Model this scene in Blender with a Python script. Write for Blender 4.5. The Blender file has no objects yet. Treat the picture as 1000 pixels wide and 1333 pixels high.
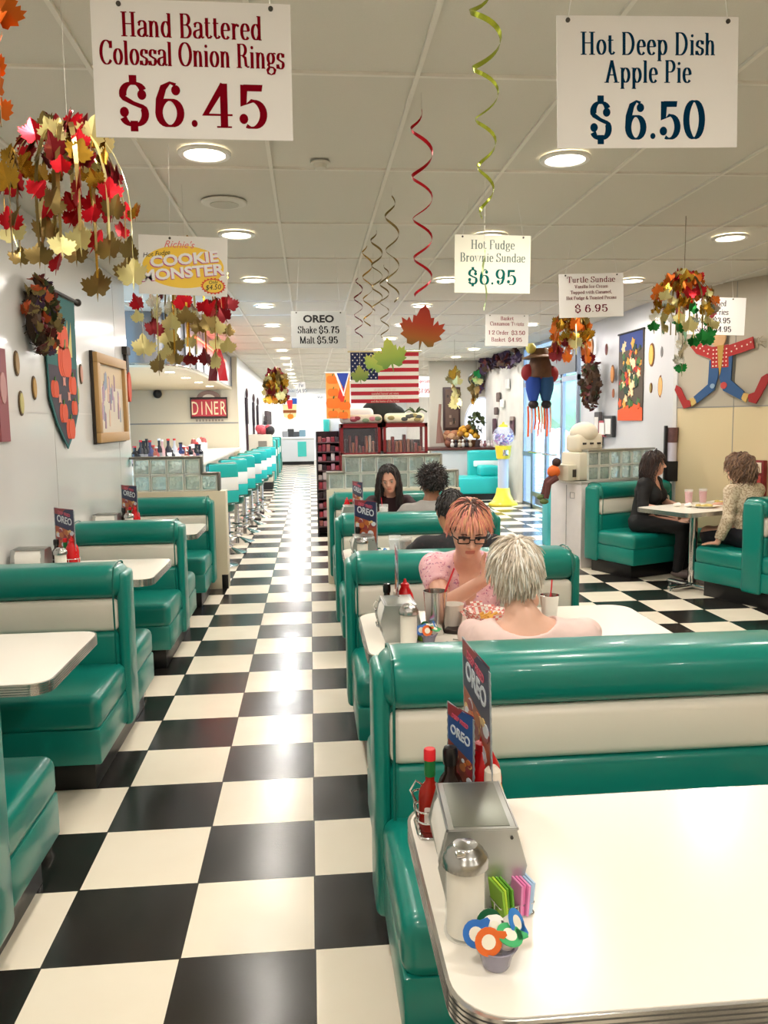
import bpy, bmesh, math, random
import numpy as np
from mathutils import Vector, Matrix, Euler, noise
random.seed(11)
PI = math.pi
SC = bpy.context.scene
COL = SC.collection
cos, sin = math.cos, math.sin

# ------------------------------------------------------------------ camera
FPX = 1065.87
PITCH, YAW, ROLL, HCAM = .1119, .0884, -.0137, 1.603
_f = Vector((sin(YAW)*cos(PITCH), cos(YAW)*cos(PITCH), -sin(PITCH)))
_r = Vector((cos(YAW), -sin(YAW), 0))
_u = _r.cross(_f)
_R = _r*cos(ROLL) + _u*sin(ROLL)
_U = -_r*sin(ROLL) + _u*cos(ROLL)
EYE = Vector((0, 0, HCAM))
cam_d = bpy.data.cameras.new('camera')
cam = bpy.data.objects.new('camera', cam_d)
COL.objects.link(cam)
M3 = Matrix((_R, _U, -_f)).transposed()
cam.matrix_world = Matrix.Translation(EYE) @ M3.to_4x4()
cam_d.sensor_fit = 'HORIZONTAL'; cam_d.sensor_width = 36; cam_d.lens = FPX*36/1000
cam_d.clip_start = .02; cam_d.clip_end = 400
SC.camera = cam

def ray(x, y): return _f + _R*((x-500)/FPX) - _U*((y-666.5)/FPX)
def at_y(x, y, Y): d = ray(x, y); return EYE + d*(Y/d.y)
def at_x(x, y, X): d = ray(x, y); return EYE + d*(X/d.x)
def at_z(x, y, Z): d = ray(x, y); return EYE + d*((Z-HCAM)/d.z)

# ------------------------------------------------------------------ materials
def lin(c):
    if isinstance(c, str):
        c = tuple(int(c[i:i+2], 16)/255 for i in (0, 2, 4))
    return tuple(v/12.92 if v <= .04045 else ((v+.055)/1.055)**2.4 for v in c)
MATS = {}
def mat(name, col, rough=.5, metal=0, coat=0, var=0, scale=8, bump=0, bscale=60, emit=0, trans=0, spec=.5, alpha=1, sheen=0, ior=1.45):
    if name in MATS: return MATS[name]
    m = bpy.data.materials.new(name); m.use_nodes = True
    nt = m.node_tree; b = nt.nodes['Principled BSDF']
    c = lin(col)
    b.inputs['Base Color'].default_value = (*c, 1)
    b.inputs['Roughness'].default_value = rough
    b.inputs['Metallic'].default_value = metal
    b.inputs['Coat Weight'].default_value = coat
    b.inputs['Specular IOR Level'].default_value = spec
    b.inputs['IOR'].default_value = ior
    if sheen: b.inputs['Sheen Weight'].default_value = sheen
    if trans: b.inputs['Transmission Weight'].default_value = trans
    if alpha < 1: b.inputs['Alpha'].default_value = alpha
    if emit:
        b.inputs['Emission Color'].default_value = (*c, 1)
        b.inputs['Emission Strength'].default_value = emit
    if var or bump:
        tc = nt.nodes.new('ShaderNodeTexCoord')
    if var:
        n = nt.nodes.new('ShaderNodeTexNoise'); n.inputs['Scale'].default_value = scale; n.inputs['Detail'].default_value = 4
        nt.links.new(tc.outputs['Object'], n.inputs['Vector'])
        mx = nt.nodes.new('ShaderNodeMix'); mx.data_type = 'RGBA'
        mx.inputs[6].default_value = (*[v*(1-var) for v in c], 1)
        mx.inputs[7].default_value = (*[min(1, v*(1+var)) for v in c], 1)
        nt.links.new(n.outputs['Fac'], mx.inputs[0]); nt.links.new(mx.outputs[2], b.inputs['Base Color'])
    if bump:
        n2 = nt.nodes.new('ShaderNodeTexNoise'); n2.inputs['Scale'].default_value = bscale; n2.inputs['Detail'].default_value = 3
        nt.links.new(tc.outputs['Object'], n2.inputs['Vector'])
        bp = nt.nodes.new('ShaderNodeBump'); bp.inputs['Strength'].default_value = bump; bp.inputs['Distance'].default_value = .01
        nt.links.new(n2.outputs['Fac'], bp.inputs['Height']); nt.links.new(bp.outputs['Normal'], b.inputs['Normal'])
    MATS[name] = m
    return m
def C(hexcol, rough=.55, metal=0, **k):
    return mat('paint_%s_%d_%d' % (hexcol, int(rough*100), int(metal*100)), hexcol, rough, metal, **k)

# ------------------------------------------------------------------ mesh builder
_cache = {}
def _rbox(dx, dy, dz, bev, seg):
    k = (round(dx, 5), round(dy, 5), round(dz, 5), round(bev, 5), seg)
    if k in _cache: return _cache[k]
    bm = bmesh.new(); bmesh.ops.create_cube(bm, size=1)
    for v in bm.verts: v.co = Vector((v.co.x*dx, v.co.y*dy, v.co.z*dz))
    if bev > 0:
        bev = min(bev, .49*min(dx, dy, dz))
        bmesh.ops.bevel(bm, geom=bm.edges[:], offset=bev, segments=seg, profile=.5, affect='EDGES')
    bm.verts.index_update()
    r = ([v.co.copy() for v in bm.verts], [[v.index for v in f.verts] for f in bm.faces])
    bm.free(); _cache[k] = r
    return r

class MB:
    def __init__(s): s.v = []; s.f = []; s.mi = []; s.m = 0; s.T = Matrix()
    def add(s, vs, fs, M=None):
        o = len(s.v); T = s.T if M is None else s.T @ M
        s.v += [T @ Vector(p) for p in vs]
        for q in fs: s.f.append([i+o for i in q]); s.mi.append(s.m)
        return s
    def box(s, x0, x1, y0, y1, z0, z1, bev=0, seg=2, M=None):
        v, f = _rbox(abs(x1-x0), abs(y1-y0), abs(z1-z0), bev, seg)
        c = Vector(((x0+x1)/2, (y0+y1)/2, (z0+z1)/2))
        return s.add([p+c for p in v], f, M)
    def cyl(s, p0, p1, r0, r1=None, n=16, caps=True):
        r1 = r0 if r1 is None else r1
        p0 = Vector(p0); p1 = Vector(p1); d = (p1-p0).normalized()
        a = d.orthogonal().normalized(); b = d.cross(a)
        vs = [p0+(a*cos(2*PI*i/n)+b*sin(2*PI*i/n))*r0 for i in range(n)] + [p1+(a*cos(2*PI*i/n)+b*sin(2*PI*i/n))*r1 for i in range(n)]
        fs = [[i, (i+1) % n, n+(i+1) % n, n+i] for i in range(n)]
        if caps: fs += [list(range(n))[::-1], list(range(n, 2*n))]
        return s.add(vs, fs)
    def lathe(s, prof, c=(0, 0, 0), n=24, M=None, caps=True):
        vs = []; fs = []; m = len(prof)
        for r, z in prof:
            r = max(r, 1e-4)
            for i in range(n): vs.append((c[0]+r*cos(2*PI*i/n), c[1]+r*sin(2*PI*i/n), c[2]+z))
        for k in range(m-1):
            for i in range(n):
                j = (i+1) % n
                fs.append([k*n+i, k*n+j, (k+1)*n+j, (k+1)*n+i])
        if caps: fs += [list(range(n))[::-1], list(range((m-1)*n, m*n))]
        return s.add(vs, fs, M)
    def tube(s, path, r, n=8, closed=False, flat=1.0):
        P = [Vector(p) for p in path]; m = len(P)
        rs = r if isinstance(r, (list, tuple)) else [r]*m
        vs = []; fs = []; a = None
        for i, p in enumerate(P):
            if closed: t = P[(i+1) % m]-P[i-1]
            else: t = P[min(i+1, m-1)]-P[max(i-1, 0)]
            if t.length < 1e-9: t = Vector((0, 0, 1))
            t.normalize()
            if a is None: a = t.orthogonal().normalized()
            else:
                a = a-t*a.dot(t)
                a = a.normalized() if a.length > 1e-6 else t.orthogonal().normalized()
            b = t.cross(a)
            vs += [p+(a*cos(2*PI*j/n)+b*sin(2*PI*j/n)*flat)*rs[i] for j in range(n)]
        for i in range(m if closed else m-1):
            k = (i+1) % m
            fs += [[i*n+j, i*n+(j+1) % n, k*n+(j+1) % n, k*n+j] for j in range(n)]
        if not closed: fs += [list(range(n))[::-1], list(range((m-1)*n, m*n))]
        return s.add(vs, fs)
    def prism(s, poly, z0, z1, M=None):
        n = len(poly)
        vs = [(x, y, z0) for x, y in poly]+[(x, y, z1) for x, y in poly]
        fs = [[i, (i+1) % n, n+(i+1) % n, n+i] for i in range(n)]+[list(range(n))[::-1], list(range(n, 2*n))]
        return s.add(vs, fs, M)
    def sph(s, c, rx, ry=None, rz=None, n=16, m=10, M=None):
        ry = rx if ry is None else ry; rz = rx if rz is None else rz
        vs = [(c[0], c[1], c[2]-rz)]; fs = []
        for k in range(1, m):
            t = PI*k/m-PI/2
            for i in range(n):
                vs.append((c[0]+rx*cos(t)*cos(2*PI*i/n), c[1]+ry*cos(t)*sin(2*PI*i/n), c[2]+rz*sin(t)))
        vs.append((c[0], c[1], c[2]+rz))
        for i in range(n): fs.append([0, 1+(i+1) % n, 1+i])
        for k in range(m-2):
            for i in range(n):
                j = (i+1) % n; fs.append([1+k*n+i, 1+k*n+j, 1+(k+1)*n+j, 1+(k+1)*n+i])
        L = len(vs)-1
        for i in range(n): fs.append([L, 1+(m-2)*n+i, 1+(m-2)*n+(i+1) % n])
        return s.add(vs, fs, M)
    def ribbon(s, pts, w, th=.0008):
        """flat band: pts = [(centre, across-dir)]"""
        vs = []; fs = []; n = len(pts)
        for i, (c, d) in enumerate(pts):
            c = Vector(c); d = Vector(d).normalized(); ww = w[i] if isinstance(w, list) else w
            t = Vector(pts[min(i+1, n-1)][0])-Vector(pts[max(i-1, 0)][0])
            nn = t.cross(d).normalized()*th
            vs += [c-d*ww/2-nn, c+d*ww/2-nn, c+d*ww/2+nn, c-d*ww/2+nn]
        for i in range(n-1):
            for j in range(4):
                k = (j+1) % 4; fs.append([i*4+j, i*4+k, i*4+4+k, i*4+4+j])
        fs += [[3, 2, 1, 0], [n*4-4, n*4-3, n*4-2, n*4-1]]
        return s.add(vs, fs)
    def build(s, name, mats, parent=None, smooth=35):
        me = bpy.data.meshes.new(name)
        me.from_pydata([tuple(p) for p in s.v], [], s.f)
        if not isinstance(mats, (list, tuple)): mats = [mats]
        for m in mats: me.materials.append(m)
        if len(mats) > 1: me.polygons.foreach_set('material_index', s.mi)
        bm = bmesh.new(); bm.from_mesh(me); bmesh.ops.recalc_face_normals(bm, faces=bm.faces[:]); bm.to_mesh(me); bm.free()
        if smooth:
            me.polygons.foreach_set('use_smooth', [True]*len(me.polygons))
            me.set_sharp_from_angle(angle=math.radians(smooth))
        me.update()
        o = bpy.data.objects.new(name, me); COL.objects.link(o)
        if parent is not None: o.parent = parent
        return o

def tag(o, label=None, cat=None, group=None, kind=None):
    if label: o['label'] = label
    if cat: o['category'] = cat
    if group: o['group'] = group
    if kind: o['kind'] = kind
    return o
def thing(name, label, cat, loc=(0, 0, 0), rz=0, group=None):
    o = bpy.data.objects.new(name, None); COL.objects.link(o)
    o.location = loc; o.rotation_euler = (0, 0, rz); o.empty_display_size = .05
    return tag(o, label, cat, group)
def dup(o, parent=None, label=None, loc=None, rz=None, group=None):
    c = o.copy(); COL.objects.link(c)
    if parent is not None: c.parent = parent
    for ch in list(o.children): dup(ch, c)
    if label: c['label'] = label
    if group: c['group'] = group
    if loc is not None: c.location = loc
    if rz is not None: c.rotation_euler = (0, 0, rz)
    return c
def struct(name, mb, m, smooth=35):
    o = mb.build(name, m, None, smooth); o['kind'] = 'structure'; return o

# ------------------------------------------------------------------ lettering
def arc(cx, cy, rx, ry, a0, a1, n=None):
    n = n or max(4, int(abs(a1-a0)/12))
    return [(cx+rx*cos(math.radians(a0+(a1-a0)*i/n)), cy+ry*sin(math.radians(a0+(a1-a0)*i/n))) for i in range(n+1)]
GL = {}
def G(ch, adv, *st): GL[ch] = (adv, st)
def S(x, y, w=.11): return ('s', x, y, w)
def Bq(x, y, r=.055): return ('b', x, y, r)
def Pq(*p): return ('p', list(p))
G('H', .82, Pq((.18, 0), (.18, 1)), Pq((.62, 0), (.62, 1)), Pq((.18, .52), (.62, .52)), S(.18, 0, .15), S(.62, 0, .15), S(.18, 1, .15), S(.62, 1, .15))
G('I', .42, Pq((.2, 0), (.2, 1)), S(.2, 0, .15), S(.2, 1, .15))
G('B', .72, Pq((.18, 0), (.18, 1)), Pq((.08, 1), (.35, 1), *arc(.35, .77, .19, .23, 90, -90), (.18, .54)), Pq((.35, .54), *arc(.36, .27, .23, .27, 90, -90), (.08, 0)))
G('P', .68, Pq((.18, 0), (.18, 1)), Pq((.08, 1), (.35, 1), *arc(.35, .74, .21, .26, 90, -90), (.18, .48)), S(.18, 0, .15))
G('R', .76, Pq((.18, 0), (.18, 1)), Pq((.08, 1), (.35, 1), *arc(.35, .76, .2, .24, 90, -90), (.18, .52)), S(.18, 0, .15), Pq((.38, .52), (.52, .42), (.56, .1), (.66, .02), (.74, .06)))
G('D', .82, Pq((.18, 0), (.18, 1)), Pq((.08, 1), (.32, 1), *arc(.34, .5, .32, .5, 90, -90), (.08, 0)))
G('C', .74, Pq(*arc(.4, .5, .3, .5, 40, 320)), Pq((.64, .98), (.64, .68)))
G('O', .8, Pq(*arc(.4, .5, .3, .49, 0, 360, 30)))
G('A', .82, Pq((.4, 1.0), (.14, 0)), Pq((.4, 1.0), (.64, 0)), Pq((.2, .34), (.56, .34)), S(.12, 0, .12), S(.65, 0, .15))
G('S', .62, Pq(*arc(.3, .74, .19, .25, 30, 210), (.3, .52), *arc(.3, .26, .21, .25, 40, -150)), Pq((.5, .98), (.5, .72)), Pq((.08, .02), (.08, .3)))
G('T', .72, Pq((.36, 0), (.36, 1)), Pq((.06, .74), (.06, 1), (.66, 1), (.66, .74)), S(.36, 0, .15))
G('F', .64, Pq((.18, 0), (.18, 1)), Pq((.08, 1), (.56, 1), (.56, .74)), Pq((.18, .52), (.42, .52)), S(.18, 0, .15))
G('E', .68, Pq((.18, 0), (.18, 1)), Pq((.08, 1), (.56, 1), (.56, .74)), Pq((.18, .52), (.44, .52)), Pq((.08, 0), (.6, 0), (.6, .28)))
G('V', .8, Pq((.14, 1), (.42, 0)), Pq((.42, 0), (.64, 1)), S(.14, 1, .13), S(.65, 1, .11))
G('M', 1.06, Pq((.16, 0), (.16, 1)), Pq((.16, 1), (.5, .0)), Pq((.5, 0), (.84, 1)), Pq((.84, 1), (.84, 0)), S(.16, 0, .1), S(.84, 0, .13), S(.13, 1, .08), S(.88, 1, .08))
G('N', .84, Pq((.16, 0), (.16, 1)), Pq((.16, 1), (.64, 0), (.64, 1)), S(.16, 0, .11), S(.64, 1, .12))
G('K', .8, Pq((.18, 0), (.18, 1)), Pq((.18, .4), (.6, 1)), Pq((.34, .6), (.62, 0)), S(.18, 0, .15), S(.18, 1, .15), S(.6, 1, .12), S(.64, 0, .13))
_ar = lambda x0, x1, h=.66: [(x0, .42), (x0+.06, h-.07), ((x0+x1)/2+.02, h), (x1-.03, h-.07), (x1, h-.22), (x1, 0)]
G('n', .62, Pq((.15, 0), (.15, .66)), Pq(*_ar(.15, .45)), S(.15, 0), S(.46, 0), S(.1, .65, .07))
G('m', .92, Pq((.15, 0), (.15, .66)), Pq(*_ar(.15, .45)), Pq(*_ar(.45, .75)), S(.15, 0), S(.46, 0), S(.76, 0), S(.1, .65, .07))
G('h', .62, Pq((.15, 0), (.15, 1)), Pq(*_ar(.15, .45)), S(.15, 0), S(.46, 0), S(.1, .99, .07))
G('r', .46, Pq((.15, 0), (.15, .66)), Pq((.15, .42), (.22, .58), (.34, .64)), Bq(.37, .58, .06), S(.15, 0), S(.1, .65, .07))
G('u', .62, Pq((.15, .66), (.15, .16), (.2, .04), (.3, 0), (.4, .06), (.45, .2)), Pq((.45, .66), (.45, .0)), S(.1, .65, .07), S(.4, .65, .07), S(.5, 0, .07))
G('a', .55, Pq(*arc(.26, .48, .17, .18, 160, 20), (.42, .4), (.42, .1), (.48, .01), (.56, .06)), Bq(.12, .5, .055), Pq((.42, .38), (.2, .32), *arc(.24, .16, .16, .16, 120, 300), (.42, .14)))
G('e', .54, Pq((.12, .36), (.43, .36), *arc(.27, .38, .17, .28, 0, 180), *arc(.28, .3, .18, .3, 180, 320)))
G('o', .58, Pq(*arc(.29, .33, .19, .32, 0, 360, 26)))
G('c', .52, Pq(*arc(.29, .33, .19, .32, 40, 320)), Bq(.42, .5, .055))
G('d', .62, Pq(*arc(.28, .33, .18, .32, 30, 330)), Pq((.45, 0), (.45, 1)), S(.4, .99, .07), S(.5, 0, .07))
G('b', .62, Pq(*arc(.32, .33, .18, .32, 150, -150)), Pq((.15, 0), (.15, 1)), S(.1, .99, .07))
G('p', .62, Pq(*arc(.32, .33, .18, .32, 150, -150)), Pq((.15, -.28), (.15, .66)), S(.1, .65, .07), S(.15, -.28))
G('g', .58, Pq(*arc(.27, .43, .16, .22, 0, 360, 24)), Pq((.38, .6), (.46, .66), (.54, .62)), Pq((.18, .24), (.13, .14), (.2, .06), (.4, .04), (.5, -.06), (.46, -.2), (.28, -.27), (.1, -.2), (.08, -.08), (.18, .04)))
G('l', .32, Pq((.15, 0), (.15, 1)), S(.15, 0), S(.1, .99, .07))
G('i', .32, Pq((.15, 0), (.15, .66)), S(.15, 0), S(.1, .65, .07), Bq(.15, .87, .07))
G('k', .6, Pq((.15, 0), (.15, 1)), Pq((.15, .25), (.42, .66)), Pq((.26, .42), (.46, 0)), S(.15, 0), S(.1, .99, .07), S(.43, .66, .1), S(.48, 0, .1))
G('t', .42, Pq((.16, .86), (.16, .14), (.22, .02), (.34, .04), (.38, .12)), Pq((.05, .65), (.34, .65)))
G('s', .48, Pq(*arc(.24, .48, .14, .17, 30, 210), (.24, .33), *arc(.24, .17, .15, .17, 40, -150)), Pq((.38, .64), (.38, .48)), Pq((.08, .0), (.08, .18)))
G('w', .84, Pq((.1, .66), (.28, 0), (.42, .6), (.58, 0), (.72, .66)), S(.1, .66, .1), S(.42, .66, .09), S(.73, .66, .09))
G('y', .58, Pq((.1, .66), (.3, 0)), Pq((.48, .66), (.28, -.1), (.18, -.26), (.08, -.24)), S(.1, .66, .1), S(.49, .66, .09))
G('.', .3, Bq(.14, .07, .08))
G(',', .3, Bq(.14, .07, .07), Pq((.18, .06), (.1, -.14)))
G("'", .22, Pq((.1, 1), (.08, .78)))
G('&', .8, Pq((.68, .4), (.5, .05), (.3, 0), (.12, .18), (.2, .42), (.46, .7), (.42, .94), (.28, .96), (.22, .78), (.36, .45), (.66, 0)))
G(' ', .3)
G('$', .74, Pq(*arc(.34, .72, .22, .24, 20, 205), (.34, .5), *arc(.34, .26, .24, .26, 40, -160)), Bq(.52, .7, .09), Bq(.14, .3, .09), Pq((.34, 1.14), (.34, .92)), Pq((.34, .1), (.34, -.14)))
G('6', .74, Pq(*arc(.36, .3, .23, .3, 0, 360, 26)), Pq((.13, .3), (.15, .6), (.24, .88), (.38, .99), (.5, .94)), Bq(.5, .82, .09))
G('4', .74, Pq((.48, 0), (.48, 1)), Pq((.48, .98), (.08, .28), (.66, .28)), S(.48, 0, .16))
G('5', .74, Pq((.18, .96), (.56, .96)), Pq((.18, .98), (.16, .52), (.34, .62), *arc(.34, .31, .25, .31, 80, -120)), Bq(.16, .2, .09), ('f', [(.17, .99), (.58, .99), (.56, .84), (.17, .84)]))
G('0', .74, Pq(*arc(.36, .5, .24, .49, 0, 360, 28)))
G('9', .74, Pq(*arc(.36, .7, .23, .29, 0, 360, 26)), Pq((.59, .7), (.57, .4), (.48, .12), (.34, .01), (.22, .06)), Bq(.22, .18, .09))
G('3', .7, Pq(*arc(.32, .75, .2, .24, 150, -90), (.24, .52)), Pq((.3, .52), *arc(.32, .26, .24, .26, 90, -150)), Bq(.14, .8, .08), Bq(.12, .2, .08))
G('2', .72, Pq(*arc(.34, .72, .22, .27, 160, -30), (.1, .06)), ('f', [(.1, 0), (.1, .1), (.6, .14), (.62, .3), (.64, .3), (.62, 0)]), Bq(.14, .74, .08))
G('7', .68, Pq((.58, .96), (.34, .5), (.28, 0)), ('f', [(.1, .99), (.6, .99), (.6, .86), (.14, .86), (.12, .72), (.08, .72)]))
G('8', .72, Pq(*arc(.36, .75, .19, .24, 0, 360, 22)), Pq(*arc(.36, .27, .23, .27, 0, 360, 24)))
G('1', .5, Pq((.26, 0), (.26, .98)), Pq((.26, .98), (.1, .84)), S(.26, 0, .15))

def serif_text(mb, txt, height, x, y, M, W=.07, w=.02, align='c', sx=1.0, th=.001):
    """didone style letters laid in the xy plane of M; W/w half widths of the nib"""
    tot = sum(GL.get(c, GL[' '])[0] for c in txt)*height*sx
    cx = x - (tot/2 if align == 'c' else 0)
    zc = 0
    for ch in txt:
        adv, st = GL.get(ch, GL[' '])
        k = 1.3 if ch in '$6450978321' else 1
        for s in st:
            zc += 1; z = th*(1+.02*(zc % 7))
            tf = lambda p: (cx+p[0]*height*sx, y+p[1]*height)
            if s[0] == 's': pl = [tf((s[1]-s[3], s[2]-.015)), tf((s[1]+s[3], s[2]-.015)), tf((s[1]+s[3], s[2]+.02)), tf((s[1]-s[3], s[2]+.02))]; mb.prism(pl, 0, z, M)
            elif s[0] == 'b': mb.prism([tf(p) for p in arc(s[1], s[2], s[3]*k/sx*.9, s[3]*k, 0, 348, 14)], 0, z, M)
            elif s[0] == 'f': mb.prism([tf(p) for p in s[1]], 0, z, M)
            else:
                P = s[1]; n = len(P); L = []; R = []
                for i, p in enumerate(P):
                    a = P[max(i-1, 0)]; b = P[min(i+1, n-1)]
                    if n > 12 and abs(P[0][0]-P[-1][0])+abs(P[0][1]-P[-1][1]) < 1e-6 and i in (0, n-1): a = P[n-2]; b = P[1]
                    d = Vector((b[0]-a[0], b[1]-a[1])); d = d.normalized() if d.length > 1e-9 else Vector((0, 1))
                    nx, ny = -d.y, d.x
                    hw = math.sqrt((W*k*nx)**2+(w*ny)**2)
                    L.append(tf((p[0]+nx*hw/sx*.9, p[1]+ny*hw))); R.append(tf((p[0]-nx*hw/sx*.9, p[1]-ny*hw)))
                for i in range(n-1):
                    mb.prism([L[i], R[i], R[i+1], L[i+1]], 0, z, M)
        cx += adv*height*sx
    return mb

def sans_poly(txt, size, align='CENTER', shear=0, offset=0):
    cu = bpy.data.curves.new('t', 'FONT'); cu.body = txt; cu.size = size; cu.align_x = align; cu.shear = shear; cu.offset = offset*size
    cu.extrude = .0008; cu.resolution_u = 3
    o = bpy.data.objects.new('t', cu); COL.objects.link(o)
    dg = bpy.context.evaluated_depsgraph_get(); me = bpy.data.meshes.new_from_object(o.evaluated_get(dg))
    v = [x.co.copy() for x in me.vertices]; f = [list(p.vertices) for p in me.polygons]
    bpy.data.objects.remove(o); bpy.data.curves.remove(cu); bpy.data.meshes.remove(me)
    return v, f
def sans(mb, txt, size, x, y, M, sx=1, sy=1, rot=0, **k):
    v, f = sans_poly(txt, size, **k)
    return mb.add(v, f, M @ Matrix.Translation((x, y, .001)) @ Matrix.Rotation(rot, 4, 'Z') @ Matrix.Diagonal((sx, sy, 1, 1)))
def facing(o, xdir, ydir=(0, 0, 1)):
    """frame whose x runs along xdir and y along ydir, z towards the viewer"""
    x = Vector(xdir).normalized(); y = Vector(ydir).normalized(); z = x.cross(y).normalized(); y = z.cross(x)
    M = Matrix((x, y, z)).transposed().to_4x4(); M.translation = Vector(o)
    return M
# ------------------------------------------------------------------ room shell
TILE = .4064; TX = -.0207; TY = 2.347
CEIL = 2.905
def floor_mat():
    m = bpy.data.materials.new('checker_floor'); m.use_nodes = True; nt = m.node_tree; b = nt.nodes['Principled BSDF']
    N = nt.nodes.new; Lk = nt.links.new
    tc = N('ShaderNodeTexCoord'); sp = N('ShaderNodeSeparateXYZ'); Lk(tc.outputs['Object'], sp.inputs[0])
    def mth(op, a, b_=None):
        n = N('ShaderNodeMath'); n.operation = op
        for i, q in enumerate((a, b_)):
            if q is None: continue
            if isinstance(q, (int, float)): n.inputs[i].default_value = q
            else: Lk(q, n.inputs[i])
        return n.outputs[0]
    ux = mth('DIVIDE', mth('SUBTRACT', sp.outputs[0], TX), TILE); uy = mth('DIVIDE', mth('SUBTRACT', sp.outputs[1], TY), TILE)
    par = mth('ABSOLUTE', mth('MODULO', mth('ADD', mth('FLOOR', ux), mth('FLOOR', uy)), 2))   # 0 even, 1 odd
    fx = mth('ABSOLUTE', mth('SUBTRACT', mth('FRACT', ux), .5)); fy = mth('ABSOLUTE', mth('SUBTRACT', mth('FRACT', uy), .5))
    seam = mth('GREATER_THAN', mth('MAXIMUM', fx, fy), .4935)
    nz = N('ShaderNodeTexNoise'); nz.inputs['Scale'].default_value = 5; nz.inputs['Detail'].default_value = 6; Lk(tc.outputs['Object'], nz.inputs['Vector'])
    def ramp(c0, c1, s):
        r = N('ShaderNodeMix'); r.data_type = 'RGBA'; r.inputs[6].default_value = (*lin(c0), 1); r.inputs[7].default_value = (*lin(c1), 1); Lk(s, r.inputs[0]); return r.outputs[2]
    blk = ramp('1c1a18', '2c2926', nz.outputs['Fac']); wht = ramp('efe3cd', 'f6ecd9', nz.outputs['Fac'])
    mx = N('ShaderNodeMix'); mx.data_type = 'RGBA'; Lk(par, mx.inputs[0]); Lk(blk, mx.inputs[6]); Lk(wht, mx.inputs[7])
    m2 = N('ShaderNodeMix'); m2.data_type = 'RGBA'; Lk(seam, m2.inputs[0]); Lk(mx.outputs[2], m2.inputs[6]); m2.inputs[7].default_value = (*lin('2b251e'), 1)
    Lk(m2.outputs[2], b.inputs['Base Color'])
    b.inputs['Roughness'].default_value = .22
    rr = mth('ADD', mth('MULTIPLY', nz.outputs['Fac'], .16), .14); Lk(rr, b.inputs['Roughness'])
    b.inputs['Specular IOR Level'].default_value = .4
    return m
def ceil_mat():
    m = bpy.data.materials.new('ceiling_tile'); m.use_nodes = True; nt = m.node_tree; b = nt.nodes['Principled BSDF']
    N = nt.nodes.new; Lk = nt.links.new
    tc = N('ShaderNodeTexCoord'); nz = N('ShaderNodeTexNoise'); nz.inputs['Scale'].default_value = 220; nz.inputs['Detail'].default_value = 2
    Lk(tc.outputs['Object'], nz.inputs['Vector'])
    r = N('ShaderNodeMix'); r.data_type = 'RGBA'; r.inputs[6].default_value = (*lin('d3cfc4'), 1); r.inputs[7].default_value = (*lin('dcd8cd'), 1)
    Lk(nz.outputs['Fac'], r.inputs[0]); Lk(r.outputs[2], b.inputs['Base Color']); b.inputs['Roughness'].default_value = .75
    return m
M_white_wall = mat('white_laminate', 'd4d3d0', .16, coat=.2)
M_cream = mat('cream_panel', 'd9cdb2', .45)
M_cream_low = mat('cream_panel_low', 'd6c49c', .5)
M_beige = mat('beige_wall', 'b5ae9e', .6)
M_chrome = mat('chrome', 'd8d8d8', .12, 1)
M_steel = mat('brushed_steel', 'b9bcbc', .3, 1)
M_alu = mat('aluminium_frame', '9aa4b4', .35, .8)
M_black = mat('black_kick', '0d0c0c', .35)
M_trim = mat('seam_grey', '8c8c88', .5)
M_grid = mat('ceiling_grid_white', 'e6e2d8', .5)
M_brightw = mat('bright_white_wall', 'f1f4f6', .35)

f = MB(); f.add([(-6, -2.5, 0), (8, -2.5, 0), (8, 36, 0), (-6, 36, 0), (-6, -2.5, -.1), (8, -2.5, -.1), (8, 36, -.1), (-6, 36, -.1)], [[0, 1, 2, 3], [4, 5, 6, 7], [0, 1, 5, 4], [1, 2, 6, 5], [2, 3, 7, 6], [3, 0, 4, 7]])
struct('floor', f, floor_mat(), 0)
c = MB(); c.box(-6, 8, -2.5, 36, CEIL+.012, CEIL+.1); struct('ceiling', c, ceil_mat(), 0)
g = MB()
gx = -.1693-.61*9
while gx < 8:
    g.box(gx-.009, gx+.009, -2.5, 34, CEIL, CEIL+.014); gx += .61
gy = 3.2743-1.193*4
while gy < 34:
    g.box(-6, 8, gy-.009, gy+.009, CEIL+.001, CEIL+.0135); gy += 1.193
struct('trim_1', g, M_grid, 0)

WL = -1.72
w = MB(); w.box(WL-.12, WL, -2.5, 8.1, 0, CEIL+.01); struct('wall_left', w, M_white_wall, 0)
t = MB()
t.box(WL-.001, WL+.002, -2.5, 8.1, 1.676, 1.684)
for yy_ in (.9, 3.3, 5.74, 7.62): t.box(WL-.001, WL+.002, yy_-.003, yy_+.003, 0.1, CEIL)
struct('trim_2', t, mat('panel_seam', 'b3b1ad', .4), 0)
# soda counter end of the room
w = MB(); w.box(-6, -1.45, 17.0, 17.15, 0, CEIL+.01); struct('wall_back_left', w, M_cream, 0)
t = MB(); t.box(-6, -1.45, 16.992, 17.0, 1.575, 1.6); struct('trim_3', t, M_trim, 0)
w = MB(); w.box(-6.1, -5.9, 8.1, 17.1, 0, CEIL+.01); struct('wall_far_left', w, M_cream, 0)
w = MB(); w.box(-1.6, -1.45, 17.15, 34, 0, CEIL+.01); struct('wall_corridor_left', w, M_brightw, 0)
w = MB(); w.box(-6, 8, 34, 34.15, 0, CEIL+.01); struct('wall_back', w, M_brightw, 0)
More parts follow.
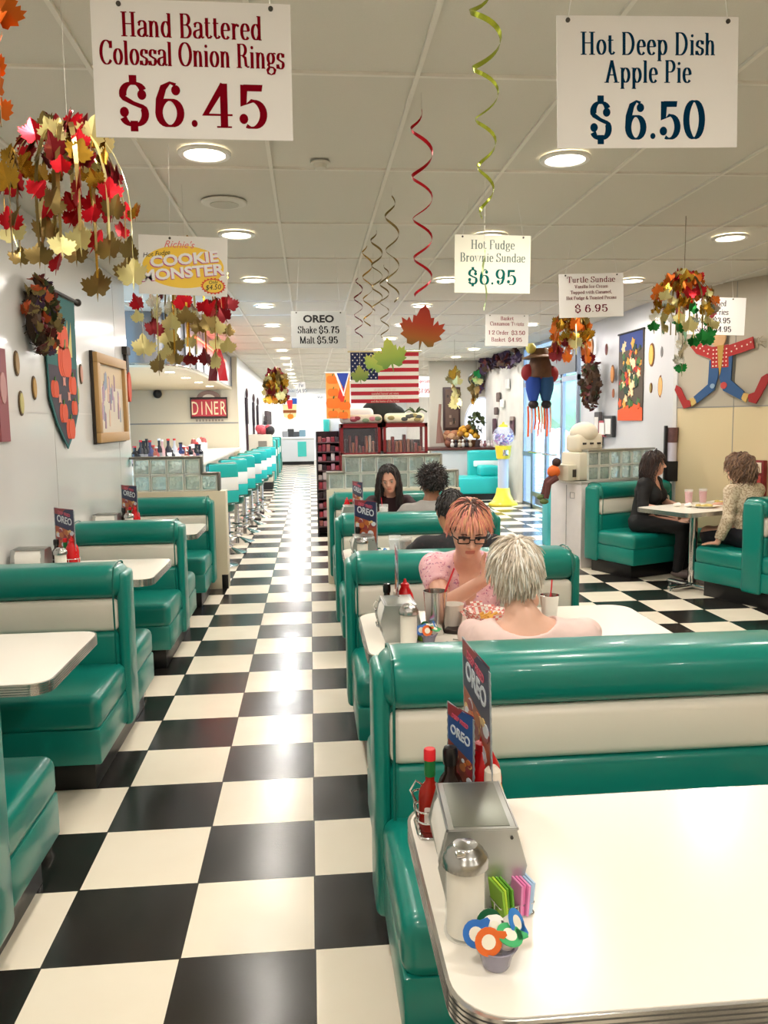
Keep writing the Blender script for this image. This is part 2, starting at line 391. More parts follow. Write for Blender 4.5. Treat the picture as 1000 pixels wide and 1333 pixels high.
# back-right: half wall with a ledge, beige wall above it, ornament wall beside the door
w = MB(); w.box(2.72, 4.0, 18.6, 18.75, 0, CEIL+.01); struct('wall_back_right', w, M_beige, 0)
w = MB(); w.box(2.62, 4.0, 17.6, 17.8, 0, .93); struct('wall_half', w, mat('half_wall_white', 'd8dadc', .4), 0)
w = MB(); w.box(2.45, 4.0, 17.5, 18.6, .93, .98, .01); struct('trim_4', w, mat('ledge_wood', '4a2018', .4), 0)
RX = 4.0
w = MB(); w.box(RX, RX+.15, 15.12, 34, 0, CEIL+.01); struct('wall_right_far', w, mat('stone_tile_wall', 'cfcac0', .55, var=.18, scale=3), 0)
w = MB()
P0 = Vector((3.92, 8.59, 0)); P1 = Vector((4.03, 12.0, 0)); VD = Vector((.375, -.927, 0)); ND = Vector((.927, .375, 0))
def wall_poly(mb, a, b, th, z0, z1):
    a = Vector(a); b = Vector(b); d = (b-a).normalized(); n = Vector((d.y, -d.x, 0))*th
    mb.add([(a.x, a.y, z0), (b.x, b.y, z0), (b.x+n.x, b.y+n.y, z0), (a.x+n.x, a.y+n.y, z0), (a.x, a.y, z1), (b.x, b.y, z1), (b.x+n.x, b.y+n.y, z1), (a.x+n.x, a.y+n.y, z1)],
           [[0, 1, 2, 3], [4, 5, 6, 7], [0, 1, 5, 4], [1, 2, 6, 5], [2, 3, 7, 6], [3, 0, 4, 7]])
wall_poly(w, P0, P1, .12, 0, CEIL+.01); struct('wall_right_mid', w, mat('white_panel_right', 'bdbcbc', .3), 0)
# diagonal cream panelled wall
PE = P0+VD*7
w = MB(); wall_poly(w, PE, P0, .12, 1.69, CEIL+.01); struct('wall_right', w, mat('greige_upper_panel', 'b3aa98', .45), 0)
w = MB(); wall_poly(w, PE, P0, .12, 0, 1.69); struct('wall_right_low', w, M_cream_low, 0)
t = MB()
for k in (.77, 2.0, 3.2, 4.4):
    a = P0+VD*(k-.004)-ND*.002; b = P0+VD*(k+.004)-ND*.002
    wall_poly(t, b, a, .006, .05, CEIL)
wall_poly(t, P0+VD*7-ND*.003, P0-ND*.003, .005, 1.683, 1.695)
struct('trim_5', t, M_trim, 0)
t = MB(); wall_poly(t, P0-ND*.02+VD*.05, P0-ND*.02, .03, 0, CEIL); struct('trim_6', t, M_white_wall, 0)
t = MB(); wall_poly(t, PE-ND*.012, P0-ND*.012, .014, 0, .1); struct('baseboard_right', t, M_black, 0)
w = MB(); w.box(6.3, 8, -2.5, 2.2, 0, CEIL+.01)
struct('wall_right_near', w, M_cream, 0)
w = MB(); w.box(-6, 8, -2.6, -2.5, 0, CEIL+.01); struct('wall_rear', w, M_cream, 0)

# entrance: aluminium and glass storefront, y 12.0 .. 15.12 in the plane x = 4.0
M_glass = bpy.data.materials.new('window_glass'); M_glass.use_nodes = True
_b = M_glass.node_tree.nodes['Principled BSDF']; _b.inputs['Base Color'].default_value = (.8, .9, 1, 1); _b.inputs['Alpha'].default_value = .12; _b.inputs['Roughness'].default_value = .03
def storefront(name, y0, y1, z0, z1, bars, door=False, kind='window'):
    fr = MB(); b = .028
    fr.box(RX-.025, RX+.025, y0, y0+2*b, z0, z1); fr.box(RX-.025, RX+.025, y1-2*b, y1, z0, z1)
    fr.box(RX-.025, RX+.025, y0, y1, z1-2*b, z1); fr.box(RX-.025, RX+.025, y0, y1, z0, z0+2*b)
    for z in bars: fr.box(RX-.03, RX+.03, y0, y1, z-.04, z+.04)
    o = fr.build(name, M_alu, None, 0); o['kind'] = 'structure'
    gl = MB(); gl.box(RX-.004, RX+.004, y0+b, y1-b, z0+b, z1-b); gl.build('pane', M_glass, o, 0)
    if door:
        h = MB(); h.tube([(RX-.05, y0+.12, 1.0), (RX-.12, y0+.16, 1.0), (RX-.12, y1-.16, 1.0), (RX-.05, y1-.12, 1.0)], .018, 8); h.build('door_handle', M_chrome, o)
    return o
storefront('window_1', 12.0, 12.75, 0, CEIL, (2.2,))
storefront('door_1', 12.77, 13.62, 0, 2.2, (.25,), True)
storefront('door_2', 13.64, 14.49, 0, 2.2, (.25,), True)
storefront('window_2', 12.77, 14.49, 2.22, CEIL, ())
storefront('window_3', 14.51, 15.12, 0, CEIL, (2.2, .95))
bl = MB(); bl.box(RX-.04, RX-.015, 12.05, 14.45, 2.28, 2.78); struct('trim_7', bl, mat('dark_transom', '1d2430', .3), 0)
# outside
o = MB(); o.box(4.2, 60, -20, 60, -.12, -.02); struct('ground', o, mat('pavement', 'c9ccd0', .8), 0)
o = MB(); o.box(4.15, 5.6, 11.0, 16.5, -.02, 0.0); struct('path', o, mat('sidewalk', 'dfe2e6', .8), 0)

o = MB(); o.box(24, 25, 5, 60, 0, 4.2); o.m = 1
for k in range(8): o.box(23.98, 24, 8+k*6, 11+k*6, .6, 2.4)
tag(o.build('street_building', [mat('pale_render', 'd9d6cc', .8), mat('dark_window', '50606c', .3)], None, 0), 'pale low building across the street outside the entrance', 'building')
o = MB(); rnd = random.Random(5)
for k in range(26): o.sph((13+rnd.uniform(-1.2, 1.2), 38+rnd.uniform(-2.5, 2.5), 2.6+rnd.uniform(-1, 1.6)), rnd.uniform(.7, 1.2), n=10, m=7)
t_ = thing('street_tree', 'green tree outside beyond the glass doors', 'tree', (0, 0, 0)); o.build('crown', mat('tree_green', '6f8f5c', .8, var=.4, scale=3), t_)
o = MB(); o.cyl((13, 38, 0), (13, 38, 2.4), .18, .12); o.build('trunk', mat('bark', '5a4a3a', .8), t_)
# ceiling fixtures
M_lamp = mat('downlight_glow', 'fff3dc', .5, emit=9)
LIGHTS = []
ring = None
k = 0
XS = (-.48, 1.32, 3.12)
YS = (.6, 2.42, 4.22, 5.97, 7.83, 9.57, 11.5, 13.4, 15.5, 17.4, 19.3, 21.2, 23.1, 25, 27, 29, 31, 33)
for ix, X in enumerate(XS):
    for iy, Y in enumerate(YS):
        if ix == 2 and Y > 17.5: continue
        if ix == 2 and Y < 4: continue
        if Y < 3: LIGHTS.append((X, Y)); continue
        if ring is None:
            ring = thing('recessed_downlight', '', 'downlight', (X, Y, CEIL))
            a = MB(); a.lathe([(.098, -.002), (.101, -.010), (.122, -.012), (.128, -.004), (.128, .004), (.098, .004)], n=28, caps=False); a.build('trim_ring', mat('ring_white', 'eceae4', .35), ring)
            a = MB(); a.lathe([(.0, -.004), (.101, -.004), (.101, .004), (0, .004)], n=28); a.build('lens', M_lamp, ring, 0)
            o = ring
        else: o = dup(ring, loc=(X, Y, CEIL))
        row = ('over the aisle', 'over the middle booths', 'over the right-hand booths')[ix]
        nth = ('nearest', 'second', 'third', 'fourth', 'fifth', 'sixth', 'seventh', 'eighth', 'ninth', 'tenth', 'eleventh', 'twelfth', 'thirteenth', 'fourteenth', 'fifteenth', 'sixteenth')
        vis = [y for y in YS if y > 3]
        o['label'] = 'round white recessed downlight, %s from the front in the row %s' % (nth[vis.index(Y)], row)
        LIGHTS.append((X, Y))
sp = thing('ceiling_speaker', 'flat round white speaker grille set in the ceiling between two downlights', 'speaker', (-.478, 5.13, CEIL))
a = MB(); a.lathe([(0, -.01), (.09, -.012), (.1, -.006), (.13, -.006), (.135, 0), (.135, .004), (0, .004)], n=32); a.build('grille_ring', mat('speaker_white', 'dfdcd2', .5), sp)
a = MB(); a.lathe([(0, -.016), (.085, -.0145), (.085, -.01), (0, -.01)], n=32); a.build('grille', mat('speaker_grille', 'c3bfb2', .6), sp)
sd = MB(); sd.lathe([(0, -.03), (.03, -.028), (.036, -.008), (.05, -.004), (.05, 0.002), (0, .002)], (.084, 4.34, CEIL), 20)
tag(sd.build('smoke_detector', mat('detector_white', 'd5d1c4', .5)), 'small round smoke detector on the ceiling between two rows of downlights', 'smoke detector')

def lamp(name, kind, loc, energy, size=.2, col=(1, .86, .68), rot=(0, 0, 0), **kw):
    l = bpy.data.lights.new(name, kind); l.energy = energy; l.color = col
    if kind == 'AREA': l.shape = 'DISK'; l.size = size
    for a_, b_ in kw.items(): setattr(l, a_, b_)
    o = bpy.data.objects.new(name, l); COL.objects.link(o); o.location = loc; o.rotation_euler = rot
    return o
for i, (X, Y) in enumerate(LIGHTS):
    e = 17 if Y < 9 else 24
    cc = (1, .93, .84) if Y < 11 else (1, .98, .97)
    if Y > 20: e = 30
    lamp('downlight_beam', 'AREA', (X, Y, CEIL-.02), e, .17, cc)
for Y in (-1.2, ):
    for X in XS: lamp('downlight_beam', 'AREA', (X, Y, CEIL-.02), 22, .17, (1, .93, .84))
# world: pale daylight
wd = bpy.data.worlds.new('world'); SC.world = wd; wd.use_nodes = True
bg = wd.node_tree.nodes['Background']; bg.inputs[0].default_value = (.36, .64, 1, 1); bg.inputs[1].default_value = 11
po = bpy.data.lights.new('doorway_portal', 'AREA'); po.shape = 'RECTANGLE'; po.size = 2.9; po.size_y = 3.1
po.cycles.is_portal = True
pp = bpy.data.objects.new('doorway_portal', po); COL.objects.link(pp); pp.location = (RX+.12, 13.55, 1.45); pp.rotation_euler = (0, PI/2, 0)
SC.view_settings.view_transform = 'Standard'; SC.view_settings.look = 'None'; SC.view_settings.gamma = 1
SC.view_settings.exposure = .12
SC.view_settings.use_curve_mapping = False
# ------------------------------------------------------------------ booths
M_vinyl = mat('teal_green_vinyl', '0b7d70', .3, coat=.15, bump=.12, bscale=9)
M_vpipe = mat('dark_green_piping', '0a665a', .3)
M_vwhite = mat('white_vinyl', 'e6dfd1', .33, bump=.1, bscale=9)
def bench(label, x0, x1, loc, rz=0, front=True, rear=True, side=-1, group=None, flip=False, white=M_vwhite):
    """x0<x1 in local coords, back occupies y 0..0.18, front seat faces -y"""
    t = thing('booth_bench', label, 'booth bench', loc, rz, group)
    b = MB(); b.box(x0+.01, x1-.01, .03, .15, .12, .86, .03); b.build('back_core', M_vinyl, t)
    for xe in (x0, x1-.05):
        b = MB(); b.box(xe, xe+.05, -.005, .185, .12, .885, .025, 3); b.build('end_panel', M_vinyl, t)
    b = MB(); b.box(x0+.015, x1-.015, -.035, .215, .757, .92, .072, 5); b.build('top_roll', M_vinyl, t)
    for sgn, on in ((1, True), (-1, True)):
        if sgn > 0: ya, yb = -.022, .05
        else: ya, yb = .13, .202
        b = MB(); b.box(x0+.045, x1-.045, ya, yb, .600, .760, .03, 3); b.build('white_band', white, t)
        b = MB(); b.box(x0+.045, x1-.045, ya+(.006 if sgn > 0 else 0), yb-(0 if sgn > 0 else .006), .36, .602, .03, 3); b.build('lower_back_cushion', M_vinyl, t)
    for on, ya, yb in ((front, -.52, .02), (rear, .16, .70)):
        if not on: continue
        b = MB(); b.box(x0+.02, x1-.02, ya, yb, .285, .445, .045, 4); b.build('seat_cushion', M_vinyl, t)
        b = MB(); b.box(x0+.022, x1-.022, ya+.004, yb-.004, .14, .30, .012, 2); b.build('seat_base', M_vinyl, t)
    k0 = -.44 if front else .04; k1 = .62 if rear else .14
    b = MB(); b.box(x0+.07, x1-.07, k0, k1, 0, .145, .004); b.build('kick_base', M_black, t)
    for xe in (x0+.055, x1-.055):
        b = MB(); b.tube([(xe, -.028, .40), (xe, -.036, .62), (xe, -.04, .78), (xe, -.03, .86), (xe, .0, .912), (xe, .05, .925), (xe, .13, .925), (xe, .18, .912), (xe, .21, .86), (xe, .22, .78), (xe, .216, .62), (xe, .208, .40)], .0045, 6); b.build('piping', M_vpipe, t)
    return t
def rrect(x0, x1, y0, y1, r, n=6):
    return arc(x1-r, y1-r, r, r, 0, 90, n)+arc(x0+r, y1-r, r, r, 90, 180, n)+arc(x0+r, y0+r, r, r, 180, 270, n)+arc(x1-r, y0+r, r, r, 270, 360, n)
M_lam = mat('white_laminate_top', 'f6f0e4', .22)
def table(label, x0, x1, y0, y1, loc=(0, 0, 0), rz=0, group=None, legx=None, r=.09):
    t = thing('diner_table', label, 'table', loc, rz, group)
    b = MB(); b.prism(rrect(x0+.006, x1-.006, y0+.006, y1-.006, r, 8), .72, .7605); b.build('tabletop', M_lam, t)
    b = MB()
    b.prism(rrect(x0+.004, x1-.004, y0+.004, y1-.004, r, 8), .7195, .7585)
    for z in (.7195, .728, .7365, .745, .7535): b.prism(rrect(x0, x1, y0, y1, r, 8), z, z+.0052)
    b.build('ribbed_edge_band', mat('ribbed_alu', 'c8c8c6', .22, .95), t)
    lx = (x0+x1)/2 if legx is None else legx; ly = (y0+y1)/2
    b = MB(); b.cyl((lx, ly, .06), (lx, ly, .72), .038, n=20); b.build('column', M_chrome, t)
    b = MB()
    b.box(lx-.28, lx+.28, ly-.035, ly+.035, .015, .05, .012); b.box(lx-.035, lx+.035, ly-.28, ly+.28, .0155, .0505, .012)
    for dx, dy in ((.26, 0), (-.26, 0), (0, .26), (0, -.26)): b.cyl((lx+dx, ly+dy, 0), (lx+dx, ly+dy, .02), .02, n=12)
    b.build('foot_cross', M_chrome, t)
    b = MB(); b.box(lx-.12, lx+.12, ly-.12, ly+.12, .705, .72, .003); b.build('mounting_plate', M_black, t)
    return t
SX = .165
# middle column
bench('nearest teal booth bench in the middle row, wide white band across its back', SX, SX+1.36, (0, 2.29, 0), rear=True)
bench('teal booth bench in the middle row that the pink-haired woman leans on', SX, SX+1.23, (0, 4.12, 0))
bench('teal booth bench behind the dark-shirted diner, third bench back in the middle row', SX, SX+1.23, (0, 5.92, 0))
bench('farthest teal booth bench of the middle row, in front of the glass block divider', SX, SX+1.23, (0, 7.72, 0), rear=False)
table('large white laminate diner table filling the bottom right corner', .185, 1.5, 1.045, 1.715)
table('white diner table where the pink-haired and white-haired women sit', .19, 1.40, 2.83, 3.53)
table('white diner table in front of the third middle bench with a cola glass on it', .19, 1.37, 4.66, 5.36)
table('farthest white diner table of the middle row beside the long-haired young woman', .19, 1.37, 6.46, 7.16)
# left column against the wall
LX0, LX1 = -1.70, -.905
bench('teal booth bench cut off at the lower left edge of the picture', LX0, LX1, (0, 2.20, 0))
bench('teal booth bench second from the front on the left, behind the nearest left table', LX0, LX1, (0, 4.00, 0))
bench('teal booth bench third from the front on the left wall', LX0, LX1, (0, 5.79, 0))
bench('last teal booth bench on the left, its back against the glass block wall', LX0, LX1, (0, 7.57, 0), rear=False)
table('nearest white table on the left with a ribbed metal edge', -1.70, -.875, 2.69, 3.38, r=.07)
table('middle white table of the left row, between the second and third benches', -1.70, -.875, 4.48, 5.17, r=.07)
table('farthest white table of the left row near the glass block wall', -1.70, -.875, 6.25, 6.93, r=.07)
# rotated booth in the right corner
TH = .384
BO = Vector((3.111, 7.669, 0)); BU = Vector((cos(TH), sin(TH), 0)); BV = Vector((sin(TH), -cos(TH), 0))
def bl_pt(u, v, z=0): return BO+BU*u+BV*v+Vector((0, 0, z))
p = bl_pt(0, -.52); bench('teal booth bench in the right corner where the woman in black sits', 0, 1.07, p, TH, rear=False)
p = bl_pt(0, .74+.70); bench('teal booth bench at the right edge of the picture, backing the curly-haired woman', 0, 1.07, p, TH)
t = table('white table in the right corner booth with plates and two pink drinks', 0, 1.25, -.32, .32, bl_pt(-.2, .55), TH, r=.06, legx=.42)

# ------------------------------------------------------------------ glass block dividers
M_gb = bpy.data.materials.new('glass_block_glass'); M_gb.use_nodes = True
_nt = M_gb.node_tree; _b = _nt.nodes['Principled BSDF']; _b.inputs['Base Color'].default_value = (.72, .86, .82, 1); _b.inputs['Roughness'].default_value = .08
_b.inputs['Transmission Weight'].default_value = .6; _b.inputs['IOR'].default_value = 1.3
_tc = _nt.nodes.new('ShaderNodeTexCoord'); _n = _nt.nodes.new('ShaderNodeTexNoise'); _n.inputs['Scale'].default_value = 26; _n.inputs['Detail'].default_value = 1
_bp = _nt.nodes.new('ShaderNodeBump'); _bp.inputs['Strength'].default_value = .8; _bp.inputs['Distance'].default_value = .02
_nt.links.new(_tc.outputs['Object'], _n.inputs['Vector']); _nt.links.new(_n.outputs['Fac'], _bp.inputs['Height']); _nt.links.new(_bp.outputs['Normal'], _b.inputs['Normal'])
M_gbrim = mat('glass_block_rim', 'dfe2da', .3)
def block_wall(label, cells, s, loc, rz, base, cap, base_m, cap_m):
    t = thing('glass_block_divider', label, 'divider', loc, rz)
    proto = None
    for (i, k) in cells:
        x, z = i*s, k*s
        if proto is None:
            a = MB(); a.m = 0; a.box(-s/2+.012, s/2-.012, -.035, .035, -s/2+.012, s/2-.012, .015, 2)
            a.m = 1
            a.box(-s/2+.003, s/2-.003, -.04, .04, -s/2+.003, -s/2+.014); a.box(-s/2+.003, s/2-.003, -.04, .04, s/2-.014, s/2-.003)
            a.box(-s/2+.003, -s/2+.014, -.0395, .0395, -s/2+.01, s/2-.01); a.box(s/2-.014, s/2-.003, -.0395, .0395, -s/2+.01, s/2-.01)
            proto = a.build('glass_block', [M_gb, M_gbrim], t); o = proto
        else:
            o = proto.copy(); COL.objects.link(o); o.parent = t
        o.location = (x+s/2, 0, base+z+s/2)
    W = max(i for i, k in cells)+1
    return t, W
t, W = block_wall('stepped glass block divider behind the last left booth', [(i, k) for k in (0, 1) for i in range(5) if not (k == 1 and i == 4)], .157, (-1.68, 7.98, 0), 0, .95, None, None, None)
a = MB(); a.box(-.03, .86, -.08, .12, 0, .95, .004); a.build('knee_wall', M_cream, t)
a = MB(); a.box(-.03, .635, -.055, .055, 1.264, 1.285, .004); a.box(.628, .648, -.055, .055, 1.11, 1.285, .004); a.box(.64, .80, -.055, .055, 1.107, 1.127, .004); a.box(.785, .81, -.055, .055, .95, 1.127, .004)
a.build('metal_cap', mat('dull_metal', '77746c', .4, .8), t)
a = MB(); a.box(.80, .86, -.081, .121, .0, .14, .002); a.build('corner_guard', M_black, t)
cells = [(i, k) for k in (0, 1) for i in range(8) if not (k == 1 and i in (0, 7))]
t, W = block_wall('wide glass block divider behind the young woman in the middle row', cells, .158, (.17, 8.06, 0), 0, .93, None, None, None)
a = MB(); a.box(-.02, 1.30, -.08, .08, 0, .93, .004); a.build('knee_wall', mat('cream_paint', 'd8d2bd', .5), t)
a = MB()
for x0, x1, z0, z1 in ((.14, 1.12, 1.246, 1.268), (.14, .16, 1.09, 1.262), (1.1, 1.125, 1.09, 1.262), (-.02, .15, 1.088, 1.106), (-.02, 0, .93, 1.1), (1.11, 1.29, 1.088, 1.106), (1.265, 1.29, .93, 1.1)):
    a.box(x0, x1, -.055, .055, z0, z1, .003)
a.build('metal_cap', mat('silver_cap', 'a7a59b', .35, .6), t)
# divider behind the right corner booth
t, W = block_wall('glass block divider with white cabinet behind the right corner booth', [(i, k) for k in (0, 1) for i in range(6)], .155, bl_pt(.12, -.83), TH, .93, None, None, None)
a = MB(); a.box(-.1, .86, -.055, .45, .0, .90, .006); a.build('cabinet', mat('white_washed_wood', 'd9d3cf', .4, var=.08, scale=12), t)
a = MB(); a.box(-.11, .94, -.06, .06, .90, .932, .006); a.box(-.11, .87, -.06, .46, .90, .932, .006); a.build('cabinet_top', mat('cabinet_top_white', 'e9e4da', .3), t)
a = MB(); a.box(-.01, .95, -.05, .05, 1.24, 1.26, .003); a.build('metal_cap', mat('silver_cap', 'a7a59b', .35, .6), t)
a = MB()
a.box(-.103, -.1, .18, .187, .05, .88); a.box(-.104, -.1, .05, .12, .80, .805)
a.box(-.104, -.1, .05, .12, .74, .745); a.box(-.104, -.1, .05, .054, .74, .805); a.box(-.104, -.1, .12, .124, .74, .805)
a.build('panel_lines', M_trim, t)

# ------------------------------------------------------------------ soda counter, hood
sf = [(-6, 10.0), (-2.06, 10.0), (-1.86, 10.03), (-1.70, 10.14), (-1.60, 10.32), (-1.54, 10.64), (-1.50, 11.3), (-1.50, 12.1), (-1.53, 14), (-1.56, 16.99), (-6, 16.99)]
w = MB(); w.prism(sf, 2.26, 2.31); struct('trim_8', w, mat('soffit_cream', 'cfc4ab', .5), 40)
w = MB(); w.prism([(x+.0, y+.02) for x, y in sf], 2.31, CEIL+.005); struct('trim_9', w, mat('hood_steel', '85868a', .32, .85), 40)
w = MB()
for (x, y) in sf[3:10]: w.cyl((x+.003, y, 2.315), (x+.003, y, CEIL), .008, n=8)
struct('trim_10', w, mat('hood_rib', '6d6e72', .35, .8))
w = MB(); w.tube([(x+.0, y-.005, 2.30) for x, y in sf[:10]], .015, 8); struct('trim_11', w, M_chrome)
a = MB(); a.tube([(-1.47, 11.0, 2.72), (-1.47, 12.2, 2.72), (-1.5, 14, 2.72), (-1.53, 15.5, 2.72)], .012, 8)
tag(a.build('neon_tube', mat('neon_red', 'ff3a2a', .4, emit=14)), 'thin red neon tube along the aisle side of the steel hood', 'neon tube')
lp = None
for i, (x, y) in enumerate(((-1.8, 11.0), (-1.8, 12.4), (-1.8, 13.8), (-1.8, 15.3))):
    if lp is None:
        lp = thing('soffit_spotlight', '', 'downlight', (x, y, 2.26)); a = MB(); a.lathe([(0, -.006), (.06, -.006), (.065, 0.003), (0, .003)], n=20); a.build('lens', M_lamp, lp); o = lp
    else: o = dup(lp, loc=(x, y, 2.26))
    o['label'] = 'small spotlight in the curved cream soffit, %s from the front' % ('first', 'second', 'third', 'fourth')[i]
    lamp('soffit_beam', 'AREA', (x, y, 2.24), 22, .1, (1, .93, .8))
t = thing('soda_counter', 'long white-topped soda counter behind the left glass block wall', 'counter', (-2.0, 8.6, 0))
a = MB(); a.box(-1.2, .60, .45, 8.3, 1.04, 1.09, .012); a.build('worktop', M_lam, t)
a = MB(); a.box(-1.15, .45, .55, 8.25, .12, 1.04, .004); a.build('counter_front', mat('counter_panel', 'c9c2ae', .35), t)
a = MB(); a.box(-1.15, .40, .6, 8.2, 0, .12); a.build('kick_base', M_black, t)
# bar stools with teal and white backs
M_cyan = mat('pale_teal_vinyl', '1fb3b0', .35); M_sw = mat('stool_white', 'eef0ee', .35)
st = thing('bar_stool', '', 'stool', (0, 0, 0))
a = MB(); a.lathe([(0, 0), (.22, 0), (.23, .02), (.12, .05), (.035, .08), (.03, .62), (.0, .62)], n=28); a.build('pedestal', M_chrome, st)
a = MB(); a.lathe([(.17, .22), (.185, .235), (.17, .25), (.16, .235)], n=28, caps=False); a.lathe([(.0, .225), (.175, .23), (.175, .24), (0, .245)], n=6); a.build('foot_ring', M_chrome, st)
a = MB(); a.lathe([(0, .62), (.19, .62), (.21, .65), (.21, .70), (.18, .73), (0, .735)], n=28); a.build('seat', mat('stool_green', '0a5c4c', .3), st)
a = MB(); a.box(-.18, .18, -.26, -.17, .72, 1.17, .04, 3); a.build('backrest', mat('stool_green', '0a5c4c', .3), st)
a = MB(); a.box(-.165, .165, -.272, -.25, 1.01, 1.155, .02, 2); a.build('upper_back_pad', M_cyan, st)
a = MB(); a.box(-.165, .165, -.272, -.25, .865, 1.012, .02, 2); a.build('white_band', M_sw, st)
a = MB(); a.box(-.165, .165, -.272, -.25, .735, .867, .02, 2); a.build('lower_back_pad', M_cyan, st)
nm = ('nearest', 'second', 'third', 'fourth', 'fifth', 'sixth', 'seventh', 'eighth')
for i in range(7):
    y = 9.15+i*.92
    o = st if i == 0 else dup(st)
    o.location = (-1.06+.03*i, y, 0); o.rotation_euler = (0, 0, .5)
    o['label'] = 'teal bar stool with a white banded back along the soda counter, %s from the front' % nm[i]
# ------------------------------------------------------------------ hanging price signs
M_card = mat('sign_card_white', 'eae7e3', .5); M_card2 = mat('sign_card_cream', 'f1efdc', .5); M_card3 = mat('sign_card_grey', 'aeb0ae', .5)
def sign(label, tl, tr, bl, Y, paint, card=M_card, rz=0, cords=((.15,), (.85,)), yaw=0, corner=0):
    """tl,tr,bl pixel corners of the card; Y its distance down the room"""
    a = at_y(*tl, Y); b = at_y(*tr, Y); c = at_y(*bl, Y)
    w = (b-a).length; h = (c-a).length
    cen = (b+c)/2
    roll = math.atan2(b.z-a.z, b.x-a.x)
    t = thing('hanging_price_sign', label, 'sign', cen)
    x = Vector((cos(roll), 0, sin(roll))); M = facing((0, 0, 0), x, (-sin(roll), 0, cos(roll)))
    m = MB(); m.T = M; m.prism([(-w/2, -h/2), (w/2, -h/2), (w/2, h/2), (-w/2, h/2)], -.004, 0); m.build('card', card, t, 0)
    paint(t, M, w, h)
    g = MB(); cd = MB()
    for (u,) in cords:
        p = M @ Vector((-w/2+w*u, h/2-.012, 0)); q = Vector((p.x*.8, p.y, CEIL-cen.z))
        g.T = Matrix(); g.cyl((p.x, p.y-.002, p.z), (p.x, p.y+.006, p.z), .006, n=12)
        o = MB(); o.tube([p, (p+q)/2, q], .0012, 5); o.build('cord', mat('white_cord', 'e8e6e0', .6), t)
        o = MB(); o.cyl((p.x, p.y-.003, p.z), (p.x, p.y+.006, p.z), .006, n=12); o.build('grommet', C('4a463f', .4, .6), t)
    return t
def letters(t, name, m, col, rough=.45):
    return m.build(name, mat('print_ink_'+col, col, .9, spec=.05), t, 0)
def paint_rings(t, M, w, h):
    for i, (s, sz, y, sx) in enumerate((('Hand Battered', .17, .235, .66), ('Colossal Onion Rings', .17, .03, .6), ('$6.45', .32, -.41, .84))):
        m = MB(); serif_text(m, s, sz*h/1.0, 0, y*h, M, sx=sx*1.32, W=.075); letters(t, 'lettering', m, '7c0416')
sign('large white card hanging at top left reading Hand Battered Colossal Onion Rings $6.45', (120, -3), (381, 6), (122, 178), 2.15, paint_rings, cords=((.14,), (.9,)))
def paint_pie(t, M, w, h):
    for s, sz, y, sx in (('Hot Deep Dish', .165, .21, .84), ('Apple Pie', .165, .0, .82), ('$ 6.50', .29, -.43, .84)):
        m = MB(); serif_text(m, s, sz*h, 0, y*h, M, sx=sx*1.12, W=.075); letters(t, 'lettering', m, '04304c')
sign('large white card hanging at top right reading Hot Deep Dish Apple Pie $ 6.50', (729, 20), (966, 22), (722, 193), 2.2, paint_pie, cords=((.06,), (.94,)))
def paint_cookie(t, M, w, h):
    m = MB(); m.prism(arc(-.0, -.02*h, .46*w, .36*h, 0, 350, 36), 0, .0008, M); m.build('yellow_oval', C('f6cd3f', .5), t, 0)
    m = MB(); sans(m, 'COOKIE', .25*h, .02*w, .03*h, M, sx=1.25, rot=.12, offset=.035); sans(m, 'MONSTER', .25*h, .0*w, -.2*h, M, sx=1.25, rot=.12, offset=.035)
    m2 = MB(); m2.add(m.v, m.f, Matrix.Translation(M.to_3x3() @ Vector((-.004, -.004, .0004)))); m2.build('lettering_shadow', C('c45a8f', .5), t, 0)
    m3 = MB(); m3.add(m.v, m.f, Matrix.Translation(M.to_3x3() @ Vector((0, 0, .0024)))); m3.build('lettering', C('f2f0ee', .5), t, 0)
    m = MB(); sans(m, "Richie's", .17*h, -.05*w, .3*h, M, shear=.35); m.build('lettering', C('e07878', .5), t, 0)
    m = MB(); sans(m, 'Hot Fudge', .11*h, -.3*w, .15*h, M, shear=.3, rot=.15); m.build('lettering', C('1d1a16', .5), t, 0)
    star = [(.34*w+(.145*w if i % 2 else .125*w)*cos(i*PI/20), -.33*h+(.145*h if i % 2 else .12*h)*sin(i*PI/20)) for i in range(40)]
    m = MB(); m.prism(star, 0, .003, M); m.build('price_burst', C('d9482a', .5), t, 0)
    m = MB(); m.prism(arc(.34*w, -.33*h, .115*w, .11*h, 0, 350, 28), .003, .0035, M); m.build('price_oval', C('f6d24a', .5), t, 0)
    m = MB(); M2 = M @ Matrix.Translation((0, 0, .0035)); sans(m, '$4.50', .12*h, .34*w, -.39*h, M2, rot=.1, shear=.2); sans(m, 'Only', .08*h, .34*w, -.29*h, M2, rot=.1, shear=.2); m.build('lettering', C('1d1a16', .5), t, 0)
sign("small yellow and white card reading Richie's Hot Fudge Cookie Monster $4.50", (181, 305), (297, 310), (180, 382), 4.1, paint_cookie, mat('sign_card_bright', 'e9e6e0', .45), cords=((.35,),))
def paint_brownie(t, M, w, h):
    for s, sz, y, sx, c in (('Hot Fudge', .15, .26, .9, '6b7a72'), ('Brownie Sundae', .15, .04, .86, '6b7a72'), ('$6.95', .26, -.35, .92, '0f5f58')):
        m = MB(); serif_text(m, s, sz*h, 0, y*h, M, sx=sx*1.15, W=.075); letters(t, 'lettering', m, c)
sign('cream card hanging in the middle reading Hot Fudge Brownie Sundae $6.95', (592, 305), (691, 307), (592, 381), 5.0, paint_brownie, M_card2, cords=((.1,), (.9,)))
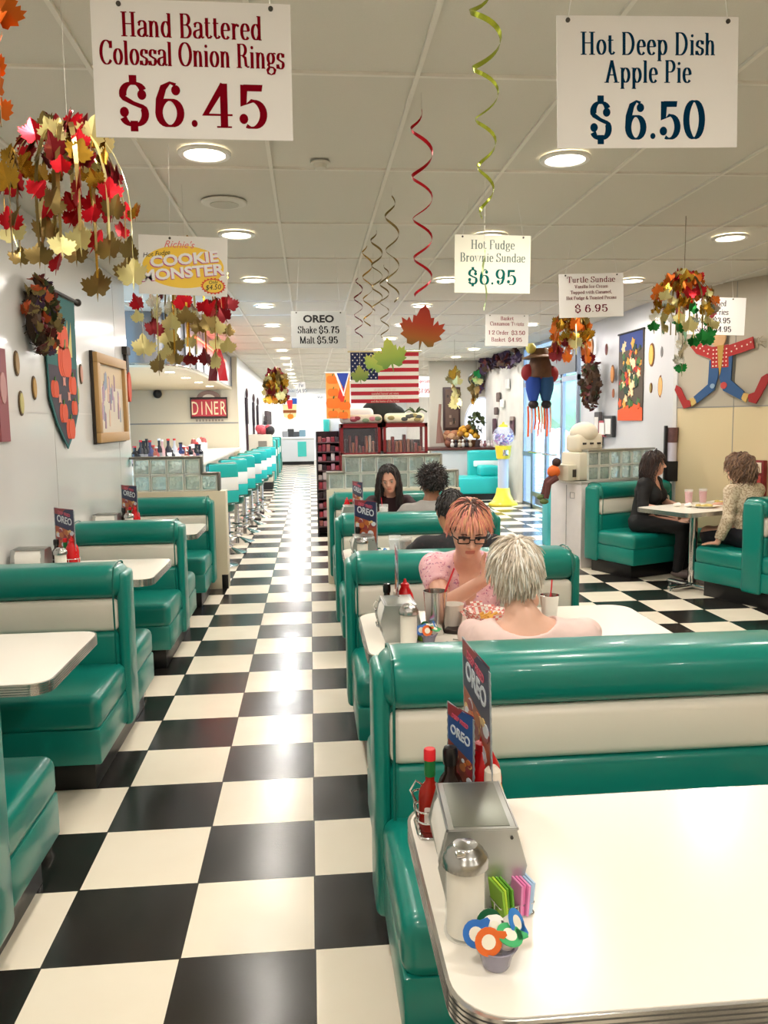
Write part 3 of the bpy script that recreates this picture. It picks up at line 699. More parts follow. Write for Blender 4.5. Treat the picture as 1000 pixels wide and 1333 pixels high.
def paint_oreo(t, M, w, h):
    m = MB(); sans(m, 'OREO', .27*h, 0, .2*h, M, sx=1.15, offset=.035); m.build('lettering', C('0e0e10', .5), t, 0)
    for s, y in (('Shake $5.75', -.1), ('Malt $5.95', -.38)):
        m = MB(); serif_text(m, s, .19*h, 0, y*h, M, sx=.95, W=.085); letters(t, 'lettering', m, '19191b')
sign('grey card reading Oreo Shake $5.75 Malt $5.95 above the aisle', (379, 405), (451, 405), (379, 453), 6.5, paint_oreo, M_card3, cords=((.1,), (.9,)))
def paint_turtle(t, M, w, h):
    for s, sz, y, sx in (('Turtle Sundae', .13, .3, 1.15), ('Vanilla Ice Cream', .075, .17, 1.1), ('Topped with Caramel,', .075, .04, 1.1), ('Hot Fudge & Toasted Pecans', .075, -.09, 1.02), ('$ 6.95', .17, -.38, 1.2)):
        m = MB(); serif_text(m, s, sz*h, 0, y*h, M, sx=sx*1.12, W=.085); letters(t, 'lettering', m, '6e2030')
sign('white card reading Turtle Sundae $ 6.95 hanging left of the tinsel dome', (727, 357), (811, 355), (729, 414), 6.1, paint_turtle, cords=((.1,), (.9,)))
def paint_twist(t, M, w, h):
    for s, sz, y, sx, c in (('Basket', .12, .32, 1, '8e3a48'), ('Cinnamon Twists', .12, .15, 1.0, '8e3a48'), ('1/2 Order  $3.50', .13, -.14, 1.0, '8e3a48'), ('Basket  $4.95', .13, -.36, 1.0, '8e3a48')):
        m = MB(); serif_text(m, s, sz*h, 0, y*h, M, sx=sx*1.1, W=.085); letters(t, 'lettering', m, c)
sign('pale card reading Basket Cinnamon Twists $3.50 hanging near the entrance', (632, 409), (688, 410), (632, 450), 8.5, paint_twist, cords=((.1,), (.9,)))
def paint_fries(t, M, w, h):
    for s, sz, y in (('Seasoned', .15, .27), ('Curly Fries', .15, .04), ('Order $3.95', .15, -.19), ('Basket $4.95', .15, -.42)):
        m = MB(); serif_text(m, s, sz*h, -.03*w, y*h, M, sx=1.02, W=.085); letters(t, 'lettering', m, '3a3438')
sign('white card reading Seasoned Curly Fries above the scarecrow cutout', (893, 386), (971, 388), (892, 435), 6.6, paint_fries, cords=((.78,),))
def paint_blank(txts, col='77808a'):
    def p(t, M, w, h):
        for s, sz, y in txts:
            m = MB(); serif_text(m, s, sz*h, 0, y*h, M, sx=.9, W=.085); letters(t, 'lettering', m, col)
    return p
sign('small faint white card hanging far down the aisle, beside the gold leaf ball', (387, 498), (398, 497), (387, 514), 17.0, paint_blank((('Pie', .3, .1), ('$4.95', .3, -.35))), cords=((.5,),))
sign('small grey card far down the aisle above the pumpkin windsock', (373, 506), (386, 506), (373, 517), 17.5, paint_blank((('Shake', .3, .1),)), M_card3, cords=((.5,),))
sign('far white card hanging left of the small pumpkin banner', (411, 513), (424, 513), (411, 524), 16.5, paint_blank((('Malts', .3, .0),)), cords=((.5,),))
sign('white menu card with red print hanging right of the flag', (545, 490), (559, 490), (545, 517), 12.0, paint_blank((('Specials', .16, .2), ('$7.95', .2, -.3)), 'a03a40'), cords=((.5,),))

# ------------------------------------------------------------------ neon-like diner sign on the cream wall
p = at_y(272.5, 531, 16.97); t = thing('diner_wall_sign', 'red wall sign reading DINER with an arched top on the cream wall', 'sign', p)
M = facing((0, -.01, 0), (1, 0, 0)); s_ = 16.97/1066
m = MB(); m.prism([(-22.5*s_, -12*s_), (22.5*s_, -12*s_), (22.5*s_, 12*s_), (-22.5*s_, 12*s_)], 0, .05, M); m.build('red_board', C('b3171c', .35), t, 0)
m = MB(); m.tube([M @ Vector((x*s_, y*s_, .05)) for x, y in ((-22.5, -12), (22.5, -12), (22.5, 12), (-22.5, 12))], .025, 8, closed=True); m.build('rim', C('2d2522', .4), t)
m = MB(); m.prism([(x*s_, y*s_) for x, y in arc(0, 12, 15, 10, 0, 180, 16)], 0, .045, M); m.build('arched_top', C('8a6a5a', .4), t, 0)
m = MB(); m.prism([(x*s_, y*s_) for x, y in arc(0, 12, 8, 5, 0, 180, 16)], .045, .05, M); m.build('arch_window', C('e8d9c4', .4), t, 0)
m = MB()
for i, ch in enumerate('DINER'): sans(m, ch, 21*s_, (-17.5+8.75*i)*s_, -8.5*s_, M @ Matrix.Translation((0, 0, .05)), sx=.62, sy=1.15)
m.build('lettering', C('f3dcae', .4), t, 0)
m = MB()
for i in range(9): m.box((-16+4*i-1.2)*s_, (-16+4*i+1.2)*s_, -.03, -.01, -17*s_, -14.5*s_)
m.build('lower_fringe', C('9a8a78', .4), t, 0)
cam_s = MB(); q = at_y(206, 513, 16.95); cam_s.sph((q.x, q.y-.08, q.z), .09, n=12, m=8); cam_s.box(q.x-.05, q.x+.05, q.y-.05, q.y+.05, q.z-.02, q.z+.1, .01)
tag(cam_s.build('security_camera', C('1a1a1a', .3)), 'small black dome camera on the cream wall left of the DINER sign', 'camera')

# ------------------------------------------------------------------ table condiments: one prototype of each kind
TZ = .7607
M_steel2 = mat('dispenser_steel', 'b6b8b6', .33, .9); M_napkin = mat('paper_napkin', 'f0ede6', .8)
M_clear = mat('clear_glass', 'eef4f2', .05, alpha=.22); M_sugar = mat('white_sugar', 'f2ebdd', .7)
PR = {}
def hexprof(w0, w1, w2, h, zm): return [(-w0, 0), (w0, 0), (w1, zm), (w2, h), (-w2, h), (-w1, zm)]
def mk_dispenser():
    t = thing('napkin_dispenser', '', 'napkin dispenser')
    L = .092
    mm = facing((0, 0, 0), (1, 0, 0))   # prism local xy -> world x,z ; depth along -y
    for s_ in (-1, 1):
        m = MB(); m.prism(hexprof(.060, .077, .059, .142, .076), s_*L-.0015*s_, s_*L+.0015*s_, mm); m.build('end_plate', M_steel2, t, 0)
    m = MB()
    m.box(-.060, .060, -L, L, .140, .144, .001)
    for x in (-.060, .060): m.tube([(x, -L, .142), (x, L, .142)], .003, 6)
    for x in (-.057, .057): m.tube([(x, -L-.001, .002), (x, L+.001, .002)], .003, 6)
    m.build('top_cover', M_steel2, t)
    for s_ in (-1, 1):
        m = MB(); prof = [(.046, .008), (.066, .04), (.0735, .078), (.067, .114), (.054, .136), (.03, .136), (.03, .008)]
        m.prism([(s_*x, z) for x, z in prof], -.072, .072, mm); m.build('napkin_stack', M_napkin, t, 50)
        m = MB()
        for y0, y1 in ((-L, -.07), (.07, L)):
            m.prism([(s_*x, z) for x, z in ((.056, .004), (.075, .077), (.059, .14), (.054, .14), (.069, .077), (.051, .004))], y0, y1, mm)
        m.build('face_frame', M_steel2, t, 0)
    m = MB(); m.box(-.049, .049, -L+.008, L-.008, .1435, .1455, .0008); m.build('top_panel', mat('dispenser_top', '8c8f86', .38, .85), t)
    m = MB(); m.box(-.056, .056, -L, L, 0.002, .006); m.build('bottom_plate', M_steel2, t)
    m = MB(); m.cyl((.05, -L-.004, .128), (.05, -L, .128), .003, n=8); m.build('rivet', C('3c3c3a', .4, .6), t)
    return t
def mk_sugar():
    t = thing('sugar_shaker', '', 'sugar shaker')
    m = MB(); m.lathe([(0, 0), (.034, 0), (.036, .006), (.034, .016), (.033, .12), (.034, .128), (.032, .13), (.0, .13)], n=24); m.build('jar', M_clear, t, 30)
    m = MB(); m.lathe([(0, .005), (.031, .006), (.031, .115), (0, .118)], n=24); m.build('sugar_fill', M_sugar, t, 30)
    m = MB(); m.lathe([(.0355, .118), (.038, .12), (.038, .132), (.036, .137), (.031, .143), (.03, .146), (.022, .151), (.02, .155), (.010, .158), (0, .159)], n=28); m.build('metal_lid', mat('lid_metal', 'b4b4b2', .24, 1), t, 40)
    m = MB(); m.box(-.02, -.004, -.03, -.018, .147, .1545, .002); m.build('pour_flap', M_chrome, t)
    return t
def mk_rack():
    t = thing('wire_condiment_rack', '', 'rack'); m = MB(); W_, D_ = .075, .05
    for z, w, d in ((.004, W_, D_), (.035, W_, D_), (.06, W_+.004, D_+.004)):
        m.tube([(x, y, z) for x, y in rrect(-w, w, -d, d, .02, 5)], .0022, 6, closed=True)
    for x, y in ((-W_, -.02), (-W_, .02), (W_, -.02), (W_, .02), (-.03, -D_), (.03, -D_), (-.03, D_), (.03, D_), (0, -D_), (0, D_)):
        m.tube([(x*.92, y*.92, .002), (x, y, .03), (x*1.04, y*1.04, .062)], .002, 6)
    m.tube([(-W_, 0, .06), (-W_-.012, 0, .085), (-W_, 0, .105), (-W_+.02, 0, .09)], .0022, 6)
    m.build('wire_frame', M_chrome, t)
    m = MB(); m.box(-W_*.95, W_*.95, -D_*.95, D_*.95, .001, .0045, .001); m.build('base_plate', M_chrome, t)
    return t
def mk_hot():
    t = thing('hot_sauce_bottle', '', 'bottle')
    m = MB(); m.lathe([(0, 0), (.022, 0), (.024, .006), (.024, .072), (.02, .088), (.0095, .102), (.009, .135), (0, .135)], n=20); m.build('glass_body', mat('hot_sauce_red', '8c1508', .12), t, 40)
    m = MB(); m.lathe([(.0092, .112), (.0115, .114), (.0115, .148), (.0092, .15)], n=16, caps=False); m.build('neck_wrap', C('126b33', .4), t)
    m = MB(); m.lathe([(0, .147), (.0125, .147), (.0125, .166), (.011, .17), (0, .17)], n=16); m.build('cap', C('d8202a', .35), t)
    m = MB(); m.prism(rrect(-.015, .015, .02, .055, .003, 2), .0225, .0245, facing((0, 0, 0), (1, 0, 0))); m.build('label_patch', C('d9d0c8', .5), t, 0)
    return t
def mk_steak():
    t = thing('dark_sauce_bottle', '', 'bottle')
    m = MB(); m.lathe([(0, 0), (.026, 0), (.028, .006), (.028, .085), (.022, .102), (.013, .115), (.012, .14), (0, .14)], n=20); m.build('glass_body', mat('dark_sauce_brown', '1c0e0a', .12), t, 40)
    m = MB(); m.lathe([(0, .132), (.0145, .132), (.016, .14), (.016, .16), (.013, .168), (0, .17)], n=16); m.build('cap', C('121110', .3), t)
    m = MB(); m.lathe([(.0284, .03), (.0287, .03), (.0287, .075), (.0284, .075)], n=20, caps=False); m.build('paper_label', C('2a1a16', .5), t)
    return t
def mk_ketchup():
    t = thing('ketchup_bottle', '', 'bottle')
    m = MB(); m.lathe([(0, 0), (.032, 0), (.035, .008), (.035, .09), (.03, .115), (.018, .14), (.013, .15), (0, .15)], n=24); m.build('squeeze_body', mat('ketchup_red', 'c2161c', .2), t, 50)
    m = MB(); m.lathe([(0, .145), (.016, .146), (.016, .158), (.008, .163), (.004, .178), (0, .178)], n=16); m.build('cap', C('d8252b', .35), t)
    return t
def mk_mustard():
    t = thing('mustard_bottle', '', 'bottle')
    m = MB(); m.lathe([(0, 0), (.021, 0), (.023, .006), (.023, .085), (.018, .1), (.012, .104), (0, .104)], n=20); m.build('squeeze_body', C('e9c41e', .3), t, 50)
    m = MB(); m.lathe([(0, .1), (.016, .1), (.0175, .108), (.0165, .13), (.008, .14), (0, .141)], n=18); m.build('cap', C('e9dfcf', .4), t)
    m = MB(); m.prism(rrect(-.012, .012, .035, .062, .003, 2), .0215, .0236, facing((0, 0, 0), (1, 0, 0))); m.build('label_patch', C('b3541c', .5), t, 0)
    return t
def mk_menu(w=.2, h=.28, top='16204a', main='9c4a2e', seedv=1):
    t = thing('menu_card', '', 'menu'); rnd = random.Random(seedv)
    M = facing((0, 0, 0), (1, 0, 0))
    m = MB()
    zz_ = []
    n = 26
    for i in range(n): zz_.append((w/2+(.0016 if i % 2 else -.001), -0+h*i/n))
    for i in range(n): zz_.append((-w/2-(.0016 if i % 2 else -.001), h-h*i/n))
    m.prism(zz_, -.001, .001, M); m.build('laminated_card', C('8e979c', .3), t, 0)
    for sgn in (1, -1):
        Mb = M if sgn > 0 else facing((0, 0, 0), (-1, 0, 0))
        m = MB(); m.m = 0; m.prism([(-w*.46, h*.02), (w*.46, h*.02), (w*.46, h*.98), (-w*.46, h*.98)], .001, .0014, Mb)
        m.m = 1; m.prism([(-w*.46, h*.64), (w*.46, h*.54), (w*.46, h*.08), (-w*.46, h*.10)], .0014, .0017, Mb)
        for k in range(26):
            m.m = 2+k % 4; a_ = rnd.uniform(-.38, .38)*w; b_ = rnd.uniform(.12, .56)*h; r_ = rnd.uniform(.05, .13)*w
            m.prism(arc(a_, b_, r_, r_*.7, 0, 340, 9), .0017, .0019+.0001*k, Mb)
        m.m = 3; m.prism([(-w*.46, h*.99), (w*.1, h*.99), (-w*.2, h*.86), (-w*.46, h*.88)], .0014, .0018, Mb)
        for k, (s_, yy2, cc) in enumerate((('DEEP FRIED', .86, 6), ('OREO', .7, 5))):
            m.m = cc; sans(m, s_, (.12 if k == 0 else .27)*w, 0, yy2*h, Mb @ Matrix.Translation((0, 0, .001)), rot=-.12, offset=.02)
        m.build('printed_face', [C(top, .3), C(main, .3), C('b0622c', .3), C('8c3038', .3), C('d8b878', .3), C('c9d0d8', .3), C('c8506a', .3)], t, 0)
    return t
def mk_packets():
    t = thing('sweetener_packets', '', 'sugar packets')
    m = MB()
    for z in (.003, .022): m.tube([(x, y, z) for x, y in rrect(-.032, .032, -.024, .024, .006, 4)], .0016, 6, closed=True)
    for x, y in ((-.032, 0), (.032, 0), (0, -.024), (0, .024)): m.tube([(x, y, .002), (x, y, .024)], .0016, 6)
    m.box(-.031, .031, -.023, .023, 0, .003); m.build('caddy', M_chrome, t)
    for k, (c_, x, tilt) in enumerate((('8fbf3a', -.026, -.12), ('b8d83e', -.021, -.1), ('6aa52c', -.016, -.08), ('5b9a2a', -.011, -.06), ('e58fc0', .004, .04), ('e87fb8', .009, .06), ('ea93c6', .014, .08), ('a9c9e8', .019, .1), ('b7d3ee', .024, .12))):
        m = MB(); m.box(-.002, .002, -.028, .028, .004, .058, .0008); o = m.build('packet', C(c_, .45), t, 0); o.location = (x, (k % 3-1)*.003, 0); o.rotation_euler = (0, tilt, 0)
    m = MB(); m.box(.0265, .0275, -.02, .02, .012, .03); m.build('purple_print', C('4b2a86', .5), t, 0)
    return t
def mk_creamers():
    t = thing('creamer_dish', '', 'dish')
    m = MB(); m.lathe([(0, .001), (.02, 0), (.022, .004), (.026, .02), (.035, .036), (.0335, .037), (.024, .021), (.019, .006), (0, .005)], n=28); m.build('fluted_glass_bowl', mat('lavender_glass', 'cfcbe0', .08, trans=.6), t, 40)
    spec = (('e06a2c', -.018, -.014, .052, .5, -.3), ('3fae6a', .016, -.012, .05, -.4, .2), ('2c7fd0', .032, .012, .056, -.2, .9), ('f3eee6', .0, .014, .05, .2, .1), ('2f6fc0', -.028, .01, .05, .3, -.8), ('155c3a', -.006, .024, .058, .6, .2))
    for c_, x, y, z, rx, ry in spec:
        m = MB(); m.m = 0; m.lathe([(0, -.014), (.012, -.014), (.017, .006), (.0, .006)], n=16)
        m.m = 1; m.lathe([(0, .006), (.021, .006), (.021, .0078), (0, .0078)], n=18); m.prism([(.012, -.010), (.03, -.002), (.03, .004), (.012, .012)], .006, .0078)
        m.m = 2; m.lathe([(0, .0079), (.011, .0079), (.011, .0084), (0, .0084)], n=16)
        o = m.build('creamer_cup', [C('f1ece4', .4), C(c_, .4), C('f0ead8', .4)], t); o.location = (x, y, z); o.rotation_euler = (rx+.75, ry, 0)
    return t
def mk_tumbler():
    t = thing('malt_tumbler', '', 'tumbler')
    m = MB(); m.lathe([(0, 0), (.033, 0), (.036, .004), (.0375, .05), (.047, .17), (.0485, .173), (.046, .174), (.0365, .05), (.03, .01), (0, .01)], n=32); m.build('steel_cup', mat('tumbler_steel', 'c9c9c6', .18, 1), t, 40)
    m = MB(); m.tube([(0, .01, .02), (.02, 0, .12), (.055, -.005, .21), (.075, -.005, .262)], .0036, 8); m.build('straw', C('c81f2e', .35), t)
    m = MB(); m.lathe([(0, .13), (.043, .13), (0, .134)], n=20); m.build('milkshake', C('e9ddc8', .5), t)
    return t
def mk_glass(col, name, label_cat='glass'):
    t = thing(name, '', label_cat)
    m = MB(); m.lathe([(0, 0), (.030, 0), (.032, .004), (.040, .14), (.0385, .141), (.030, .008), (0, .008)], n=24); m.build('glass', M_clear, t, 40)
    m = MB(); m.lathe([(0, .009), (.0295, .009), (.0365, .118), (0, .118)], n=24); m.build('drink', mat('drink_'+col, col, .15), t, 40)
    return t
mk = {'disp': mk_dispenser, 'sugar': mk_sugar, 'rack': mk_rack, 'hot': mk_hot, 'steak': mk_steak, 'ketchup': mk_ketchup, 'mustard': mk_mustard, 'pack': mk_packets, 'cream': mk_creamers}
DESC = {'disp': 'steel napkin dispenser', 'sugar': 'glass sugar shaker with metal lid', 'rack': 'chrome wire condiment rack', 'hot': 'red-capped hot sauce bottle', 'steak': 'black-capped dark sauce bottle', 'ketchup': 'red ketchup squeeze bottle', 'mustard': 'yellow mustard bottle with a pale cap', 'pack': 'caddy of green, pink and blue sweetener packets', 'cream': 'small fluted dish heaped with creamer cups'}
def put(kind, x, y, where, rz=0, z=TZ):
    if kind not in PR: PR[kind] = o = mk[kind]()
    else: o = dup(PR[kind])
    o.location = (x, y, z); o.rotation_euler = (0, 0, rz); o['label'] = DESC[kind]+' '+where
    return o
# near table
w_ = 'on the large near table'
put('disp', .283, 1.405, w_, -.05)
put('sugar', .236, 1.248, w_)
put('pack', .326, 1.30, w_, .25)
put('cream', .268, 1.165, w_, .1)
put('rack', .275, 1.60, w_, .0)
put('hot', .228, 1.592, w_, 0, TZ+.005); put('steak', .272, 1.60, w_, 0, TZ+.005); put('ketchup', .345, 1.618, w_, 0, TZ+.005).scale = (1.1, 1.1, 1.05); put('mustard', .352, 1.563, w_, 0, TZ+.005)
m1 = mk_menu(.215, .30, seedv=3); m1.location = (.338, 1.575, TZ+.055); m1.rotation_euler = (.03, .03, -1.5); m1.location = (.342, 1.655, TZ+.06)
m1['label'] = 'tall zigzag-edged dessert menu standing in the rack on the near table'
m2 = mk_menu(.105, .225, '2a4a86', '7c3426', 5); m2.location = (.298, 1.625, TZ+.02); m2.rotation_euler = (0, .0, -1.2)
m2['label'] = 'smaller blue and brown menu card in front of the tall one on the near table'
# second table
w_ = "on the two women's table"
put('disp', .325, 3.12, w_, .02); put('sugar', .352, 2.99, w_); put('cream', .43, 3.005, w_, .4)
put('rack', .33, 3.30, w_, .0); put('steak', .30, 3.30, w_, 0, TZ+.005); put('ketchup', .375, 3.30, w_, 0, TZ+.005); put('mustard', .345, 3.325, w_, 0, TZ+.005)
o = dup(m1, label="dark menu card seen edge-on behind the dispenser on the two women's table", loc=(.338, 3.27, TZ+.03), rz=-1.62)
put('pack', .415, 3.06, w_, .5)
tum = mk_tumbler(); tum.location = (.475, 3.13, TZ); tum['label'] = 'tall steel malt tumbler with a red straw left of the pink-haired woman'
tm2 = dup(tum, label="steel malt tumbler with a red straw right of the white-haired woman", loc=(.985, 3.30, TZ), rz=1.2); tm2.scale = (.85, .85, .6)
ph = thing('mobile_phone', "black smartphone lying near the aisle end of the two women's table", 'phone', (.452, 2.935, TZ), .35)
m = MB(); m.box(-.065, .065, -.034, .034, 0, .008, .003, 3); m.build('case', C('d9d9da', .3, .4), ph); m = MB(); m.box(-.062, .062, -.031, .031, .0078, .0088, .0005); m.build('screen', C('0c0f16', .1), ph)
wal = MB(); wal.box(-.085, .085, -.045, .045, 0, .018, .006, 3); wo = wal.build('wallet', C('33251f', .5)); wo.location = (.60, 3.13, TZ); wo.rotation_euler = (0, 0, -.5); tag(wo, "dark brown wallet lying beside the checked food basket", 'wallet')
for i, (x, y, r_) in enumerate(((.585, 2.985, -.6), (.60, 3.02, -.9))):
    m = MB(); m.sph((.07, 0, .004), .018, .012, .003, 12, 6); m.tube([(.055, 0, .004), (0, 0, .006), (-.07, 0, .003)], [.002, .0025, .004], 6)
    o = m.build('spoon', M_chrome); o.location = (x, y, TZ); o.rotation_euler = (0, 0, r_)
    tag(o, ("steel spoon nearest the phone on the two women's table", "steel spoon beside the wallet on the two women's table")[i], 'spoon')
cup = MB(); cup.lathe([(0, 0), (.034, 0), (.046, .10), (.047, .103), (.045, .103), (.033, .004), (0, .004)], n=24)
o = cup.build('paper_cup', C('ece6dc', .5)); o.location = (.555, 3.20, TZ); tag(o, 'white cup beside the steel tumbler and the pink-haired woman', 'cup')
mat_check = bpy.data.materials.new('checked_paper'); mat_check.use_nodes = True
_nt = mat_check.node_tree; _c = _nt.nodes.new('ShaderNodeTexChecker'); _c.inputs['Scale'].default_value = 75; _c.inputs[1].default_value = (*lin('f3efe8'), 1); _c.inputs[2].default_value = (*lin('dc8078'), 1)
_t = _nt.nodes.new('ShaderNodeTexCoord'); _nt.links.new(_t.outputs['Object'], _c.inputs[0]); _nt.links.new(_c.outputs[0], _nt.nodes['Principled BSDF'].inputs['Base Color'])
bk = thing('food_basket', 'basket lined with red and white checked paper in front of the pink-haired woman', 'basket', (.685, 3.13, TZ), .2)
m = MB(); m.lathe([(0, .004), (.055, 0), (.06, .004), (.085, .045), (.088, .048), (.083, .047), (.055, .008), (0, .008)], n=28); m.build('basket', C('e8dcc0', .5), bk)
m = MB(); rnd = random.Random(4)
for k in range(14):
    a0 = 2*PI*k/14; a1 = 2*PI*(k+1)/14
    for j, (r0, z0, r1, z1) in enumerate(((.05, .02, .085, .052), (.085, .052, .105+.02*rnd.random(), .075+.03*rnd.random()))):
        m.m = (k+j) % 2
        m.add([(r0*cos(a0), r0*sin(a0), z0), (r0*cos(a1), r0*sin(a1), z0), (r1*cos(a1), r1*sin(a1), z1), (r1*cos(a0), r1*sin(a0), z1), (r0*cos(a0), r0*sin(a0), z0+.001), (r0*cos(a1), r0*sin(a1), z0+.001), (r1*cos(a1), r1*sin(a1), z1+.001), (r1*cos(a0), r1*sin(a0), z1+.001)], [[0, 1, 2, 3], [4, 5, 6, 7], [2, 3, 7, 6]])
m.build('checked_liner', [mat_check, mat_check], bk, 0)
for k in range(12):
    m = MB(); a_ = rnd.random()*6.3; r_ = rnd.random()*.045; m.tube([(r_*cos(a_)-.025, r_*sin(a_), .045+.02*rnd.random()), (r_*cos(a_)+.02, r_*sin(a_)+.02, .06+.015*rnd.random())], .006, 6); m.build('fry', C('dba548', .6), bk)
# third middle table
w_ = 'on the third middle table'
put('disp', .31, 4.93, w_); put('sugar', .295, 4.80, w_); put('rack', .32, 5.13, w_); put('ketchup', .37, 5.13, w_, 0, TZ+.005); put('steak', .285, 5.13, w_, 0, TZ+.005); put('mustard', .335, 5.16, w_, 0, TZ+.005)
dup(m1, label='purple-looking tall menu card standing on the third middle table', loc=(.335, 5.1, TZ+.045), rz=-.9)
put('cream', .40, 4.83, w_)
co = mk_glass('3a1608', 'cola_glass'); co.location = (.56, 4.86, TZ); co['label'] = 'glass of dark cola on the third middle table'
wg = mk_glass('dfe6e8', 'water_glass'); wg.location = (.50, 4.93, TZ); wg['label'] = 'clear water glass left of the cola on the third middle table'
# fourth middle table
w_ = 'on the farthest middle table'
put('disp', .32, 6.72, w_); put('rack', .33, 6.95, w_); put('hot', .335, 6.95, w_, 0, TZ+.005); put('ketchup', .30, 6.95, w_, 0, TZ+.005)
dup(m1, label='menu card leaning on the rack on the farthest middle table', loc=(.39, 6.9, TZ+.03), rz=-1.2)
put('pack', .52, 6.75, w_, .2)
o = dup(wg, label='clear glass with a red straw before the long-haired young woman', loc=(.60, 6.8, TZ))
m = MB(); m.tube([(0, 0, .02), (-.02, 0, .2)], .003, 6); m.build('straw', C('c81f2e', .35), o)
for i, (x, y) in enumerate(((.68, 6.68), (.76, 6.72))):
    m = MB(); m.lathe([(0, 0), (.035, 0), (.042, .05), (.04, .05), (.033, .005), (0, .005)], n=20); o = m.build('white_cup', C('efece6', .4)); o.location = (x, y, TZ)
    tag(o, ('low white cup left on the farthest middle table', 'low white cup right on the farthest middle table')[i], 'cup')
# left tables, condiments against the wall
for nm_, y0 in (('middle left table', 4.66), ('farthest left table', 6.42)):
    w_ = 'at the wall end of the '+nm_
    put('disp', -1.60, y0+.12, w_, 1.57); put('sugar', -1.41, y0+.02, w_); put('rack', -1.45, y0+.25, w_)
    put('steak', -1.50, y0+.25, w_, 0, TZ+.005); put('ketchup', -1.41, y0+.25, w_, 0, TZ+.005); put('hot', -1.455, y0+.27, w_, 0, TZ+.005)
    dup(m1, label='narrow dark menu card standing '+w_, loc=(-1.46, y0+.3, TZ+.05), rz=-.75)
    if 'far' in nm_: put('cream', -1.33, y0+.05, w_)
# right corner table
def cp(u, v, z=TZ): return bl_pt(u, v, z)
for i, (u, v) in enumerate(((.42, .30), (.58, .33))):
    o = mk_glass('e6939a', 'pink_drink_glass') if i == 0 else dup(pk, label='pink drink nearer the wall on the corner table')
    if i == 0: pk = o; o['label'] = 'pink drink nearest the woman in black on the corner table'
    o.location = cp(u, v)
pl = thing('dinner_plate', 'plate of food nearest the curly-haired woman on the corner table', 'plate', cp(.30, .60))
m = MB(); m.lathe([(0, .002), (.07, 0), (.075, .004), (.12, .017), (.121, .019), (.075, .007), (0, .006)], n=32); m.build('plate', C('ece7da', .25), pl)
m = MB()
for k in range(9): m.sph((.05*cos(k*2.4), .045*sin(k*1.7), .016), .028, .024, .014, 10, 6)
m.build('food', C('c9b469', .6, var=.3, scale=40), pl)
o = dup(pl, label='plate with bread on the wall side of the corner table', loc=cp(.85, .62))
o = dup(pl, label='plate before the woman in black on the corner table', loc=cp(.72, .45))
m = MB(); m.box(-.11, .11, -.04, .04, 0, .012, .003); o = m.build('brown_menu_folder', C('6a3d22', .5)); o.location = cp(.66, .74); o.rotation_euler = (0, 0, TH+.2); tag(o, 'brown folder lying between plates on the corner table', 'folder')
for i, (u, v) in enumerate(((.14, .42), (.20, .50))):
    m = MB(); m.sph((0, 0, .018), .04, .03, .018, 10, 6); m.sph((.02, .015, .02), .025, .02, .02, 10, 6); o = m.build('crumpled_napkin', M_napkin); o.location = cp(u, v)
    tag(o, ('crumpled white napkin at the aisle corner of the corner table', 'second crumpled napkin by the pink drinks on the corner table')[i], 'napkin')
# ------------------------------------------------------------------ foil leaves, garlands, streamers
FO = {'red': mat('foil_red', 'a8101c', .28, .75), 'gold': mat('foil_gold', 'ad842c', .25, .9), 'pale': mat('foil_pale_gold', 'cdc488', .35, .75), 'bronze': mat('foil_bronze', '7d6a3e', .3, .85),
      'green': mat('foil_green', '1f7a36', .3, .7), 'orange': mat('foil_orange', 'd0691e', .3, .6), 'silver': mat('foil_silver', 'd9d9cf', .25, .9), 'dark': mat('foil_dark_red', '6a1218', .35, .6), 'pink': mat('foil_pink', 'd24a6a', .35, .5)}
MAPLE = [(0, -.5), (.035, -.2), (.2, -.33), (.33, -.3), (.34, -.2), (.52, -.1), (.45, -.02), (.58, .14), (.5, .17), (.54, .3), (.4, .24), (.36, .34), (.26, .2), (.26, .4), (.18, .38), (.12, .55), (0, .68), (-.12, .55), (-.18, .38), (-.26, .4), (-.26, .2), (-.36, .34), (-.4, .24), (-.54, .3), (-.5, .17), (-.58, .14), (-.45, -.02), (-.52, -.1), (-.34, -.2), (-.33, -.3), (-.2, -.33), (-.035, -.2)]
_lp = {}
def leaf_me(col, fold=.35, th=.012):
    k = (col, fold)
    if k in _lp: return _lp[k]
    m = MB(); n = len(MAPLE); vs = []; fs = []
    for z in (0, th):
        for x, y in MAPLE: vs.append((x, y, z+abs(x)*fold*.7-.12*y*y))
        vs += [(0, .02, z)]
    N_ = n+1
    for o_ in (0, N_):
        for i in range(n):
            j = (i+1) % n
            c = n
            fs.append([o_+i, o_+j, o_+c])
    for i in range(n): j = (i+1) % n; fs.append([i, j, N_+j, N_+i])
    m.add(vs, fs); o = m.build('foil_leaf', FO[col] if col in FO else col, None, 0)
    me = o.data; bpy.data.objects.remove(o); _lp[k] = me
    return me
def put_leaf(parent, col, loc, size, rot, name='foil_leaf', fold=.35):
    o = bpy.data.objects.new(name, leaf_me(col, fold)); COL.objects.link(o); o.parent = parent
    o.location = loc; o.scale = (size,)*3; o.rotation_euler = rot
    return o
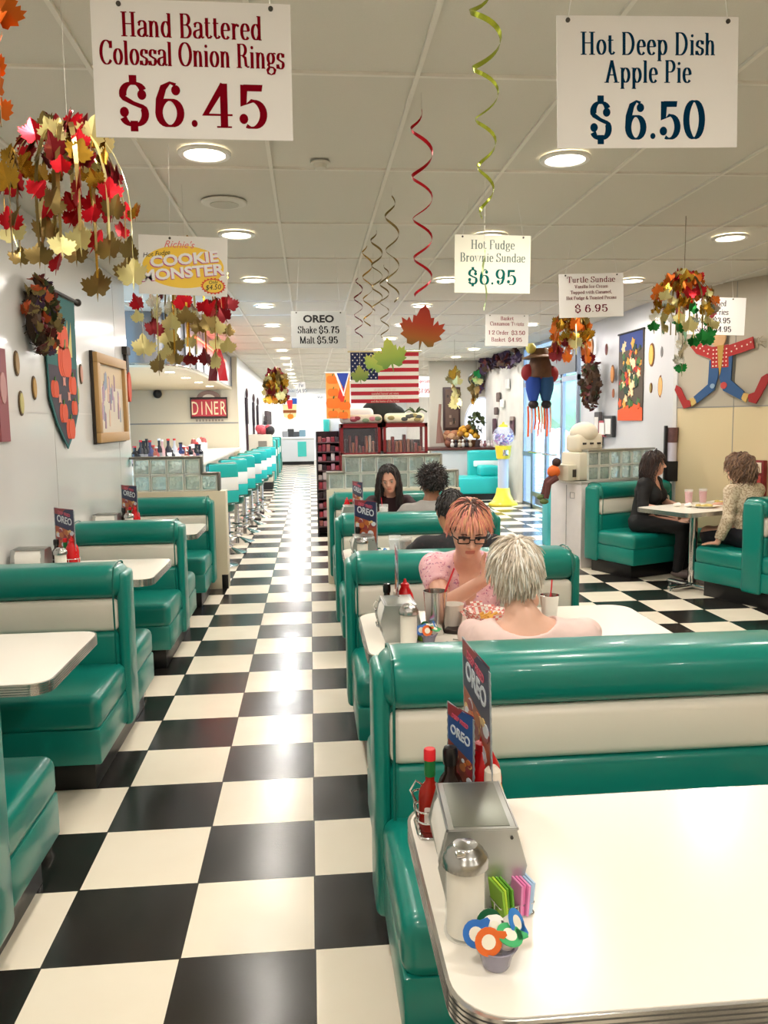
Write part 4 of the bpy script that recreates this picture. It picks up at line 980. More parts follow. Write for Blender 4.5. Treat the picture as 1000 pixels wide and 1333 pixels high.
def garland(label, c, R_, H_, cols, n=12, per=4, lsz=.07, seed=1, cat='hanging decoration', strand='foil_strand_gold'):
    """umbrella of foil strands: c is the hub, R_ the spread, H_ the drop"""
    rnd = random.Random(seed)
    t = thing('foil_leaf_garland', label, cat, c)
    m = MB(); m.tube([(0, 0, 0), (0, 0, CEIL-c[2])], .0005, 5); m.build('hanging_cord', C('a8a498', .6), t)
    m = MB(); m.lathe([(0, .03), (.02, .02), (.035, -.01), (.02, -.05), (.012, -.12), (0, -.13)], n=14); m.build('hub', FO['bronze'], t)
    for k in range(n):
        a = 2*PI*k/n+rnd.uniform(-.15, .15); rr = R_*rnd.uniform(.55, 1.0); hh = H_*rnd.uniform(.72, 1.0)
        pts = []
        for i in range(11):
            u = i/10
            r = rr*math.sin(min(1, u*1.35)*PI/2); z = .06*math.sin(u*PI)*(1-u)-hh*max(0, u-.12)**1.25/.85
            pts.append(Vector((r*cos(a), r*sin(a), z)))
        m = MB(); m.ribbon([(p, (-sin(a), cos(a), .2)) for p in pts], [.008+.012*(1-i/10) for i in range(11)], .0006); m.build('strand', FO[rnd.choice(('bronze', 'gold', 'pale'))], t, 0)
        for j in range(per):
            u = .18+.82*(j+.5*rnd.random())/per; p = pts[min(10, int(u*10))]
            cc = rnd.choice(cols[min(len(cols)-1, int(u*len(cols)))])
            put_leaf(t, cc, p+Vector((rnd.uniform(-.02, .02), rnd.uniform(-.02, .02), -.01)), lsz*rnd.uniform(.75, 1.25), (rnd.uniform(1.15, 2.0), rnd.uniform(-.5, .5), rnd.uniform(-1.1, 1.1)))
        if rnd.random() < .7: put_leaf(t, rnd.choice(cols[-1]), pts[-1]-Vector((0, 0, .03)), lsz*rnd.uniform(.9, 1.4), (PI/2+rnd.uniform(-.3, .3), 0, rnd.uniform(-1, 1)))
    return t
p = at_y(88, 172, 2.75)
garland('large dome of red and gold foil leaves hanging at the upper left', p, .205, .43, [('bronze', 'bronze', 'dark'), ('red', 'dark', 'red', 'bronze', 'dark'), ('pale', 'gold', 'red', 'bronze', 'dark'), ('gold', 'bronze', 'gold', 'dark'), ('red', 'gold', 'red', 'bronze'), ('pale', 'red', 'bronze')], 15, 5, .072, 5)
p = at_y(240, 325, 4.75)
garland('dome of orange, red and pale foil leaves below the yellow card on the left', p, .27, .66, [('bronze',), ('orange', 'gold', 'bronze'), ('red', 'dark', 'orange', 'pale'), ('gold', 'bronze', 'orange'), ('dark', 'red', 'silver'), ('dark', 'pale', 'bronze')], 14, 5, .095, 9)
p = at_y(892, 362, 5.4)
garland('bright gold tinsel dome with red and green foil pieces at the right', p, .225, .40, [('gold', 'pale', 'gold'), ('pale', 'gold', 'gold', 'red'), ('red', 'gold', 'pale', 'orange'), ('pale', 'orange', 'red', 'gold'), ('silver', 'gold', 'pink'), ('silver', 'green', 'pale')], 15, 6, .075, 21)
p = at_y(745, 410, 8.6)
garland('amber foil leaf dome hanging in front of the glass entrance', p, .23, .45, [('bronze', 'orange'), ('orange', 'gold', 'bronze'), ('gold', 'orange'), ('orange', 'pale', 'dark')], 12, 5, .12, 33)
p = at_y(358, 487, 15.5)
garland('distant ball of gold and brown leaves over the far end of the aisle', p, .22, .5, [('bronze', 'dark'), ('gold', 'bronze', 'pale'), ('gold', 'dark', 'pale')], 12, 4, .17, 41)
# a garland drop pair left and right of the dark framed picture
def drop(label, px, y0, y1, Y, cols, w=.05, seed=1, name='tinsel_drop'):
    rnd = random.Random(seed); a = at_y(px, y0, Y); b = at_y(px, y1, Y); t = thing(name, label, 'hanging decoration', a)
    L = a.z-b.z; m = MB(); m.tube([(0, 0, CEIL-a.z), (0, 0, 0), (0, 0, -L)], .002, 5); m.build('cord', C('7a6a4a', .5), t)
    n = int(L/.07)+2
    for i in range(n):
        put_leaf(t, rnd.choice(cols), (rnd.uniform(-w, w)*.5, rnd.uniform(-w, w)*.5, -L*i/n), w*rnd.uniform(1.4, 2.2), (rnd.uniform(1, 2), rnd.uniform(-.6, .6), rnd.uniform(0, 6)))
    return t
drop('long gold tinsel drop hanging in front of the dark picture', 592, 488, 530, 13.5, ['gold', 'bronze', 'pale'], .11, 3)
drop('green and gold tinsel drop hanging left of the oval mirror', 618, 488, 528, 14.5, ['pale', 'bronze', 'green', 'gold'], .11, 7)
drop('green foil drop with a small tree shape hanging below the tinsel dome', 889, 440, 490, 5.35, ['green', 'green', 'silver'], .055, 11)
t = drop('orange leaf cut-outs on a string at the very left edge of the picture', -8, 10, 165, 2.3, ['orange'], .05, 5, 'leaf_string')

def streamer(label, px, y0, y1, Y, r0, r1, turns, col, w=.02, phase=0, bottom_leaf=None):
    a = at_y(px, max(y0, -40), Y); b = at_y(px, y1, Y); L = a.z-b.z
    t = thing('spiral_streamer', label, 'streamer', a)
    if CEIL-a.z > .01:
        m = MB(); m.tube([(0, 0, CEIL-a.z), (0, 0, 0)], .001, 5); m.build('thread', C('c9c5b8', .5), t)
    pts = []; N_ = int(turns*16)
    for i in range(N_+1):
        u = i/N_; ang = 2*PI*turns*(u**1.15)+phase; r = r0+(r1-r0)*u
        if u < .08: r *= u/.08
        p = Vector((r*cos(ang), r*sin(ang), -L*u)); pts.append((p, Vector((cos(ang)*.3, sin(ang)*.3, 1))))
    m = MB(); m.ribbon(pts, [w*(.25+.75*math.sin(PI*min(1, i/N_*1.6+.1))) if i/N_ < .6 else w*.7 for i in range(N_+1)], .0005); m.build('foil_ribbon', col, t, 60)
    if bottom_leaf: put_leaf(t, bottom_leaf, (0, 0, -L-.02), .06, (PI/2, 0, .5))
    return t
streamer('lime green foil spiral streamer hanging nearest the camera at top centre', 633, -30, 284, 2.42, .05, .018, 4.6, mat('foil_lime', 'a7b23c', .25, .8), .017)
streamer('red foil spiral streamer hanging in the middle of the ceiling', 549, 142, 384, 3.42, .045, .036, 4.3, FO['red'], .017, 1.0)
for i, (px, y0, y1, Y, tn, cc, lb) in enumerate(((510, 255, 392, 4.75, 3.2, 'bronze', 'thin bronze spiral streamer just left of the red one'), (490, 300, 405, 5.7, 3.5, 'bronze', 'second thin bronze spiral streamer left of the red one'), (478, 320, 425, 6.3, 3.5, 'gold', 'thin gold spiral streamer above the OREO card corner'), (466, 362, 440, 7.4, 3.5, 'dark', 'dark red spiral streamer right beside the OREO card'), (500, 345, 440, 7.0, 4, 'bronze', 'dim bronze spiral streamer above the flag'))):
    streamer(lb, px, y0, y1, Y, .04, .035, tn, FO[cc], .016, i)
streamer('pale green foil twist hanging in front of the Hot Fudge card', 631, 325, 402, 4.4, .012, .01, 1.2, mat('foil_pale_green', 'b5c98a', .3, .6), .032, .5)
def cardleaf(label, px, py, Y, size, cols, rot):
    """printed cardboard maple leaf, colour fades across it"""
    m_ = bpy.data.materials.new('printed_leaf'); m_.use_nodes = True; nt = m_.node_tree; b = nt.nodes['Principled BSDF']
    tc = nt.nodes.new('ShaderNodeTexCoord'); sp = nt.nodes.new('ShaderNodeSeparateXYZ'); r = nt.nodes.new('ShaderNodeValToRGB')
    mp = nt.nodes.new('ShaderNodeMapRange'); mp.inputs[1].default_value = -.5; mp.inputs[2].default_value = .6
    nt.links.new(tc.outputs['Object'], sp.inputs[0]); nt.links.new(sp.outputs[1], mp.inputs[0]); nt.links.new(mp.outputs[0], r.inputs[0]); nt.links.new(r.outputs[0], b.inputs['Base Color'])
    while len(r.color_ramp.elements) < len(cols): r.color_ramp.elements.new(.5)
    for i, c_ in enumerate(cols): r.color_ramp.elements[i].position = i/(len(cols)-1); r.color_ramp.elements[i].color = (*lin(c_), 1)
    b.inputs['Roughness'].default_value = .5
    p = at_y(px, py, Y)
    t = thing('cardboard_leaf', label, 'leaf decoration', p)
    m = MB(); m.prism([(x, y) for x, y in MAPLE], -.008, .008); o = m.build('leaf_blade', m_, t, 0)
    o.scale = (size, size, size); o.rotation_euler = (PI/2, 0, 0); o.rotation_euler = (Matrix.Rotation(rot, 4, 'Y') @ Matrix.Rotation(PI/2, 4, 'X')).to_euler()
    m = MB(); m.tube([(0, 0, CEIL-p.z), (0, 0, size*.3)], .0012, 5); m.build('thread', C('c9c5b8', .5), t)
    return t
cardleaf('red maple leaf shading to green, largest cardboard leaf over the flag', 549, 433, 5.9, .29, ('3f6a20', 'b0641e', 'bf3c1c', 'b02c1c'), .15)
cardleaf('yellow-green cardboard maple leaf over the right of the flag', 509, 466, 6.3, .23, ('3e7a34', '8aa040', 'a8b04c'), -.2)
cardleaf('narrow green cardboard leaf over the flag stars', 488, 474, 6.6, .17, ('5b8a3a', '9aa84a', 'c2b858'), .35)
cardleaf('smallest green cardboard leaf at the lower left of the flag', 469, 490, 6.9, .14, ('4f7a34', '8a9c48', 'a8a850'), -.1)

# ------------------------------------------------------------------ flag banner and pumpkin banners
a = at_y(456, 459, 9.5); b = at_y(545, 459, 9.5); c = at_y(456, 525, 9.5); w = b.x-a.x; h = a.z-c.z
t = thing('flag_banner', 'stars and stripes cloth banner with words on its stripes hanging above the candy case', 'flag', ((a.x+b.x)/2, 9.5, a.z))
M = facing((0, 0, 0), (1, 0, 0)); m = MB()
for i in range(13):
    m.m = 0 if i % 2 == 0 else 1; m.prism([(-w/2, -h*i/13), (w/2, -h*i/13), (w/2, -h*(i+1)/13), (-w/2, -h*(i+1)/13)], -.003, .003, M)
m.m = 2; m.prism([(-w/2, 0), (-w*.1, 0), (-w*.1, -h*7/13), (-w/2, -h*7/13)], .003, .0045, M)
m.m = 1
for r in range(9):
    for q in range(6 if r % 2 == 0 else 5):
        cx = -w/2+w*.4*(q+.5+(.5 if r % 2 else 0))/6; cy = -h*7/13*(r+.7)/9.4
        m.prism([(cx+(.011 if k % 2 == 0 else .005)*cos(k*PI/5+PI/2), cy+(.011 if k % 2 == 0 else .005)*sin(k*PI/5+PI/2)) for k in range(10)], .0045, .0055, M)
m.build('printed_cloth', [C('b3232e', .8), C('ece2d2', .8), C('1a1f45', .8)], t, 0)
m = MB()
lines = ('oh say does that star', 'spangled banner yet wave', "o'er the land of the free", 'and the home of the brave')
for i, s_ in enumerate(lines): sans(m, s_, .04, 0, -h*(9.85+i*1.0)/13+.0, M @ Matrix.Translation((0, 0, .003)), sx=w/.62*.6)
m.build('stitched_words', C('d9b9a8', .8), t, 0)
m = MB(); m.cyl((-w/2-.03, 0, .01), (w/2+.03, 0, .01), .01, n=10); m.build('hanging_rod', C('cbb98c', .5), t)
m = MB()
for x in (-w/2, w/2): m.tube([(x, 0, .01), (x*.9, 0, CEIL-a.z)], .0015, 5)
m.build('cords', C('d8d4c8', .5), t)
def pumpkin(m, x, y, r, M, idx=(0, 1), z=.003):
    m.m = idx[0]
    for k, dx in enumerate((-.55, .55, -.25, .25, 0)): m.prism([(x+dx*r+(r*.5)*cos(q*PI/9), y+r*.72*sin(q*PI/9)) for q in range(18)], z, z+.0008*(k+1), M)
    m.m = idx[1]; m.prism([(x-.08*r, y+r*.6), (x+.1*r, y+r*.6), (x+.2*r, y+r*1.05), (x+.02*r, y+r)], z, z+.005, M)
a = at_y(424, 486, 10.4); b = at_y(455, 486, 10.4); c = at_y(424, 545, 10.4); w = b.x-a.x; h = a.z-c.z
t = thing('pumpkin_banner', 'orange pumpkin banner with a blue triangle hanging left of the flag', 'banner', ((a.x+b.x)/2, 10.4, a.z))
m = MB(); m.m = 0; m.prism([(-w/2, 0), (w/2, 0), (w/2, -h), (-w/2, -h)], -.003, .003, M)
m.m = 3; m.prism([(-.02, 0), (w*.48, 0), (w*.25, -h*.35)], .003, .006, M)
m.m = 4; m.prism([(-.04, 0), (-.01, 0), (w*.28, -h*.5), (w*.22, -h*.5)], .004, .0075, M); m.prism([(w*.5, 0), (w*.46, 0), (w*.2, -h*.5), (w*.25, -h*.5)], .004, .0072, M)
m.m = 5; m.prism([(w*.1, -h*.3), (w*.35, -h*.3), (w*.2, -h*.75), (-w*.1, -h*.7)], .003, .005, M)
for x, y, r in ((-.22, -.14, .24), (-.2, -.42, .22), (-.2, -.66, .3), (.28, -.72, .24), (-.22, -.9, .2), (.2, -.93, .2)): pumpkin(m, x*w, y*h, r*w, M, (1, 2), .005)
m.build('printed_cloth', [C('d98a3a', .8), C('dd6a1c', .8), C('3e5a22', .8), C('2a3e8c', .8), C('f0e4d8', .8), C('c8331f', .8)], t, 0)
m = MB(); m.cyl((-w/2-.02, 0, .008), (w/2+.02, 0, .008), .008, n=10); m.tube([(-w/2, 0, .01), (0, 0, CEIL-a.z)], .0015, 5); m.tube([(w/2, 0, .01), (0, 0, CEIL-a.z)], .0015, 5); m.build('hanging_rod', C('e8e4dc', .5), t)
a = at_y(367, 518, 19); b = at_y(387, 518, 19); c = at_y(367, 547, 19); w = b.x-a.x; h = a.z-c.z
t = thing('harvest_banner', 'small shield-shaped harvest banner at the far end over the aisle', 'banner', ((a.x+b.x)/2, 19, a.z))
m = MB(); m.m = 0; m.prism([(-w/2, 0), (w/2, 0), (w/2, -h*.3), (-w/2, -h*.3)], -.004, .004, M); m.m = 1; m.prism([(-w*.47, -h*.3), (w*.47, -h*.3), (w*.4, -h*.85), (0, -h), (-w*.4, -h*.85)], -.004, .004, M)
m.m = 2; m.prism([(w*.15, -.01), (w*.48, -.01), (w*.48, -h*.28), (w*.15, -h*.28)], .004, .007, M); m.m = 3; m.prism([(-w*.2, -h*.1), (w*.2, -h*.1), (w*.15, -h*.5), (-w*.1, -h*.5)], .005, .009, M)
m.m = 4; m.prism([(-w*.45, -h*.55), (w*.42, -h*.55), (w*.42, -h*.68), (-w*.45, -h*.68)], .004, .008, M); pumpkin(m, 0, -h*.84, w*.22, M, (5, 4))
m.build('printed_cloth', [C('dfe8ea', .8), C('f0d39a', .8), C('2c56a8', .8), C('cf2f3a', .8), C('8a4a1e', .8), C('e0851f', .8)], t, 0)
m = MB(); m.tube([(0, 0, 0), (0, 0, CEIL-a.z)], .003, 5); m.build('cord', C('d8d4c8', .5), t)

# ------------------------------------------------------------------ wreaths
def wreath(label, c, normal, R_, r_, cols, seed=1, squash=1.2, n=90, sz=.06):
    rnd = random.Random(seed); nrm = Vector(normal).normalized(); up = Vector((0, 0, 1)); sd = up.cross(nrm).normalized()
    t = thing('wreath', label, 'wreath', c)
    m = MB()
    pts = [sd*R_*cos(2*PI*i/28)+up*R_*squash*sin(2*PI*i/28)+nrm*r_*.7 for i in range(28)]
    m.tube(pts, [r_*.62*(1+.15*rnd.uniform(-1, 1)) for _ in pts], 8, closed=True)
    for k in range(140):
        a = rnd.random()*6.283; b = rnd.random()*6.283
        p = (sd*cos(a)+up*squash*sin(a))*(R_+r_*.6*cos(b))+nrm*(r_*.7+r_*.6*sin(b)); d = Vector((rnd.uniform(-1, 1), rnd.uniform(-1, 1), rnd.uniform(-1, 1)))*.04
        m.tube([p-d, p+d], [.003, .001], 4)
    m.build('twig_ring', C('3a2a1c', .8), t)
    for k in range(n):
        a = rnd.random()*6.283; b = rnd.uniform(-.6, 2.4)
        p = (sd*cos(a)+up*squash*sin(a))*(R_+r_*.85*cos(b))+nrm*(r_*.7+r_*.85*max(-.3, sin(b)))
        q = (p-(sd*cos(a)+up*squash*sin(a))*R_).to_track_quat('Z', 'Y').to_euler()
        put_leaf(t, rnd.choice(cols), p, sz*rnd.uniform(.7, 1.3), (q.x+rnd.uniform(-.5, .5), q.y+rnd.uniform(-.5, .5), rnd.uniform(0, 6)), 'wreath_leaf')
    for k in range(8):
        a = rnd.random()*6.283; p = (sd*cos(a)+up*squash*sin(a))*R_+nrm*r_*1.35
        m = MB()
        for q in range(7): m.sph(p+Vector((rnd.uniform(-1, 1), rnd.uniform(-1, 1), rnd.uniform(-1, 1)))*.022, .014, n=8, m=6)
        m.build('berry_cluster', C(rnd.choice(('a8521c', '6a1420', '8a8a3a', '4a2038')), .5), t)
    return t
LM = {}
for nme, hx in (('lb', '4a3320'), ('lg', '3f4a26'), ('lr', '5a1c18'), ('lo', 'a8481c'), ('lp', '7a6a3c'), ('lpu', '3a2640')):
    FO[nme] = mat('silk_leaf_'+nme, hx, .7)
wreath('dark twig and autumn leaf wreath on the left wall', at_x(40, 412, -1.715), (1, 0, 0), .125, .075, ['lb', 'lg', 'lr', 'lb', 'lpu', 'lp', 'lo'], 3, 1.15, 95, .075)
wreath('oval dark grapevine wreath on the white wall right of the entrance', at_x(777, 499, 3.93), (-1, 0, 0), .15, .10, ['lb', 'lb', 'lg', 'lb', 'lr'], 8, 1.5, 95, .09)

# ------------------------------------------------------------------ left wall hangings
XW = -1.718
def wallM(y, z, off=0): # frame on left wall: x runs away from the camera (+y), y up, z out of wall (+x)
    M = Matrix(((0, 0, 1), (1, 0, 0), (0, 1, 0))).to_4x4(); M.translation = (XW+off, y, z); return M
t = thing('harvest_wall_banner', 'teal cloth banner with orange pumpkins and a pointed lower edge on the left wall', 'banner', (XW, 5.95, 2.5))
Mw = Matrix(((0, 0, 1), (1, 0, 0), (0, 1, 0))).to_4x4(); Mw.translation = (.012, 0, 0)
m = MB(); m.m = 0; edge = [(-.36, -.02), (.36, -.02), (.33, -.8), (.2, -.95), (.02, -1.07), (-.2, -.9), (-.34, -.72)]
m.prism(edge, 0, .006, Mw)
m.m = 1; m.prism([(-.33, -.5), (.31, -.5), (.3, -.8), (.18, -.92), (.02, -1.04), (-.18, -.88), (-.31, -.7)], .006, .007, Mw)
m.m = 2
for a_ in (-.1, .0, .1, .18): m.prism([(a_-.05, -.42), (a_+.05, -.42), (a_+.04+.1*(a_-.04), -.16-.05*abs(a_))], .007, .008, Mw)
for x, y, r in ((.02, -.3, .12), (.04, -.46, .15), (-.22, -.66, .08), (.2, -.62, .09), (.1, -.93, .1), (-.05, -.82, .09), (.22, -.78, .07)): pumpkin(m, x, y, r, Mw, (3, 4), .008)
m.m = 5
for x, y in ((-.12, -.72), (.1, -.7), (.0, -.6)): m.prism([(x+.045*cos(k*PI/4)*(1 if k % 2 else .55), y+.045*sin(k*PI/4)*(1 if k % 2 else .55)) for k in range(8)], .008, .0095, Mw)
m.build('painted_cloth', [C('125a58', .7), C('3a2f3a', .7), C('cfc07a', .7), C('d2502a', .7), C('4f7a34', .7), C('c9887a', .7)], t, 0)
m = MB(); m.cyl((.02, -.4, 0), (.02, .44, 0), .012, n=12); m.sph((.02, .45, 0), .028, n=12, m=8); m.sph((.02, -.41, 0), .028, n=12, m=8); m.build('hanging_rod', C('2a211c', .5), t)
t = thing('framed_print', 'tan framed picture leaning off the left wall beyond the teal banner', 'picture', (XW, 7.25, 1.81))
Mw2 = Mw.copy(); Mw2.translation = (0, 0, 0)
m = MB()
for x0, x1, y0, y1 in ((-.52, .52, .28, .36), (-.52, .52, -.36, -.28), (-.52, -.44, -.28, .28), (.44, .52, -.28, .28)): m.box(.0, .06, x0, x1, y0, y1, .006)
m.build('wood_frame', C('b58e5a', .5), t)
m = MB(); m.m = 0; m.box(.005, .03, -.45, .45, -.29, .29); m.m = 1; rnd = random.Random(8)
for k in range(26):
    m.m = 1+k % 4; x = rnd.uniform(-.32, .32); y = rnd.uniform(-.24, .12); m.prism([(x-.02, y-.03), (x+.02, y-.03), (x+.025, y+.09), (x-.01, y+.11)], .03, .031+.0001*k, Mw2)
m.m = 5; m.prism([(-.42, .1), (.42, .1), (.42, .27), (-.42, .27)], .03, .0308, Mw2)
m.build('printed_sheet', [C('cfc3b0', .5), C('a98aa0', .5), C('8e6a80', .5), C('d6b39a', .5), C('7f8a9c', .5), C('c9b08a', .5)], t, 0)
m = MB(); m.box(-.0, .025, -.53, .53, -.37, .37, .002); m.build('dark_backing', C('2a2018', .5), t, 0)
def wallshape(name, label, cat, px, py, cols, shapes, X=XW, sc=1.0, M_=None):
    p = at_x(px, py, X); t = thing(name, label, cat, p); m = MB()
    Ml = (Mw2 if X < 0 else facing((0, 0, 0), (0, -1, 0)))
    for i, (ci, poly, z) in enumerate(shapes): m.m = ci; m.prism([(x*sc, y*sc) for x, y in poly], 0, z, Ml)
    m.build('cutout', [C(c_, .6) for c_ in cols], t, 0); return t
gourd = [(0, .1), (.03, .12), (.03, .28), (-.02, .28), (-.03, .12)]
wallshape('painted_oar_ornament', 'narrow hanging ornament with an orange gourd base past the framed picture', 'wall ornament', 163, 490, ['2a2420', 'c2451f'], [(0, [(-.05, .02), (.05, .02), (.04, .26), (-.04, .26)], .03), (1, arc(0, -.1, .07, .14, 0, 345, 16), .04), (0, [(-.09, .2), (.06, .2), (.06, .27), (-.09, .27)], .045)])
for k, (px, py, cc, lb) in enumerate(((21, 473, '9a7c52', 'oval tan leaf ornament right under the left wreath'), (44, 505, 'b3893e', 'small golden leaf ornament left of the teal banner'), (27, 525, 'b8ab6a', 'pale green leaf ornament low on the left wall'), (105, 487, 'c08a78', 'pinkish leaf ornament just right of the teal banner'), (100, 514, '9aa04e', 'small green leaf ornament beside the framed picture'))):
    wallshape('wall_leaf_ornament', lb, 'wall ornament', px, py, [cc, '5a4428'], [(1, arc(0, 0, .042, .075, 0, 340, 14), .006), (0, arc(0, 0, .032, .062, 0, 340, 14), .01)])
wallshape('red_scroll_ornament', 'maroon patterned hanging strip at the far left edge of the wall', 'wall ornament', 1, 505, ['8c4a4e', 'b98a86'], [(0, [(-.07, -.3), (.07, -.3), (.07, .22), (-.07, .22)], .012), (1, arc(0, 0, .045, .09, 0, 340, 10), .016)])
# right white wall (x about 3.95) ornaments and banner
pb = at_x(823, 490, 3.96); t = thing('scarecrow_banner', 'tall autumn banner with blue top and orange bottom on the right white wall', 'banner', (3.955, pb.y, pb.z))
Mr = facing((-.01, 0, 0), (0, -1, 0)); Wd, Hd = .78, 1.08
m = MB(); m.m = 0; m.prism([(-Wd/2, -Hd/2), (Wd/2, -Hd/2), (Wd/2, Hd/2), (-Wd/2, Hd/2)], 0, .008, Mr)
m.m = 1; m.prism([(-Wd*.46, Hd*.3), (Wd*.46, Hd*.3), (Wd*.46, Hd*.5), (-Wd*.46, Hd*.5)], .008, .01, Mr)
m.m = 2; m.prism([(-Wd/2, -Hd/2), (Wd/2, -Hd/2), (Wd/2, -Hd*.36), (Wd*.1, -Hd*.3), (-Wd/2, -Hd*.38)], .008, .011, Mr)
rnd = random.Random(12)
for k in range(70):
    m.m = rnd.choice((2, 3, 4, 5, 6, 7)); x = rnd.uniform(-.42, .42)*Wd; y = rnd.uniform(-.34, .38)*Hd; r = rnd.uniform(.03, .075)
    m.prism([(x+r*cos(q*PI/5)*(1 if q % 2 else .6), y+r*sin(q*PI/5)*(1 if q % 2 else .6)) for q in range(10)], .01, .012+.0001*k, Mr)
m.build('printed_cloth', [C('4a3f34', .7), C('243a7a', .7), C('cf4f1e', .7), C('d99a3a', .7), C('3e6a34', .7), C('a8201e', .7), C('e0c89a', .7), C('1e3a2a', .7)], t, 0)
m = MB(); m.cyl((-.02, -Wd/2-.02, Hd/2), (-.02, Wd/2+.02, Hd/2), .012, n=10); m.build('hanging_rod', C('1f1c1a', .5), t)
cc_ = (('e2b04a', 'orange and yellow gourd cut-out between the tall banner and the column, upper', 849, 462, 1.6), ('dca860', 'swirled orange leaf cut-out on the white wall right of the banner, lower', 861, 503, 1.5), ('6a2430', 'maroon square ornament on the white wall left of the banner', 790, 455, .9), ('c98a4e', 'orange leaf ornament left of the banner at mid height', 798, 487, 1.4), ('9a8a4a', 'round olive button ornament right of the banner', 848, 505, .7), ('a5654a', 'small brown ornament low left of the banner', 799, 512, .7), ('6e6a66', 'dark leaf ornament at the right end of the white wall', 863, 458, .8), ('b37a4e', 'tan hanging cone ornament left of the maroon square', 771, 452, 1.4))
for cc, lb, px, py, sc in cc_: wallshape('wall_cutout', lb, 'wall ornament', px, py, [cc, '7a4a20'], [(1, arc(0, 0, .05*sc, .085*sc, 0, 340, 12), .008), (0, arc(0, 0, .036*sc, .07*sc, 0, 340, 12), .014)], 3.94)
for px, py, w, h, cc, lb in ((787, 560, .1, .5, '55504e', 'dark grey hanging box beside the entrance on the white wall'), (795, 558, .16, .22, 'a33a44', 'small red framed notice on the white wall'), (802, 555, .16, .28, '26282a', 'small dark framed notice right of the red one')):
    p = at_x(px-6, py, 3.97); m = MB(); m.box(-.05, 0, -w, w, -h/2, h/2, .01); m.m = 1; m.box(-.055, -.04, -w*.7, w*.7, -h*.36, h*.36); o = m.build('wall_frame', [C(cc, .5), C('d9d4cc', .5)], None, 0); o.location = p; tag(o, lb, 'frame')
# black purse-like long banner on the column by the cream wall
q = P0+VD*.03-ND*.045; t = thing('candle_sconce', 'tall dark holder with a white candle at the wall corner behind the corner booth', 'sconce', (q.x, q.y, 1.12))
m = MB(); m.box(-.06, .06, -.03, .03, -.22, .0, .01); m.box(-.09, -.06, -.02, .02, -.2, .38, .004); m.build('holder', C('1d1a1c', .5), t); m = MB(); m.cyl((0, 0, 0), (0, 0, .2), .05, n=16); m.build('candle', C('d8d2e0', .5), t); m = MB(); m.cyl((0, 0, .2), (0, 0, .36), .055, .06, n=16); m.build('patterned_top', C('6a4a4a', .6, var=.5, scale=30), t)

q = P0+VD*1.12-ND*.06; t = thing('red_wall_rack', 'dark red leaflet rack on the cream wall at the right edge of the picture', 'rack', (q.x, q.y, .96), math.atan2(VD.y, VD.x))
m = MB(); m.box(-.09, .09, -.03, .03, -.21, .21, .008); m.build('rack_body', C('7a1a1e', .5), t)
for k in range(3): m = MB(); m.box(-.07, .07, -.04, -.028, -.17+.13*k, -.07+.13*k, .003); m.build('leaflet', C(('c9a48a', 'a83a34', 'd8c8b0')[k], .6), t)
# ------------------------------------------------------------------ scarecrow cut-out on the diagonal wall
t = thing('scarecrow_cutout', 'jumping scarecrow cut-out with plaid shirt, blue jeans and red shoes on the cream wall', 'wall decoration', P0+VD*.62-ND*.03+Vector((0, 0, 2.1)))
Ms = facing((0, 0, 0), VD)
def cut(name, poly, cols, z0=0, z1=.012, extra=()):
    m = MB(); m.m = 0; m.prism(poly, z0, z1, Ms)
    for ci, pl, za in extra: m.m = ci; m.prism(pl, z1, z1+za, Ms)
    return m.build(name, [C(c_, .6) for c_ in cols], t, 0)
def limb(a, b, w0, w1):
    a = Vector(a); b = Vector(b); d = (b-a).normalized(); n = Vector((-d.y, d.x))
    return [tuple(a+n*w0), tuple(b+n*w1), tuple(b-n*w1), tuple(a-n*w0)]
cut('head', arc(-.02, .27, .085, .09, 0, 345, 20), ['c9a070'])
cut('hat', [(-.16, .31), (.12, .33), (.07, .36), (.04, .46), (-.08, .45), (-.1, .35)], ['2c2622'], .012, .02)
dots = lambda pts: [(1, arc(x, y, .009, .009, 0, 300, 5), .003) for x, y in pts]
cut('shirt', [(-.12, .19), (.1, .2), (.11, -.02), (-.1, -.02)], ['a8231f', 'e8d8c4'], .002, .014, dots([(x*.04, y*.04) for x in range(-2, 3) for y in range(0, 5)]))
cut('sleeve', [(-.1, .19), (-.33, .27), (-.38, .22), (-.3, .14), (-.1, .07)], ['a8231f', 'e8d8c4'], .001, .013, dots([(-.15, .13), (-.2, .16), (-.25, .19), (-.3, .2), (-.14, .17), (-.22, .21)]))
cut('sleeve', [(.09, .19), (.38, .25), (.4, .14), (.26, .11), (.1, .08)], ['a8231f', 'e8d8c4'], .001, .013, dots([(.14, .13), (.2, .15), (.26, .17), (.32, .18), (.36, .2), (.18, .18)]))
cut('straw_tie', [(-.03, .2), (.05, .2), (.03, .0), (.01, -.1), (-.01, .0)], ['b08a3a'], .014, .02)
cut('trouser_leg', [(-.13, .06), (-.01, .06), (-.02, -.12), (-.06, -.24), (-.28, -.37), (-.32, -.3), (-.14, -.18)], ['28507e', '8aa0b8'], 0, .012, [(1, arc(-.08, -.2, .03, .025, 0, 300, 8), .004)])
cut('trouser_leg', [(.0, .06), (.15, .1), (.14, -.15), (.3, -.27), (.27, -.35), (.05, -.25), (.0, -.12)], ['28507e', 'b8403a'], 0, .012, [(1, arc(.06, -.2, .04, .035, 0, 320, 10), .004)])
cut('straw_cuff', limb((-.29, -.335), (-.36, -.36), .03, .045), ['c9a860']); cut('straw_cuff', limb((.28, -.31), (.34, -.335), .03, .045), ['c9a860'])
cut('shoe', [(-.36, -.4), (-.45, -.42), (-.5, -.34), (-.58, -.22), (-.56, -.17), (-.5, -.2), (-.42, -.33), (-.35, -.34)], ['9c1f1c'])
